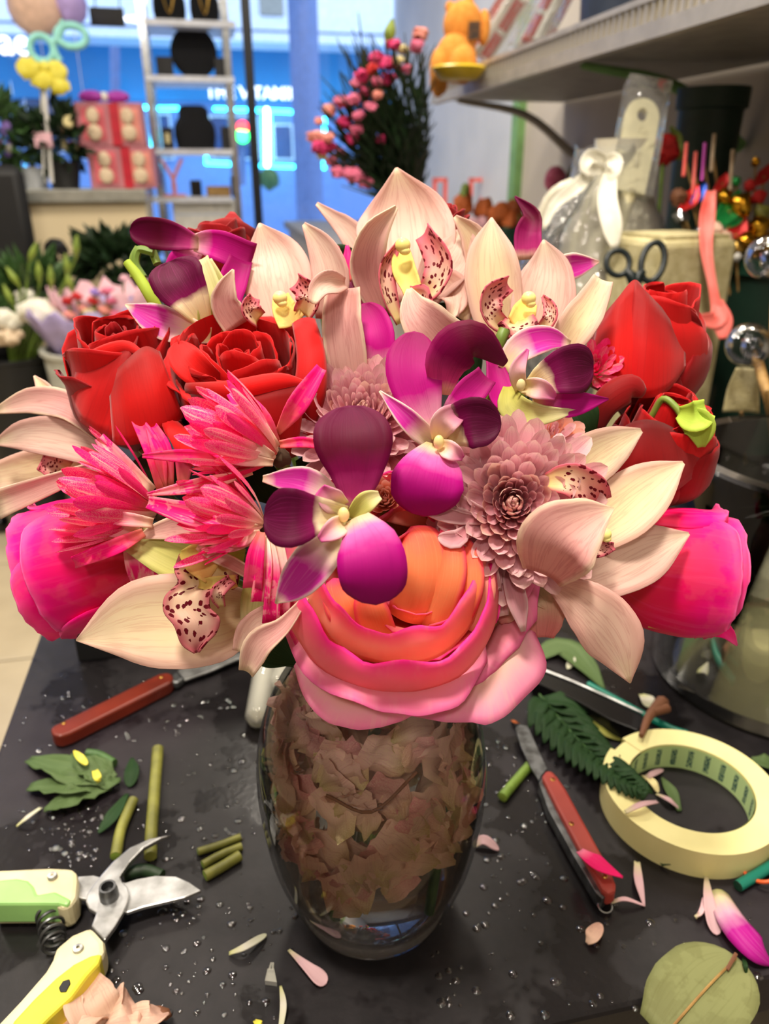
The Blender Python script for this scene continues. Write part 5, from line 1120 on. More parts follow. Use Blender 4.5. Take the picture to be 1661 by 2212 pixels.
petal_mat('rose_orange', [(0, C_(255, 170, 110)), (.5, C_(255, 140, 92)), (.85, C_(254, 104, 92)), (1, C_(252, 60, 130))], vein=(C_(255, 170, 120), .3), edge=(C_(253, 84, 130), .7, 1.05), transl=.35)
petal_mat('rose_rim', [(0, C_(250, 140, 140)), (.45, C_(252, 116, 142)), (.8, C_(253, 84, 150)), (1, C_(253, 44, 156))], vein=(C_(252, 140, 160), .3), transl=.3)
petal_mat('rose_guard', [(0, C_(240, 206, 150)), (.3, C_(244, 160, 152)), (.7, C_(250, 146, 176)), (1, C_(252, 116, 178))], vein=(C_(250, 176, 186), .3), transl=.25)
petal_mat('rose_pale', [(0, C_(228, 218, 150)), (.4, C_(240, 204, 178)), (.7, C_(248, 180, 196)), (1, C_(252, 136, 186))], vein=(C_(246, 196, 190), .3), transl=.25)
petal_mat('rose_hot', [(0, C_(226, 190, 90)), (.14, C_(240, 60, 70)), (.42, C_(248, 16, 96)), (.7, C_(252, 10, 140)), (1, C_(252, 100, 175))], vein=(C_(255, 80, 150), .35), transl=.22, blotch=(C_(255, 110, 120), .2, 40))
petal_mat('mum_mauve', [(0, C_(184, 112, 118)), (.45, C_(222, 154, 166)), (.85, C_(232, 178, 188)), (1, C_(242, 208, 200))], vein=(C_(186, 110, 130), .4), edge=(C_(232, 186, 190), .6, 1.0), vcount=10)
petal_mat('mum_mauve_inner', [(0, C_(170, 92, 98)), (.6, C_(214, 142, 152)), (1, C_(240, 204, 186))], vcount=8)
petal_mat('mum_peach', [(0, C_(190, 110, 80)), (.6, C_(232, 150, 120)), (1, C_(232, 170, 160))], vcount=8)
petal_mat('mum_hot', [(0, C_(252, 222, 190)), (.3, C_(252, 180, 185)), (.55, C_(250, 40, 135)), (1, C_(250, 10, 125))], vein=(C_(254, 215, 195), .7), blotch=(C_(252, 215, 195), .35, 130), vcount=6, transl=.22)
petal_mat('mum_hot2', [(0, C_(240, 140, 120)), (.4, C_(250, 26, 125)), (1, C_(250, 8, 128))], vein=(C_(255, 100, 160), .45), blotch=(C_(250, 130, 120), .3, 110), vcount=9, transl=.22)
petal_mat('alstro', [(0, C_(225, 225, 190)), (.4, C_(232, 206, 170)), (.75, C_(226, 150, 140)), (1, C_(226, 130, 130))], vein=(C_(150, 60, 60), .3), blotch=(C_(150, 165, 100), .35, 50))
mat('anther', C_(248, 240, 160), .4, c2=C_(240, 228, 130)); mat('column_yel', C_(238, 222, 150), .45); mat('calyx', C_(96, 120, 50), .5); mat('dry_brown', C_(70, 48, 28), .8)

# ------------------------------------------------------------------ flower builders
def vase_stem(t, p, m='stem_green', r=.0022):
    p = asv(p); a = math.atan2(p.y - VY, p.x - VX); mouth = V0 + Vector((math.cos(a) * .02, math.sin(a) * .02, .195)); foot_ = V0 + Vector((-math.cos(a) * .018, -math.sin(a) * .018, .06))
    mid = p.lerp(mouth, .5) + Vector((0, .01, -.006))
    mesh('stem', [tube([p, mid, mouth, foot_], r, 7)], m, t)
def bloom(name, label, cat, base, group):
    return thing(name, label, cat, asv(base), group)
CYG, DEG, RDG, PKG, MUG = 'cymbidium orchids', 'dendrobium orchids', 'red roses', 'pink roses', 'chrysanthemums'
def pet(t, ctrl, w_, m, nm='petal', **kw):
    kw.setdefault('ruf', .10 if m.startswith(('cymb', 'dend')) else 0.0)
    return petal(nm, t, ctrl, w_, MATS[m], **kw)
def anther(t, x, y, d, r=15):
    p = P(x, y, d); s = mpp(p)
    mesh('anther_cap', [ball(p, (r * s, r * s, r * .95 * s), 12, 9), ball(p + UPV * (-r * .7 * s) + RGT * (r * .25 * s), (r * .75 * s, r * .7 * s, r * .55 * s), 10, 7)], 'anther', t)

# --- cymbidium at the top of the bouquet
t = bloom('cymbidium', 'cream-pink cymbidium orchid with tallest pointed petal, topmost of the bouquet', 'orchid', (890, 660, .405), CYG)
pet(t, [(888, 650, .403), (880, 540, .405), (872, 450, .41), (856, 362, .405)], [110, 205, 172, 4], 'cymb', cup=.28, nv=18)
pet(t, [(830, 690, .385), (792, 590, .375), (806, 510, .368), (856, 447, .368)], [46, 78, 66, 10], 'cymb_pink', cup=.45, roll=-20)
pet(t, [(810, 570, .412), (755, 500, .415), (720, 470, .418), (684, 440, .42)], [80, 52, 30, 8], 'cymb', cup=.3)
pet(t, [(915, 650, .395), (962, 580, .392), (990, 535, .395), (1000, 495, .40)], [60, 110, 92, 20], 'cymb', cup=.35, roll=20)
pet(t, [(925, 600, .392), (972, 620, .39), (985, 650, .388), (972, 690, .388)], [50, 72, 56, 10], 'cymb', cup=.3)
pet(t, [(965, 745, .352), (920, 700, .35), (895, 665, .353), (884, 624, .36)], [110, 100, 66, 12], 'cymb_pink', cup=.35)
pet(t, [(862, 700, .376), (838, 640, .372), (832, 580, .372), (860, 525, .378)], [20, 40, 40, 14], 'lip_spot', 'lip_lobe', cup=.7, roll=-35)
pet(t, [(905, 650, .372), (940, 610, .366), (948, 560, .366), (915, 502, .375)], [30, 62, 66, 46], 'lip_spot', 'lip_lobe', cup=.5, roll=28, ruf=.25)
pet(t, [(868, 545, .378), (872, 580, .372), (888, 620, .366), (892, 660, .362)], [36, 50, 44, 26], 'lip_yellow', 'callus', cup=.4)
pet(t, [(880, 640, .37), (905, 655, .36), (915, 690, .358)], [40, 66, 36], 'lip_spot', 'lip', cup=.3, ruf=.4)
anther(t, 870, 530, .366, 17); vase_stem(t, (890, 665, .407))

# --- cymbidium behind the open red rose
t = bloom('cymbidium', 'cream cymbidium orchid rising behind the open red rose', 'orchid', (625, 690, .385), CYG)
pet(t, [(615, 690, .380), (598, 600, .383), (582, 540, .388), (560, 482, .388)], [120, 152, 112, 4], 'cymb', cup=.28, nv=18)
pet(t, [(712, 690, .376), (716, 600, .372), (694, 535, .374), (656, 484, .378)], [60, 84, 62, 10], 'cymb', cup=.4, roll=15)
pet(t, [(742, 620, .352), (738, 690, .348), (748, 770, .350), (762, 860, .358)], [70, 84, 88, 60], 'cymb_pink', cup=.4)
pet(t, [(746, 612, .352), (715, 612, .343), (690, 625, .338), (676, 655, .336)], [24, 52, 46, 20], 'cymb', 'petal_fold', cup=.5, roll=-15)
pet(t, [(515, 705, .366), (487, 660, .362), (488, 625, .36), (504, 582, .36)], [66, 62, 44, 4], 'cymb_pink', cup=.4)
pet(t, [(500, 660, .37), (470, 610, .372), (452, 560, .374)], [30, 32, 10], 'cymb_green', cup=.5)
pet(t, [(560, 690, .366), (540, 668, .36), (548, 642, .362)], [40, 44, 26], 'lip_spot', 'lip_lobe', cup=.5, roll=-20, ruf=.2)
pet(t, [(655, 680, .362), (668, 640, .355), (640, 608, .36)], [40, 56, 40], 'lip_spot', 'lip_lobe', cup=.5, roll=25, ruf=.2)
pet(t, [(607, 640, .372), (615, 668, .366), (632, 700, .36)], [34, 52, 60], 'lip_yellow', 'callus', cup=.4)
anther(t, 605, 644, .362, 16); vase_stem(t, (625, 690, .387))

# --- cymbidium beside the tall red rose
t = bloom('cymbidium', 'cream-yellow cymbidium orchid below the standing scissors', 'orchid', (1125, 715, .385), CYG)
pet(t, [(1085, 735, .378), (1068, 630, .378), (1060, 545, .38), (1062, 470, .386)], [90, 118, 98, 4], 'cymb_cream', cup=.28, nv=18)
pet(t, [(1150, 735, .374), (1172, 650, .376), (1182, 580, .38), (1174, 518, .382)], [110, 132, 98, 4], 'cymb', cup=.28, nv=18)
pet(t, [(1000, 690, .388), (1022, 590, .394), (1022, 520, .394), (982, 468, .39)], [30, 42, 60, 10], 'cymb_cream', cup=.5, roll=-20)
pet(t, [(1210, 760, .362), (1248, 700, .36), (1280, 650, .364), (1302, 604, .368)], [60, 82, 66, 44], 'cymb_cream', cup=.35)
pet(t, [(1095, 715, .366), (1060, 680, .358), (1062, 640, .358), (1098, 612, .366)], [30, 50, 56, 34], 'lip_spot', 'lip_lobe', cup=.6, roll=-25, ruf=.25)
pet(t, [(1165, 715, .364), (1188, 690, .358), (1188, 665, .36), (1172, 640, .366)], [24, 34, 30, 8], 'lip_spot', 'lip_lobe', cup=.5, roll=25)
pet(t, [(1142, 655, .372), (1128, 680, .364), (1112, 700, .36)], [36, 52, 40], 'lip_yellow', 'callus', cup=.4)
pet(t, [(1120, 690, .362), (1120, 712, .354), (1110, 735, .352)], [60, 84, 40], 'lip_spot', 'lip', cup=.3, ruf=.4)
anther(t, 1142, 645, .36, 16); vase_stem(t, (1125, 718, .387))

# --- cymbidium at the far side behind the leaning red rose
t = bloom('cymbidium', 'pale cymbidium orchid with strap petals beside the leaning red rose', 'orchid', (190, 985, .40), CYG)
pet(t, [(230, 940, .385), (150, 880, .388), (70, 866, .395), (-6, 886, .402)], [50, 66, 58, 16], 'cymb_pink', cup=.3, roll=-20)
pet(t, [(240, 985, .38), (150, 950, .385), (60, 940, .392), (-8, 955, .40)], [70, 92, 70, 14], 'cymb', cup=.3, roll=-10)
pet(t, [(115, 870, .41), (95, 840, .412), (74, 812, .414)], [34, 30, 4], 'cymb_cream', cup=.4)
pet(t, [(180, 1010, .405), (90, 1012, .412), (-10, 1030, .415)], [60, 88, 60], 'cymb_cream', cup=.2)
pet(t, [(215, 1005, .375), (110, 1045, .372), (-8, 1090, .375)], [22, 42, 64], 'cymb_pink', cup=.35)
pet(t, [(150, 1015, .398), (115, 1005, .39), (88, 995, .388)], [40, 54, 40], 'lip_spot', 'lip', cup=.4, ruf=.3)
anther(t, 150, 1020, .386, 9); vase_stem(t, (195, 990, .402))

# --- cymbidium low over the knife, with the big spotted lip
t = bloom('cymbidium', 'cymbidium orchid with large wine-spotted lip above the wooden-handled knife', 'orchid', (560, 1270, .34), CYG)
pet(t, [(560, 1320, .334), (450, 1340, .328), (300, 1345, .328), (165, 1383, .338)], [80, 190, 180, 4], 'cymb_cream', cup=.22, nv=18)
pet(t, [(520, 1240, .338), (400, 1215, .336), (300, 1170, .34), (214, 1141, .346)], [110, 96, 66, 8], 'cymb_green', cup=.3)
pet(t, [(480, 1160, .335), (400, 1140, .334), (350, 1145, .336), (294, 1162, .338)], [44, 52, 40, 4], 'cymb_pink', cup=.3)
pet(t, [(560, 1250, .322), (500, 1215, .314), (460, 1198, .311), (426, 1180, .312)], [24, 30, 26, 12], 'cymb_pink', cup=.5, roll=20)
pet(t, [(662, 1290, .312), (612, 1352, .306), (560, 1392, .306), (533, 1452, .312)], [12, 36, 62, 34], 'cymb_pink', cup=.5, roll=-10)
pet(t, [(600, 1320, .318), (545, 1360, .316), (522, 1410, .318)], [50, 62, 40], 'cymb', cup=.4)
pet(t, [(600, 1230, .335), (560, 1280, .33), (545, 1345, .332)], [60, 70, 50], 'cymb_green', cup=.4)
patch('lip', t, [(388, 1196, .322), (377, 1230, .318), (384, 1258, .315), (356, 1288, .311), (354, 1322, .309), (376, 1352, .308), (392, 1392, .31), (420, 1411, .312)],
      [(462, 1196, .325), (512, 1225, .326), (508, 1270, .318), (462, 1272, .308), (452, 1312, .308), (474, 1334, .306), (466, 1368, .308), (430, 1408, .312)], MATS['lip_big'], bulge=-.004, nu=30, nv=12, ruf=.0015, swap=True)
pet(t, [(430, 1260, .314), (470, 1262, .31), (510, 1255, .314)], [20, 34, 26], 'lip_yellow', 'callus', cup=.4)
pet(t, [(478, 1310, .309), (470, 1280, .304), (500, 1252, .308)], [16, 30, 24], 'lip_spot', 'lip_lobe', cup=.6, ruf=.3)
pet(t, [(390, 1195, .32), (420, 1205, .316), (465, 1230, .314)], [12, 60, 70], 'lip_yellow', 'lip_lobe', cup=.4)
vase_stem(t, (575, 1280, .342))

# --- cymbidium on the right of the mauve chrysanthemum
t = bloom('cymbidium', 'wide open cream cymbidium orchid between the mauve chrysanthemum and a pink rose', 'orchid', (1220, 1225, .335), CYG)
pet(t, [(1215, 1070, .338), (1262, 1005, .337), (1325, 962, .34), (1385, 930, .346)], [80, 112, 86, 12], 'cymb_cream', cup=.28)
pet(t, [(1240, 1190, .334), (1325, 1115, .334), (1405, 1050, .342), (1476, 1000, .35)], [50, 132, 112, 10], 'cymb_cream', cup=.28, nv=18)
pet(t, [(1205, 1275, .328), (1310, 1235, .33), (1400, 1190, .338), (1488, 1153, .346)], [46, 118, 118, 8], 'cymb', cup=.28, nv=18)
pet(t, [(1195, 1262, .324), (1272, 1312, .321), (1330, 1385, .323), (1361, 1475, .333)], [34, 116, 122, 4], 'cymb', cup=.22, nv=18)
pet(t, [(1172, 1242, .304), (1205, 1176, .288), (1260, 1130, .287), (1326, 1098, .293)], [90, 176, 118, 4], 'cymb_pink', cup=.25, nv=18)
pet(t, [(1180, 1040, .308), (1230, 1036, .303), (1275, 1058, .305), (1302, 1085, .312)], [36, 70, 74, 44], 'lip_spot', 'lip', cup=.4, ruf=.15)
pet(t, [(1255, 1185, .322), (1290, 1188, .315), (1326, 1180, .318)], [14, 32, 16], 'lip_spot', 'lip_lobe', cup=.6)
pet(t, [(1245, 1200, .326), (1285, 1175, .32), (1305, 1160, .318)], [30, 44, 24], 'lip_yellow', 'callus', cup=.4)
anther(t, 1307, 1154, .312, 14); vase_stem(t, (1205, 1262, .338))

# --- dendrobiums
t = bloom('dendrobium', 'magenta dendrobium orchid with dark lip hanging over the large pink rose', 'orchid', (750, 1115, .298), DEG)
pet(t, [(762, 1105, .297), (768, 1030, .292), (762, 950, .291), (755, 876, .30)], [22, 110, 172, 120], 'dend_dark', cup=.10, rnd=.35)
pet(t, [(735, 1085, .297), (660, 1042, .295), (568, 1034, .30)], [34, 66, 14], 'dend_sepal', cup=.3)
pet(t, [(748, 1115, .285), (690, 1112, .276), (630, 1118, .270), (570, 1116, .276)], [44, 76, 128, 110], 'dend_lip', 'lip', cup=.25, rnd=.6, ruf=.12)
pet(t, [(742, 1095, .286), (715, 1080, .278), (690, 1058, .276)], [30, 54, 30], 'dend_lobe', 'lip_lobe', cup=.5)
pet(t, [(748, 1125, .284), (720, 1145, .274), (690, 1165, .272)], [30, 46, 14], 'dend_lobe', 'lip_lobe', cup=.6)
pet(t, [(745, 1150, .288), (690, 1200, .281), (640, 1258, .281), (595, 1303, .286)], [40, 90, 78, 4], 'dend_sepal', cup=.3)
pet(t, [(772, 1118, .282), (795, 1175, .268), (806, 1240, .265), (812, 1306, .27)], [54, 132, 152, 124], 'dend_bright', cup=-.06, rnd=.35)
pet(t, [(758, 1120, .29), (790, 1085, .286), (820, 1070, .288)], [26, 44, 20], 'cymb_green', cup=.4)
mesh('column', [ball(P(742, 1112, .280), (.0022, .002, .003), 10, 8)], 'column_yel', t); vase_stem(t, (755, 1115, .302), r=.0016)
t = bloom('dendrobium', 'magenta dendrobium orchid with two broad upper petals at the bouquet heart', 'orchid', (945, 945, .325), DEG)
pet(t, [(938, 940, .32), (908, 860, .318), (892, 790, .319), (895, 716, .327)], [22, 98, 120, 84], 'dend', cup=.14, rnd=.4)
pet(t, [(952, 850, .322), (968, 775, .308), (1025, 735, .302), (1092, 785, .315)], [40, 100, 84, 16], 'dend_dark', cup=-.3)
pet(t, [(935, 960, .32), (885, 910, .313), (820, 845, .318)], [36, 46, 4], 'dend_sepal', cup=.5)
pet(t, [(960, 945, .318), (1010, 915, .306), (1082, 915, .306)], [40, 108, 84], 'dend_lip', 'lip', cup=.25, rnd=.6, ruf=.12)
pet(t, [(945, 950, .316), (962, 910, .306), (1000, 885, .31)], [24, 56, 30], 'dend_lobe', 'lip_lobe', cup=.5)
pet(t, [(950, 960, .314), (975, 975, .304), (1000, 990, .306)], [24, 40, 10], 'dend_lobe', 'lip_lobe', cup=.6)
pet(t, [(945, 962, .316), (932, 1010, .303), (920, 1060, .301), (915, 1115, .308)], [50, 140, 156, 110], 'dend_bright', cup=-.06, rnd=.35)
pet(t, [(958, 920, .326), (1005, 860, .328), (1050, 812, .334)], [34, 66, 50], 'dend', cup=.3)
mesh('column', [ball(P(948, 955, .308), (.0022, .002, .003), 10, 8)], 'column_yel', t); vase_stem(t, (950, 950, .33), r=.0016)
t = bloom('dendrobium', 'dendrobium orchid with dark lip facing the tall red rose', 'orchid', (1135, 845, .35), DEG)
pet(t, [(1090, 800, .35), (1125, 752, .347), (1180, 732, .348), (1232, 742, .352)], [36, 66, 56, 12], 'dend_sepal', cup=.3, roll=15)
pet(t, [(1125, 900, .346), (1085, 855, .345), (1066, 782, .352)], [24, 62, 36], 'dend', cup=.4, roll=-25)
pet(t, [(1140, 840, .338), (1185, 815, .328), (1235, 798, .326), (1282, 795, .332)], [30, 74, 106, 90], 'dend_lip', 'lip', cup=.25, rnd=.6, ruf=.1)
pet(t, [(1125, 845, .338), (1118, 800, .33), (1140, 755, .334)], [24, 34, 6], 'dend_lobe', 'lip_lobe', cup=.5)
pet(t, [(1130, 835, .336), (1165, 840, .326), (1200, 858, .328)], [26, 44, 12], 'dend_lobe', 'lip_lobe', cup=.5)
pet(t, [(1150, 862, .338), (1230, 872, .331), (1314, 862, .337)], [44, 58, 4], 'dend_bright', cup=.35)
pet(t, [(1100, 835, .342), (1108, 880, .333), (1165, 896, .330), (1245, 888, .332)], [26, 62, 44, 6], 'cymb_green', cup=.4)
mesh('column', [ball(P(1125, 832, .33), (.002, .002, .0028), 10, 8)], 'dend_bright', t); vase_stem(t, (1130, 850, .354), r=.0016)
t = bloom('dendrobium', 'dendrobium orchid with yellow-white throat above the leaning red rose', 'orchid', (450, 660, .385), DEG)
pet(t, [(430, 525, .383), (360, 508, .381), (280, 498, .386)], [26, 64, 58], 'dend_dark', cup=.3, rnd=.4)
pet(t, [(420, 525, .384), (470, 530, .379), (545, 560, .381)], [34, 62, 66], 'dend', cup=.3)
pet(t, [(425, 530, .388), (395, 565, .385), (375, 610, .385)], [40, 60, 50], 'dend', cup=.2)
pet(t, [(445, 705, .368), (415, 650, .360), (385, 605, .358), (365, 565, .364)], [26, 80, 118, 96], 'dend_lip', 'lip', cup=.25, rnd=.5, ruf=.15)
pet(t, [(455, 725, .366), (375, 705, .366), (325, 685, .368), (271, 658, .372)], [34, 70, 60, 4], 'dend_sepal', cup=.3)
pet(t, [(455, 720, .37), (455, 650, .366), (430, 560, .374)], [50, 60, 40], 'cymb_green', 'throat', cup=.5)
pet(t, [(480, 710, .374), (500, 620, .376), (520, 560, .38)], [40, 60, 50], 'dend', cup=.3)
mesh('spur', [tube([P(332, 545, .385), P(300, 540, .385), P(293, 570, .385), P(310, 600, .385)], .0022, 7)], 'stem_green', t); vase_stem(t, (460, 690, .388), r=.0016)
t = bloom('dendrobium', 'half hidden dendrobium orchid between the topmost cymbidium and the mauve chrysanthemum', 'orchid', (800, 760, .375), DEG)
pet(t, [(795, 720, .392), (782, 640, .392), (788, 536, .394)], [76, 62, 4], 'dend_dark', cup=.3)
pet(t, [(800, 815, .362), (808, 730, .358), (785, 655, .368)], [90, 88, 66], 'dend', cup=.3, rnd=.3)
pet(t, [(780, 720, .372), (760, 660, .376), (755, 610, .38)], [50, 40, 6], 'dend_dark', cup=.3); vase_stem(t, (800, 770, .38), r=.0016)
t = bloom('dendrobium', 'single upright dendrobium petal behind the cream-yellow cymbidium', 'orchid', (1145, 560, .41), DEG)
pet(t, [(1142, 560, .408), (1140, 505, .406), (1148, 465, .41), (1112, 424, .415)], [56, 56, 34, 3], 'dend_dark', cup=.5)
pet(t, [(1180, 585, .40), (1238, 575, .395), (1294, 565, .398)], [40, 54, 4], 'dend_sepal', cup=.3); vase_stem(t, (1150, 580, .412), r=.0016)

# --- roses
def rose(t, base, axis, H, layers, seed, tw=0.0):
    A = Vector(axis).normalized(); X = A.orthogonal().normalized(); Y = A.cross(X); b = asv(base); rn = random.Random(seed)
    for L in layers:
        n = L['n']; a0 = rn.uniform(0, 6.28) if 'a0' not in L else L['a0']
        for i in range(n):
            a = a0 + i * 2 * math.pi / n + rn.uniform(-.15, .15); span = math.radians(L['span']) * rn.uniform(.9, 1.1); hs = rn.uniform(.93, 1.05); sd = rn.random() * 40
            nu, nv = L.get('nu', 10), L.get('nv', 12); ks = L['k']; vs, uv, fs = [], [], []
            for j in range(nv + 1):
                v = j / nv
                for q in range(nu + 1):
                    u = q / nu * 2 - 1
                    ve = v * (1 - L.get('drop', .2) * abs(u) ** 2.6) + .02 * mnoise.noise(Vector((u * 2 + sd, v * 2, 1)))
                    ve = max(0, ve); r = crn([k_[0] for k_ in ks], ve); z = crn([k_[1] for k_ in ks], ve) * hs
                    r += (L.get('over', .03) * (u * .5 + .5)) + L.get('ruf', .03) * v * mnoise.noise(Vector((u * 1.4 + sd, v * 1.3, sd))) + L.get('ruf', .03) * .7 * v ** 4 * mnoise.noise(Vector((u * 4.5 + sd, 7, sd)))
                    if L.get('tip'): z += L['tip'] * v ** 3 * (1 - abs(u)) ; r += L.get('tipr', 0) * v ** 3 * (1 - abs(u))
                    an = a + u * span * (.6 + .4 * math.sin(math.pi * min(1, v * .9)))
                    vs.append(b + (X * math.cos(an) + Y * math.sin(an)) * (r * H) + A * (z * H)); uv.append((q / nu, v))
            for j in range(nv):
                for q in range(nu):
                    w0 = j * (nu + 1) + q; fs.append((w0, w0 + 1, w0 + nu + 2, w0 + nu + 1))
            mesh('petal', [(vs, fs)], MATS[L['m'] if isinstance(L['m'], str) else rn.choice(L['m'])], t, uvs=uv, solid=.0006)
    mesh('sepal_cup', [lathe(b, [(.001, -.10 * H), (.10 * H, -.06 * H), (.13 * H, .02 * H), (.05 * H, .05 * H)], 14, axis=A)], 'calyx', t)
def OPEN(mi, mm, mo, spread=1.0):
    return [dict(n=3, k=[(.04, 0), (.08, .45), (.05, .86)], span=105, m=mi, drop=.1, ruf=.02), dict(n=4, k=[(.05, 0), (.16, .45), (.13, .90)], span=80, m=mi, drop=.12),
            dict(n=4, k=[(.06, 0), (.25, .42), (.235, .89)], span=70, m=mi, drop=.14), dict(n=5, k=[(.08, 0), (.34, .36), (.36, .86), (.38, .84)], span=60, m=mm, drop=.16),
            dict(n=5, k=[(.1, 0), (.42 * spread, .3), (.48 * spread, .72), (.56 * spread, .74)], span=56, m=mm, drop=.16, ruf=.05), dict(n=5, k=[(.1, 0), (.46 * spread, .22), (.58 * spread, .55), (.72 * spread, .60), (.80 * spread, .52)], span=50, m=mo, drop=.2, ruf=.06, tip=-.06, tipr=.06)]
def BUD(m, mo, flare=.0):
    return [dict(n=3, k=[(.03, 0), (.10, .5), (.04, .98)], span=110, m=mo, drop=.12), dict(n=3, k=[(.05, 0), (.22, .45), (.14, .98), (.12, 1.0)], span=85, m=m, drop=.15),
            dict(n=3, k=[(.06, 0), (.31, .4), (.27, .86), (.25, 1.0)], span=78, m=m, drop=.18, tip=.03), dict(n=3, k=[(.08, 0), (.37, .36), (.36, .78), (.37 + flare, .93)], span=72, m=m, drop=.26, tip=.03, tipr=.02, ruf=.05),
            dict(n=3, k=[(.08, 0), (.40, .32), (.42, .66), (.45 + flare, .82)], span=64, m=mo, drop=.34, tip=.0, tipr=.06, ruf=.06)]
def CUP(mi, m, mo):
    return [dict(n=4, k=[(.05, 0), (.2, .5), (.16, .82)], span=90, m=mi, drop=.1), dict(n=4, k=[(.06, 0), (.3, .45), (.3, .88)], span=75, m=mi, drop=.12), dict(n=4, k=[(.08, 0), (.40, .4), (.44, .9), (.47, .93)], span=68, m=m, drop=.14, ruf=.05),
            dict(n=4, k=[(.08, 0), (.42, .3), (.50, .70), (.50, .95), (.52, 1.0)], span=64, m=m, drop=.16, ruf=.06, nu=16), dict(n=3, k=[(.1, 0), (.44, .25), (.53, .62), (.54, .88), (.59, .93)], span=66, m=mo, drop=.2, ruf=.07, nu=16)]

t = bloom('red_rose', 'open bright red rose showing its spiral heart', 'rose', (560, 960, .372), RDG)
rose(t, (548, 955, .392), (0, -.38, .93), .066, OPEN('rose_scarlet', 'rose_red', 'rose_red', .98), 4)
pet(t, [(480, 830, .345), (435, 808, .338), (400, 775, .338), (384, 738, .348)], [30, 64, 70, 40], 'rose_scarlet', cup=.3, rnd=.3)
pet(t, [(400, 838, .328), (500, 842, .322), (600, 826, .324), (660, 828, .33)], [20, 40, 40, 12], 'rose_scarlet', cup=-.5)
pet(t, [(640, 940, .345), (668, 850, .336), (672, 770, .338), (655, 690, .35)], [60, 70, 62, 50], 'rose_red', cup=-.4)
patch('petal', t, [(410, 850, .330), (500, 860, .324), (600, 840, .325), (662, 830, .33)], [(480, 985, .345), (530, 1000, .342), (590, 1000, .342), (640, 985, .345)], MATS['rose_red'], bulge=.006)
vase_stem(t, (555, 965, .378))
t = bloom('red_rose', 'half open red rose with folded petals leaning over the strap-petalled cymbidium', 'rose', (300, 960, .39), RDG)
rose(t, (312, 962, .405), (-.02, -.2, .97), .068, BUD('rose_red', 'rose_crimson', .0), 8)
patch('petal', t, [(165, 800, .362), (230, 770, .352), (290, 740, .35), (300, 700, .37)], [(152, 850, .366), (175, 910, .358), (235, 945, .352), (275, 960, .356)], MATS['rose_red'], bulge=.006, ruf=.003)
patch('petal', t, [(235, 820, .352), (262, 790, .345), (310, 750, .346), (345, 760, .35)], [(245, 960, .352), (290, 960, .346), (350, 940, .345), (395, 900, .35)], MATS['rose_scarlet'], bulge=.007)
pet(t, [(165, 790, .358), (215, 768, .350), (270, 750, .348), (310, 765, .346)], [14, 34, 28, 8], 'rose_scarlet', cup=-.4)
vase_stem(t, (300, 965, .394))
t = bloom('red_rose', 'tall red rose bud with a pointed side petal below the scissors', 'rose', (1385, 890, .415), RDG)
rose(t, (1372, 898, .438), (.02, -.18, .97), .070, BUD('rose_scarlet', 'rose_crimson', -.13), 15)
patch('petal', t, [(1290, 700, .395), (1330, 650, .385), (1370, 605, .39), (1400, 640, .39)], [(1265, 830, .398), (1310, 850, .385), (1370, 850, .38), (1420, 830, .384)], MATS['rose_scarlet'], bulge=.006)
patch('petal', t, [(1372, 606, .388), (1405, 640, .383), (1450, 690, .386), (1480, 740, .395)], [(1345, 840, .382), (1390, 860, .378), (1440, 845, .382), (1480, 795, .392)], MATS['rose_red'], bulge=.005)
pet(t, [(1425, 690, .392), (1475, 715, .390), (1524, 742, .398)], [90, 84, 8], 'rose_crimson', cup=.3)
vase_stem(t, (1385, 892, .42))
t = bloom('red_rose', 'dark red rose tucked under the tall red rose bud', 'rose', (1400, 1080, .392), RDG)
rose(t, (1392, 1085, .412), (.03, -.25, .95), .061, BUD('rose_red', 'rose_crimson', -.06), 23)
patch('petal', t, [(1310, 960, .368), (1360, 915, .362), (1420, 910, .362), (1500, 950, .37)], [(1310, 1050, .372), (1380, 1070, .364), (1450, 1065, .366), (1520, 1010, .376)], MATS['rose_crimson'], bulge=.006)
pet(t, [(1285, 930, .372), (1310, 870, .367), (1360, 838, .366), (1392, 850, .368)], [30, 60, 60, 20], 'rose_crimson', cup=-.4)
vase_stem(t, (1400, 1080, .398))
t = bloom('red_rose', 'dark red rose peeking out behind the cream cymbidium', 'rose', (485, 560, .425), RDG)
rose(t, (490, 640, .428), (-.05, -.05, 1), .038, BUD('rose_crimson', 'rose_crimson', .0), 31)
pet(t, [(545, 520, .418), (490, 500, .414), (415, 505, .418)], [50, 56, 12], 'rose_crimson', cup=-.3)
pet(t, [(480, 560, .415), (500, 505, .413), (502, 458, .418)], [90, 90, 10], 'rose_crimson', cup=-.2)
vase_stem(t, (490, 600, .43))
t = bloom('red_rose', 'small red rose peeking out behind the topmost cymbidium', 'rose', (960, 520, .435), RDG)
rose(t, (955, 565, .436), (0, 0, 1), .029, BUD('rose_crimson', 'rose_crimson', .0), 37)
pet(t, [(920, 460, .428), (955, 465, .424), (986, 462, .428)], [40, 50, 30], 'rose_crimson', cup=-.3); vase_stem(t, (955, 545, .438))

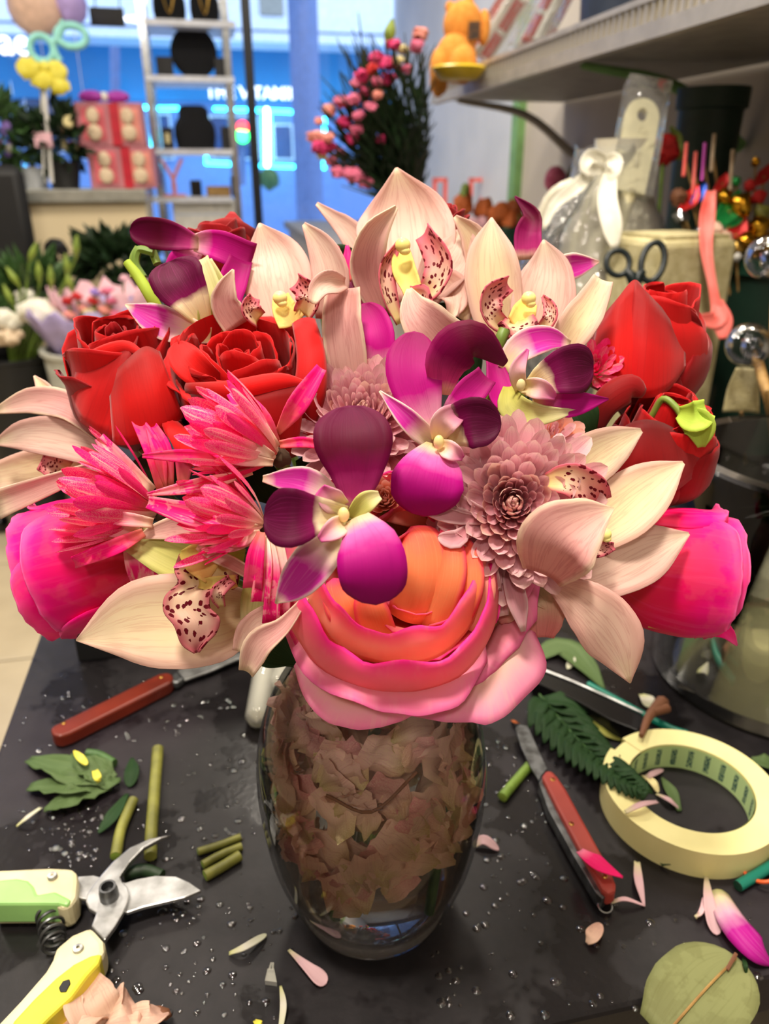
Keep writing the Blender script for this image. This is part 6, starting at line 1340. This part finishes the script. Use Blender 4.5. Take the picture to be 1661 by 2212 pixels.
t = bloom('pink_rose', 'large coral-pink open rose with broad outer petals over the vase mouth', 'rose', (880, 1330, .37), PKG)
rc_ = [dict(n=3, k=[(.02, .3), (.05, .7), (.012, 1.0)], span=110, m='rose_heart', drop=.1), dict(n=3, k=[(.05, .3), (.11, .7), (.07, 1.02)], span=85, m='rose_heart', drop=.12), dict(n=4, k=[(.06, .25), (.17, .65), (.16, 1.0)], span=74, m='rose_heart', drop=.14, ruf=.05),
       dict(n=4, k=[(.08, .1), (.32, .52), (.37, .94)], span=68, m='rose_heart', drop=.16, ruf=.06), dict(n=4, k=[(.1, 0), (.40, .46), (.48, .88), (.50, .92)], span=66, m='rose_coral', drop=.18, ruf=.06), dict(n=4, k=[(.1, 0), (.50, .36), (.62, .76), (.68, .84)], span=62, m='rose_coral', drop=.18, ruf=.07),
       dict(n=5, k=[(.1, 0), (.60, .22), (.78, .58), (.90, .68), (.96, .66)], span=52, m=['rose_coral', 'rose_guard'], drop=.18, ruf=.07)]
rose(t, (884, 1245, .368), (.02, -.80, .60), .058, rc_, 41)
patch('petal', t, [(640, 1260, .338), (700, 1390, .328), (850, 1440, .322), (960, 1410, .322), (1040, 1330, .33)], [(604, 1340, .336), (665, 1465, .315), (790, 1528, .304), (900, 1545, .302), (995, 1520, .306), (1052, 1425, .322)], MATS['rose_guard'], bulge=.004, nu=28, curl=.003, ruf=.002)
patch('petal', t, [(1000, 1440, .338), (1040, 1400, .336), (1060, 1350, .338), (1050, 1290, .342)], [(895, 1550, .318), (1000, 1560, .312), (1070, 1562, .312), (1130, 1510, .318), (1180, 1445, .326), (1150, 1350, .336)], MATS['rose_pale'], bulge=.004, nu=24, ruf=.002)
patch('petal', t, [(660, 1400, .340), (740, 1450, .336), (820, 1470, .336), (910, 1480, .336)], [(636, 1440, .338), (660, 1510, .326), (705, 1558, .32), (780, 1576, .318), (850, 1562, .32), (905, 1540, .326)], MATS['rose_pale'], bulge=.004, nu=24, ruf=.002)
patch('petal', t, [(615, 1200, .345), (640, 1300, .338), (700, 1380, .334)], [(575, 1165, .342), (598, 1300, .326), (650, 1420, .322)], MATS['rose_coral'], bulge=.004)
pet(t, [(880, 1340, .318), (908, 1250, .306), (905, 1175, .309), (888, 1138, .318)], [90, 124, 108, 60], 'rose_orange', cup=-.35, rnd=.3)
pet(t, [(930, 1360, .316), (965, 1270, .304), (972, 1195, .307), (955, 1140, .318)], [60, 70, 64, 34], 'rose_orange', cup=-.4, roll=12, rnd=.3)
pet(t, [(975, 1365, .316), (1010, 1280, .306), (1012, 1215, .308), (990, 1150, .318)], [50, 60, 56, 30], 'rose_orange', cup=-.4, roll=16, rnd=.3)
pet(t, [(1015, 1360, .316), (1042, 1290, .310), (1040, 1240, .312), (1018, 1180, .322)], [40, 50, 48, 26], 'rose_coral', cup=-.4, roll=18, rnd=.3)
pet(t, [(780, 1380, .316), (745, 1310, .308), (720, 1250, .312)], [60, 84, 60], 'rose_orange', cup=-.3, roll=-12, rnd=.3)
pet(t, [(830, 1390, .314), (805, 1330, .306), (790, 1270, .31)], [70, 76, 56], 'rose_orange', cup=-.3, rnd=.3)
patch('petal', t, [(655, 1290, .320), (730, 1395, .313), (850, 1435, .311), (960, 1410, .311), (1042, 1310, .315), (1064, 1215, .322)], [(688, 1240, .308), (745, 1325, .301), (840, 1362, .299), (940, 1345, .298), (1012, 1275, .302), (1034, 1195, .312)], MATS['rose_coral'], bulge=.003, nu=30, ruf=.006)
patch('petal', t, [(618, 1340, .322), (705, 1455, .314), (850, 1500, .309), (990, 1462, .309), (1064, 1360, .314), (1080, 1250, .324)], [(655, 1285, .306), (725, 1392, .297), (850, 1434, .294), (968, 1408, .294), (1042, 1325, .300), (1060, 1225, .311)], MATS['rose_rim'], bulge=.003, nu=30, ruf=.006)
pet(t, [(940, 1130, .335), (860, 1110, .330), (790, 1105, .334)], [40, 44, 20], 'rose_coral', cup=-.3)
vase_stem(t, (866, 1305, .374), r=.003)
t = bloom('pink_rose', 'hot pink rose pointing away beside the tattered pink chrysanthemum', 'rose', (330, 1200, .372), PKG)
rose(t, (340, 1172, .378), (-.955, -.16, -.22), .059, CUP('rose_coral', 'rose_hot', 'rose_hot'), 52)
vase_stem(t, (345, 1190, .38), r=.003)
t = bloom('pink_rose', 'hot pink rose pointing away in front of the glass cylinder', 'rose', (1320, 1215, .375), PKG)
rose(t, (1296, 1212, .385), (.97, -.14, -.06), .0585, CUP('rose_coral', 'rose_hot', 'rose_hot'), 64)
pet(t, [(1400, 1345, .37), (1490, 1352, .366), (1560, 1360, .366), (1592, 1394, .37)], [20, 36, 34, 4], 'rose_hot', cup=.4)
vase_stem(t, (1310, 1222, .387), r=.003)

# --- chrysanthemums: phyllotaxis of shared strap petals
def strap(curl, wid, seed, m, nu=4, nv=8):
    vs, uv, fs = [], [], []
    for j in range(nv + 1):
        v = 1 - (1 - j / nv) ** 1.5; ang = curl * v; c = Vector((0, (math.sin(ang) / curl if abs(curl) > 1e-3 else v), ((1 - math.cos(ang)) / curl if abs(curl) > 1e-3 else 0)))
        t_ = Vector((0, math.cos(ang), math.sin(ang))); n_ = Vector((0, -math.sin(ang), math.cos(ang)))
        w_ = wid * (.35 + .65 * math.sin(min(1, v * 1.05) * math.pi * .62)) * math.sqrt(max(0.0, 1 - max(0, (v - .74) / .26) ** 2.2) + .006)
        for i in range(nu + 1):
            u = i / nu * 2 - 1; vs.append(c + Vector((u * w_ / 2, 0, 0)) + n_ * (.15 * w_ * u * u)); uv.append((i / nu, v))
    for j in range(nv):
        for i in range(nu):
            a = j * (nu + 1) + i; fs.append((a, a + 1, a + nu + 2, a + nu + 1))
    me = bpy.data.meshes.new('petal'); me.from_pydata(vs, [], fs); l = me.uv_layers.new(name='UVMap')
    for lp in me.loops: l.data[lp.index].uv = uv[lp.vertex_index]
    me.shade_smooth(); me.materials.append(MATS[m]); return me
def place(t, me, base, d, up, L, wsc=1.0):
    y = Vector(d).normalized(); z = Vector(up) - y * Vector(up).dot(y); z = z.normalized() if z.length > 1e-5 else y.orthogonal().normalized(); x = y.cross(z)
    o = bpy.data.objects.new('petal', me); COL.objects.link(o); o.parent = t
    o.matrix_basis = Matrix.Translation(Vector(base) - t.location) @ Matrix((x, y, z)).transposed().to_4x4() @ Matrix.Diagonal((L * wsc, L, L, 1)); return o
def mum(t, c, axis, R, n, inner, outer, seed, maxth=100, lmin=.34):
    A = Vector(axis).normalized(); X = A.orthogonal().normalized(); Y = A.cross(X); rn = random.Random(seed); c = asv(c)
    for i in range(n):
        f = (i + .5) / n; a = i * 2.39996; th = math.radians(6 + (maxth - 6) * f ** .75) * rn.uniform(.95, 1.05)
        rad = X * math.cos(a) + Y * math.sin(a); d = A * math.cos(th) + rad * math.sin(th)
        L = R * (.36 + .64 * f ** 1.1) * rn.uniform(.9, 1.1); b = c + rad * (R * .22 * f ** .5) - A * (R * .26 * f)
        me = rn.choice(inner) if f < .45 else rn.choice(outer)
        place(t, me, b, d, A - rad * .2, L, rn.uniform(.85, 1.15) * min(1.05, .45 + .85 * f ** .5))
    mesh('receptacle', [ball(c - A * R * .22, R * .14, 10, 7)], 'calyx', t)
mi = [strap(.75, .30, 1, 'mum_mauve_inner'), strap(.6, .28, 2, 'mum_mauve')]; mo = [strap(.6, .27, 3, 'mum_mauve'), strap(.3, .25, 4, 'mum_mauve'), strap(.9, .28, 5, 'mum_mauve')]
t = bloom('chrysanthemum', 'dusty mauve chrysanthemum with tight dark centre, fully in view', 'chrysanthemum', (1120, 1100, .325), MUG); mum(t, (1108, 1090, .316), (-.12, -.86, .48), .035, 200, mi, mo, 3, 98)
for a in (((1050, 1110, .312), (980, 1080, .308), (940, 1035, .312)), ((1050, 1125, .312), (970, 1110, .308), (900, 1090, .314)), ((1010, 1140, .31), (985, 1165, .306), (945, 1160, .310)), ((1130, 1010, .325), (1150, 960, .325), (1158, 914, .332)), ((1160, 1040, .325), (1195, 985, .325), (1212, 935, .332)), ((1075, 1010, .322), (1085, 960, .32), (1105, 912, .328)), ((1040, 1050, .32), (1018, 990, .318), (1020, 945, .324))):
    pet(t, list(a), [16, 40, 22], 'mum_mauve', cup=.5, rnd=.4, nu=6, nv=8)
vase_stem(t, (1120, 1110, .33))
t = bloom('chrysanthemum', 'dusty mauve chrysanthemum half hidden behind the dendrobium orchids', 'chrysanthemum', (790, 905, .35), MUG); mum(t, (785, 905, .345), (.02, -.62, .78), .034, 170, mi, mo, 5, 96); vase_stem(t, (790, 915, .352))
pm = [strap(.7, .4, 6, 'mum_peach'), strap(.4, .4, 7, 'mum_mauve')]
t = bloom('chrysanthemum', 'small peachy chrysanthemum behind the fully open mauve one', 'chrysanthemum', (1185, 945, .352), MUG); mum(t, (1190, 945, .352), (.1, -.5, .85), .017, 50, pm, pm, 6, 95); vase_stem(t, (1190, 950, .356))
t = bloom('chrysanthemum', 'tan unopened chrysanthemum bud above the large pink rose', 'chrysanthemum', (830, 1075, .325), MUG); mum(t, (832, 1078, .322), (-.1, -.7, .7), .011, 40, [pm[0]], [pm[0]], 7, 60); vase_stem(t, (832, 1082, .326))
t = bloom('chrysanthemum', 'faded mauve chrysanthemum with drooping petals under the fully open one', 'chrysanthemum', (1100, 1215, .326), MUG)
for a, w_ in ((((1080, 1200, .322), (1120, 1225, .316), (1165, 1262, .316)), [12, 34, 8]), (((1090, 1215, .322), (1115, 1290, .314), (1130, 1364, .316)), [14, 44, 10]), (((1060, 1200, .32), (1065, 1240, .315), (1078, 1275, .318)), [14, 26, 12]), (((1050, 1190, .322), (1050, 1230, .318), (1062, 1265, .32)), [16, 28, 10]), (((1105, 1195, .322), (1150, 1215, .318), (1200, 1262, .318)), [14, 38, 8]), (((1080, 1230, .328), (1078, 1280, .325), (1088, 1330, .325)), [16, 36, 20]), (((1035, 1180, .32), (1030, 1210, .316), (1045, 1235, .318)), [14, 26, 12])):
    pet(t, list(a), w_, 'mum_mauve', cup=.5, nu=6, nv=9, ruf=.15)
vase_stem(t, (1095, 1215, .332))
t = bloom('alstroemeria', 'faded pink and green alstroemeria beneath the drooping mauve petals', 'flower', (1130, 1260, .338), None)
for a, w_ in ((((1120, 1270, .338), (1160, 1310, .332), (1165, 1378, .334)), [40, 120, 60]), (((1110, 1280, .336), (1090, 1310, .33), (1068, 1335, .332)), [30, 66, 40]), (((1140, 1270, .338), (1180, 1285, .334), (1212, 1310, .336)), [30, 60, 30]), (((1120, 1270, .34), (1110, 1330, .336), (1120, 1372, .336)), [40, 80, 40])):
    pet(t, list(a), w_, 'alstro', cup=.4, ruf=.25)
vase_stem(t, (1125, 1270, .342))

hi = [strap(.4, .17, 8, 'mum_hot'), strap(.65, .18, 9, 'mum_hot'), strap(.25, .16, 10, 'mum_hot2')]
def tattered(t, base, axis, L, n, cone, seed, long_=()):
    A = Vector(axis).normalized(); X = A.orthogonal().normalized(); Y = A.cross(X); rn = random.Random(seed); b = asv(base)
    for i in range(n):
        f = (i + .5) / n; a = i * 2.39996; th = math.radians(cone) * f ** .5; rad = X * math.cos(a) + Y * math.sin(a); d = A * math.cos(th) + rad * math.sin(th)
        place(t, rn.choice(hi), b + d * L * .06 + rad * L * .05, d, rad * -1 + A * .25, L * rn.uniform(.72, 1.05), rn.uniform(.8, 1.25))
    for pts, w_ in long_: pet(t, pts, w_, 'mum_hot2' if random.random() < .5 else 'mum_hot', cup=.45, nu=5, nv=9)
    mesh('receptacle', [ball(b - A * .001, .0045, 10, 7, lump=.4)], 'dry_brown', t); vase_stem(t, b + Vector((0, .01, -.002)))
random.seed(3)
t = bloom('chrysanthemum', 'white-streaked hot pink chrysanthemum just below the open red rose', 'chrysanthemum', (600, 985, .322), MUG)
tattered(t, (600, 985, .322), (-.80, -.28, .50), .042, 44, 50, 11, (([(600, 935, .316), (645, 870, .308), (694, 795, .312)], [12, 44, 24]), ([(520, 995, .31), (400, 985, .306), (308, 985, .31)], [26, 28, 8]), ([(600, 965, .316), (540, 900, .31), (496, 850, .314)], [14, 40, 14]), ([(600, 960, .318), (565, 900, .312), (520, 845, .318)], [14, 34, 12]), ([(605, 960, .315), (650, 955, .31), (692, 960, .312)], [16, 22, 18]), ([(590, 985, .31), (520, 950, .304), (450, 925, .308)], [14, 36, 14]), ([(590, 1000, .31), (500, 985, .304), (415, 945, .308)], [14, 34, 14])))
t = bloom('chrysanthemum', 'white-streaked hot pink chrysanthemum above the spotted-lip cymbidium', 'chrysanthemum', (570, 1135, .318), MUG)
tattered(t, (568, 1132, .318), (-.74, -.40, .46), .036, 40, 54, 12, (([(545, 1020, .312), (430, 1048, .305), (318, 1068, .308)], [10, 30, 6]), ([(540, 1130, .31), (430, 1115, .304), (320, 1085, .308)], [16, 50, 26]), ([(555, 1140, .308), (480, 1130, .302), (390, 1105, .306)], [14, 26, 10]), ([(562, 1150, .306), (520, 1165, .302), (480, 1170, .304)], [12, 32, 14]), ([(560, 1160, .308), (500, 1180, .304), (435, 1190, .308)], [14, 24, 8]),
    ([(565, 1150, .306), (552, 1200, .299), (545, 1270, .302)], [16, 36, 40]), ([(572, 1155, .308), (570, 1220, .302), (562, 1300, .305)], [16, 34, 40]), ([(582, 1160, .308), (590, 1240, .303), (585, 1345, .308)], [16, 30, 36]), ([(600, 1160, .312), (606, 1250, .307), (610, 1330, .31)], [20, 40, 30])))
t = bloom('chrysanthemum', 'white-streaked hot pink chrysanthemum beside the leaning red rose', 'chrysanthemum', (330, 1090, .348), MUG)
tattered(t, (345, 1105, .35), (-.84, -.30, .42), .044, 44, 52, 13, (([(350, 1060, .345), (335, 980, .338), (290, 895, .342)], [20, 40, 22]), ([(365, 1050, .345), (350, 975, .338), (325, 915, .342)], [20, 42, 22]), ([(300, 1150, .338), (250, 1145, .332), (150, 1115, .336)], [20, 34, 12]), ([(310, 1150, .336), (250, 1180, .33), (160, 1215, .334)], [18, 34, 26]), ([(330, 1130, .335), (260, 1120, .328), (160, 1110, .335)], [20, 30, 16]), ([(280, 1150, .345), (305, 1215, .342), (310, 1270, .345)], [30, 66, 40]), ([(330, 1060, .34), (260, 1000, .335), (215, 945, .338)], [20, 40, 22]), ([(395, 1050, .345), (400, 980, .342), (410, 930, .345)], [20, 40, 30])))
t = bloom('chrysanthemum', 'small hot pink chrysanthemum bud beside the tall red rose', 'chrysanthemum', (1285, 800, .385), MUG)
hb = [strap(.9, .3, 14, 'mum_hot2'), strap(.7, .3, 15, 'mum_hot')]
mum(t, (1285, 795, .380), (-.05, -.75, .65), .0145, 60, hb, hb, 8, 80); vase_stem(t, (1288, 805, .386))
t = bloom('chrysanthemum', 'hot pink chrysanthemum tip between the cream and topmost cymbidium', 'chrysanthemum', (745, 620, .40), MUG)
for a in (((750, 610, .40), (735, 570, .40), (728, 532, .402)), ((755, 610, .398), (752, 570, .397), (750, 530, .40)), ((760, 610, .40), (762, 580, .40), (766, 555, .402))): pet(t, list(a), [20, 24, 6], 'mum_hot2', cup=.4, nu=5, nv=8)
vase_stem(t, (752, 615, .402))
t = bloom('chrysanthemum', 'pale mauve chrysanthemum tip between the two near red roses', 'chrysanthemum', (390, 930, .365), MUG)
for a in (((395, 905, .362), (382, 870, .36), (372, 835, .362)), ((380, 900, .36), (345, 890, .356), (308, 885, .358)), ((375, 915, .36), (360, 900, .356), (358, 870, .358)), ((395, 915, .36), (375, 925, .356), (345, 930, .358))): pet(t, list(a), [16, 28, 6], 'mum_mauve', cup=.4, nu=5, nv=8)
vase_stem(t, (395, 930, .366))

# --- green bits
t = thing('orchid_bud', 'lime green orchid bud on a curved stalk beside the dark red rose', 'flower bud', P(1500, 930, .385))
mesh('stalk', [tube([P(1408, 900, .375), P(1432, 862, .368), P(1460, 880, .364), P(1475, 905, .363)], .0017, 8)], 'leaf_light', t)
petal_mat('bud_green', [(0, C_(190, 214, 80)), (1, C_(205, 232, 100))], vein=(C_(170, 200, 70), .3))
pet(t, [(1466, 892, .362), (1500, 900, .355), (1528, 884, .358)], [26, 66, 44], 'bud_green', cup=.5); pet(t, [(1472, 898, .363), (1510, 920, .357), (1515, 966, .36)], [30, 66, 14], 'bud_green', cup=.5); vase_stem(t, (1408, 902, .376), r=.0014)
t = thing('cut_stalk', 'bright green cut stalk poking out beside the yellow-throated dendrobium', 'stem', P(270, 566, .378)); mesh('stalk', [tube([P(274, 566, .378), P(300, 600, .378), P(330, 650, .378), P(380, 740, .39)], [.0022, .0028, .003, .003], 9)], 'bud_green', t); vase_stem(t, (380, 740, .39), r=.0025)
t = thing('cut_stalk', 'short green stalk tip between the cream-yellow cymbidium and dendrobium', 'stem', P(1085, 740, .35)); mesh('stalk', [tube([P(1090, 712, .352), P(1080, 740, .352), P(1075, 790, .36)], .0028, 9)], 'stem_green', t); vase_stem(t, (1075, 790, .36), r=.0025)
t = thing('flower_bud', 'yellow-green stalk loop under the purple side petal', 'stem', P(310, 560, .388)); mesh('stalk', [tube([P(290, 600, .388), P(288, 560, .388), P(300, 535, .388)], .0022, 8), tube([P(340, 570, .388), P(330, 545, .388), P(322, 530, .388)], .0022, 8)], 'leaf_light', t); vase_stem(t, (300, 600, .39), r=.0012)
rnd = random.Random(9)
LV = [(590, 1400, .355, .6), (650, 1400, .37, 2.5), (1250, 900, .365, 1.0), (1250, 960, .37, -1), (430, 900, .375, 2), (700, 1010, .36, 0), (880, 1010, .355, 1), (1020, 880, .37, 2), (740, 780, .40, 0), (1000, 780, .395, 1), (1240, 790, .39, 0), (560, 1040, .36, 1), (640, 1180, .355, 2), (470, 1180, .36, 0), (1130, 1180, .36, 1), (960, 700, .41, 0), (520, 760, .40, 1), (350, 1010, .375, 0), (1290, 1060, .37, 0), (700, 1270, .37, 1), (1040, 1280, .365, 0), (1120, 1330, .365, 1), (760, 640, .42, 1), (740, 575, .41, 0), (1010, 620, .42, 0), (400, 700, .40, 1), (500, 900, .385, 1)]
for i, (x, y, d, a) in enumerate(LV):
    c = P(x, y, d); t = thing('bouquet_leaf', 'dark green leaf tucked between the blooms of the bouquet', 'leaf', c, 'leaves inside the bouquet')
    dx, dy = math.cos(a) * 60, math.sin(a) * 60
    petal('blade', t, [P(x - dx, y - dy, d + .006), P(x, y, d), P(x + dx, y + dy, d + .005)], [30, 90, 6], MATS['fern_leaf'], cup=.2); vase_stem(t, P(x - dx, y - dy, d + .007), 'leaf_mid', .001)
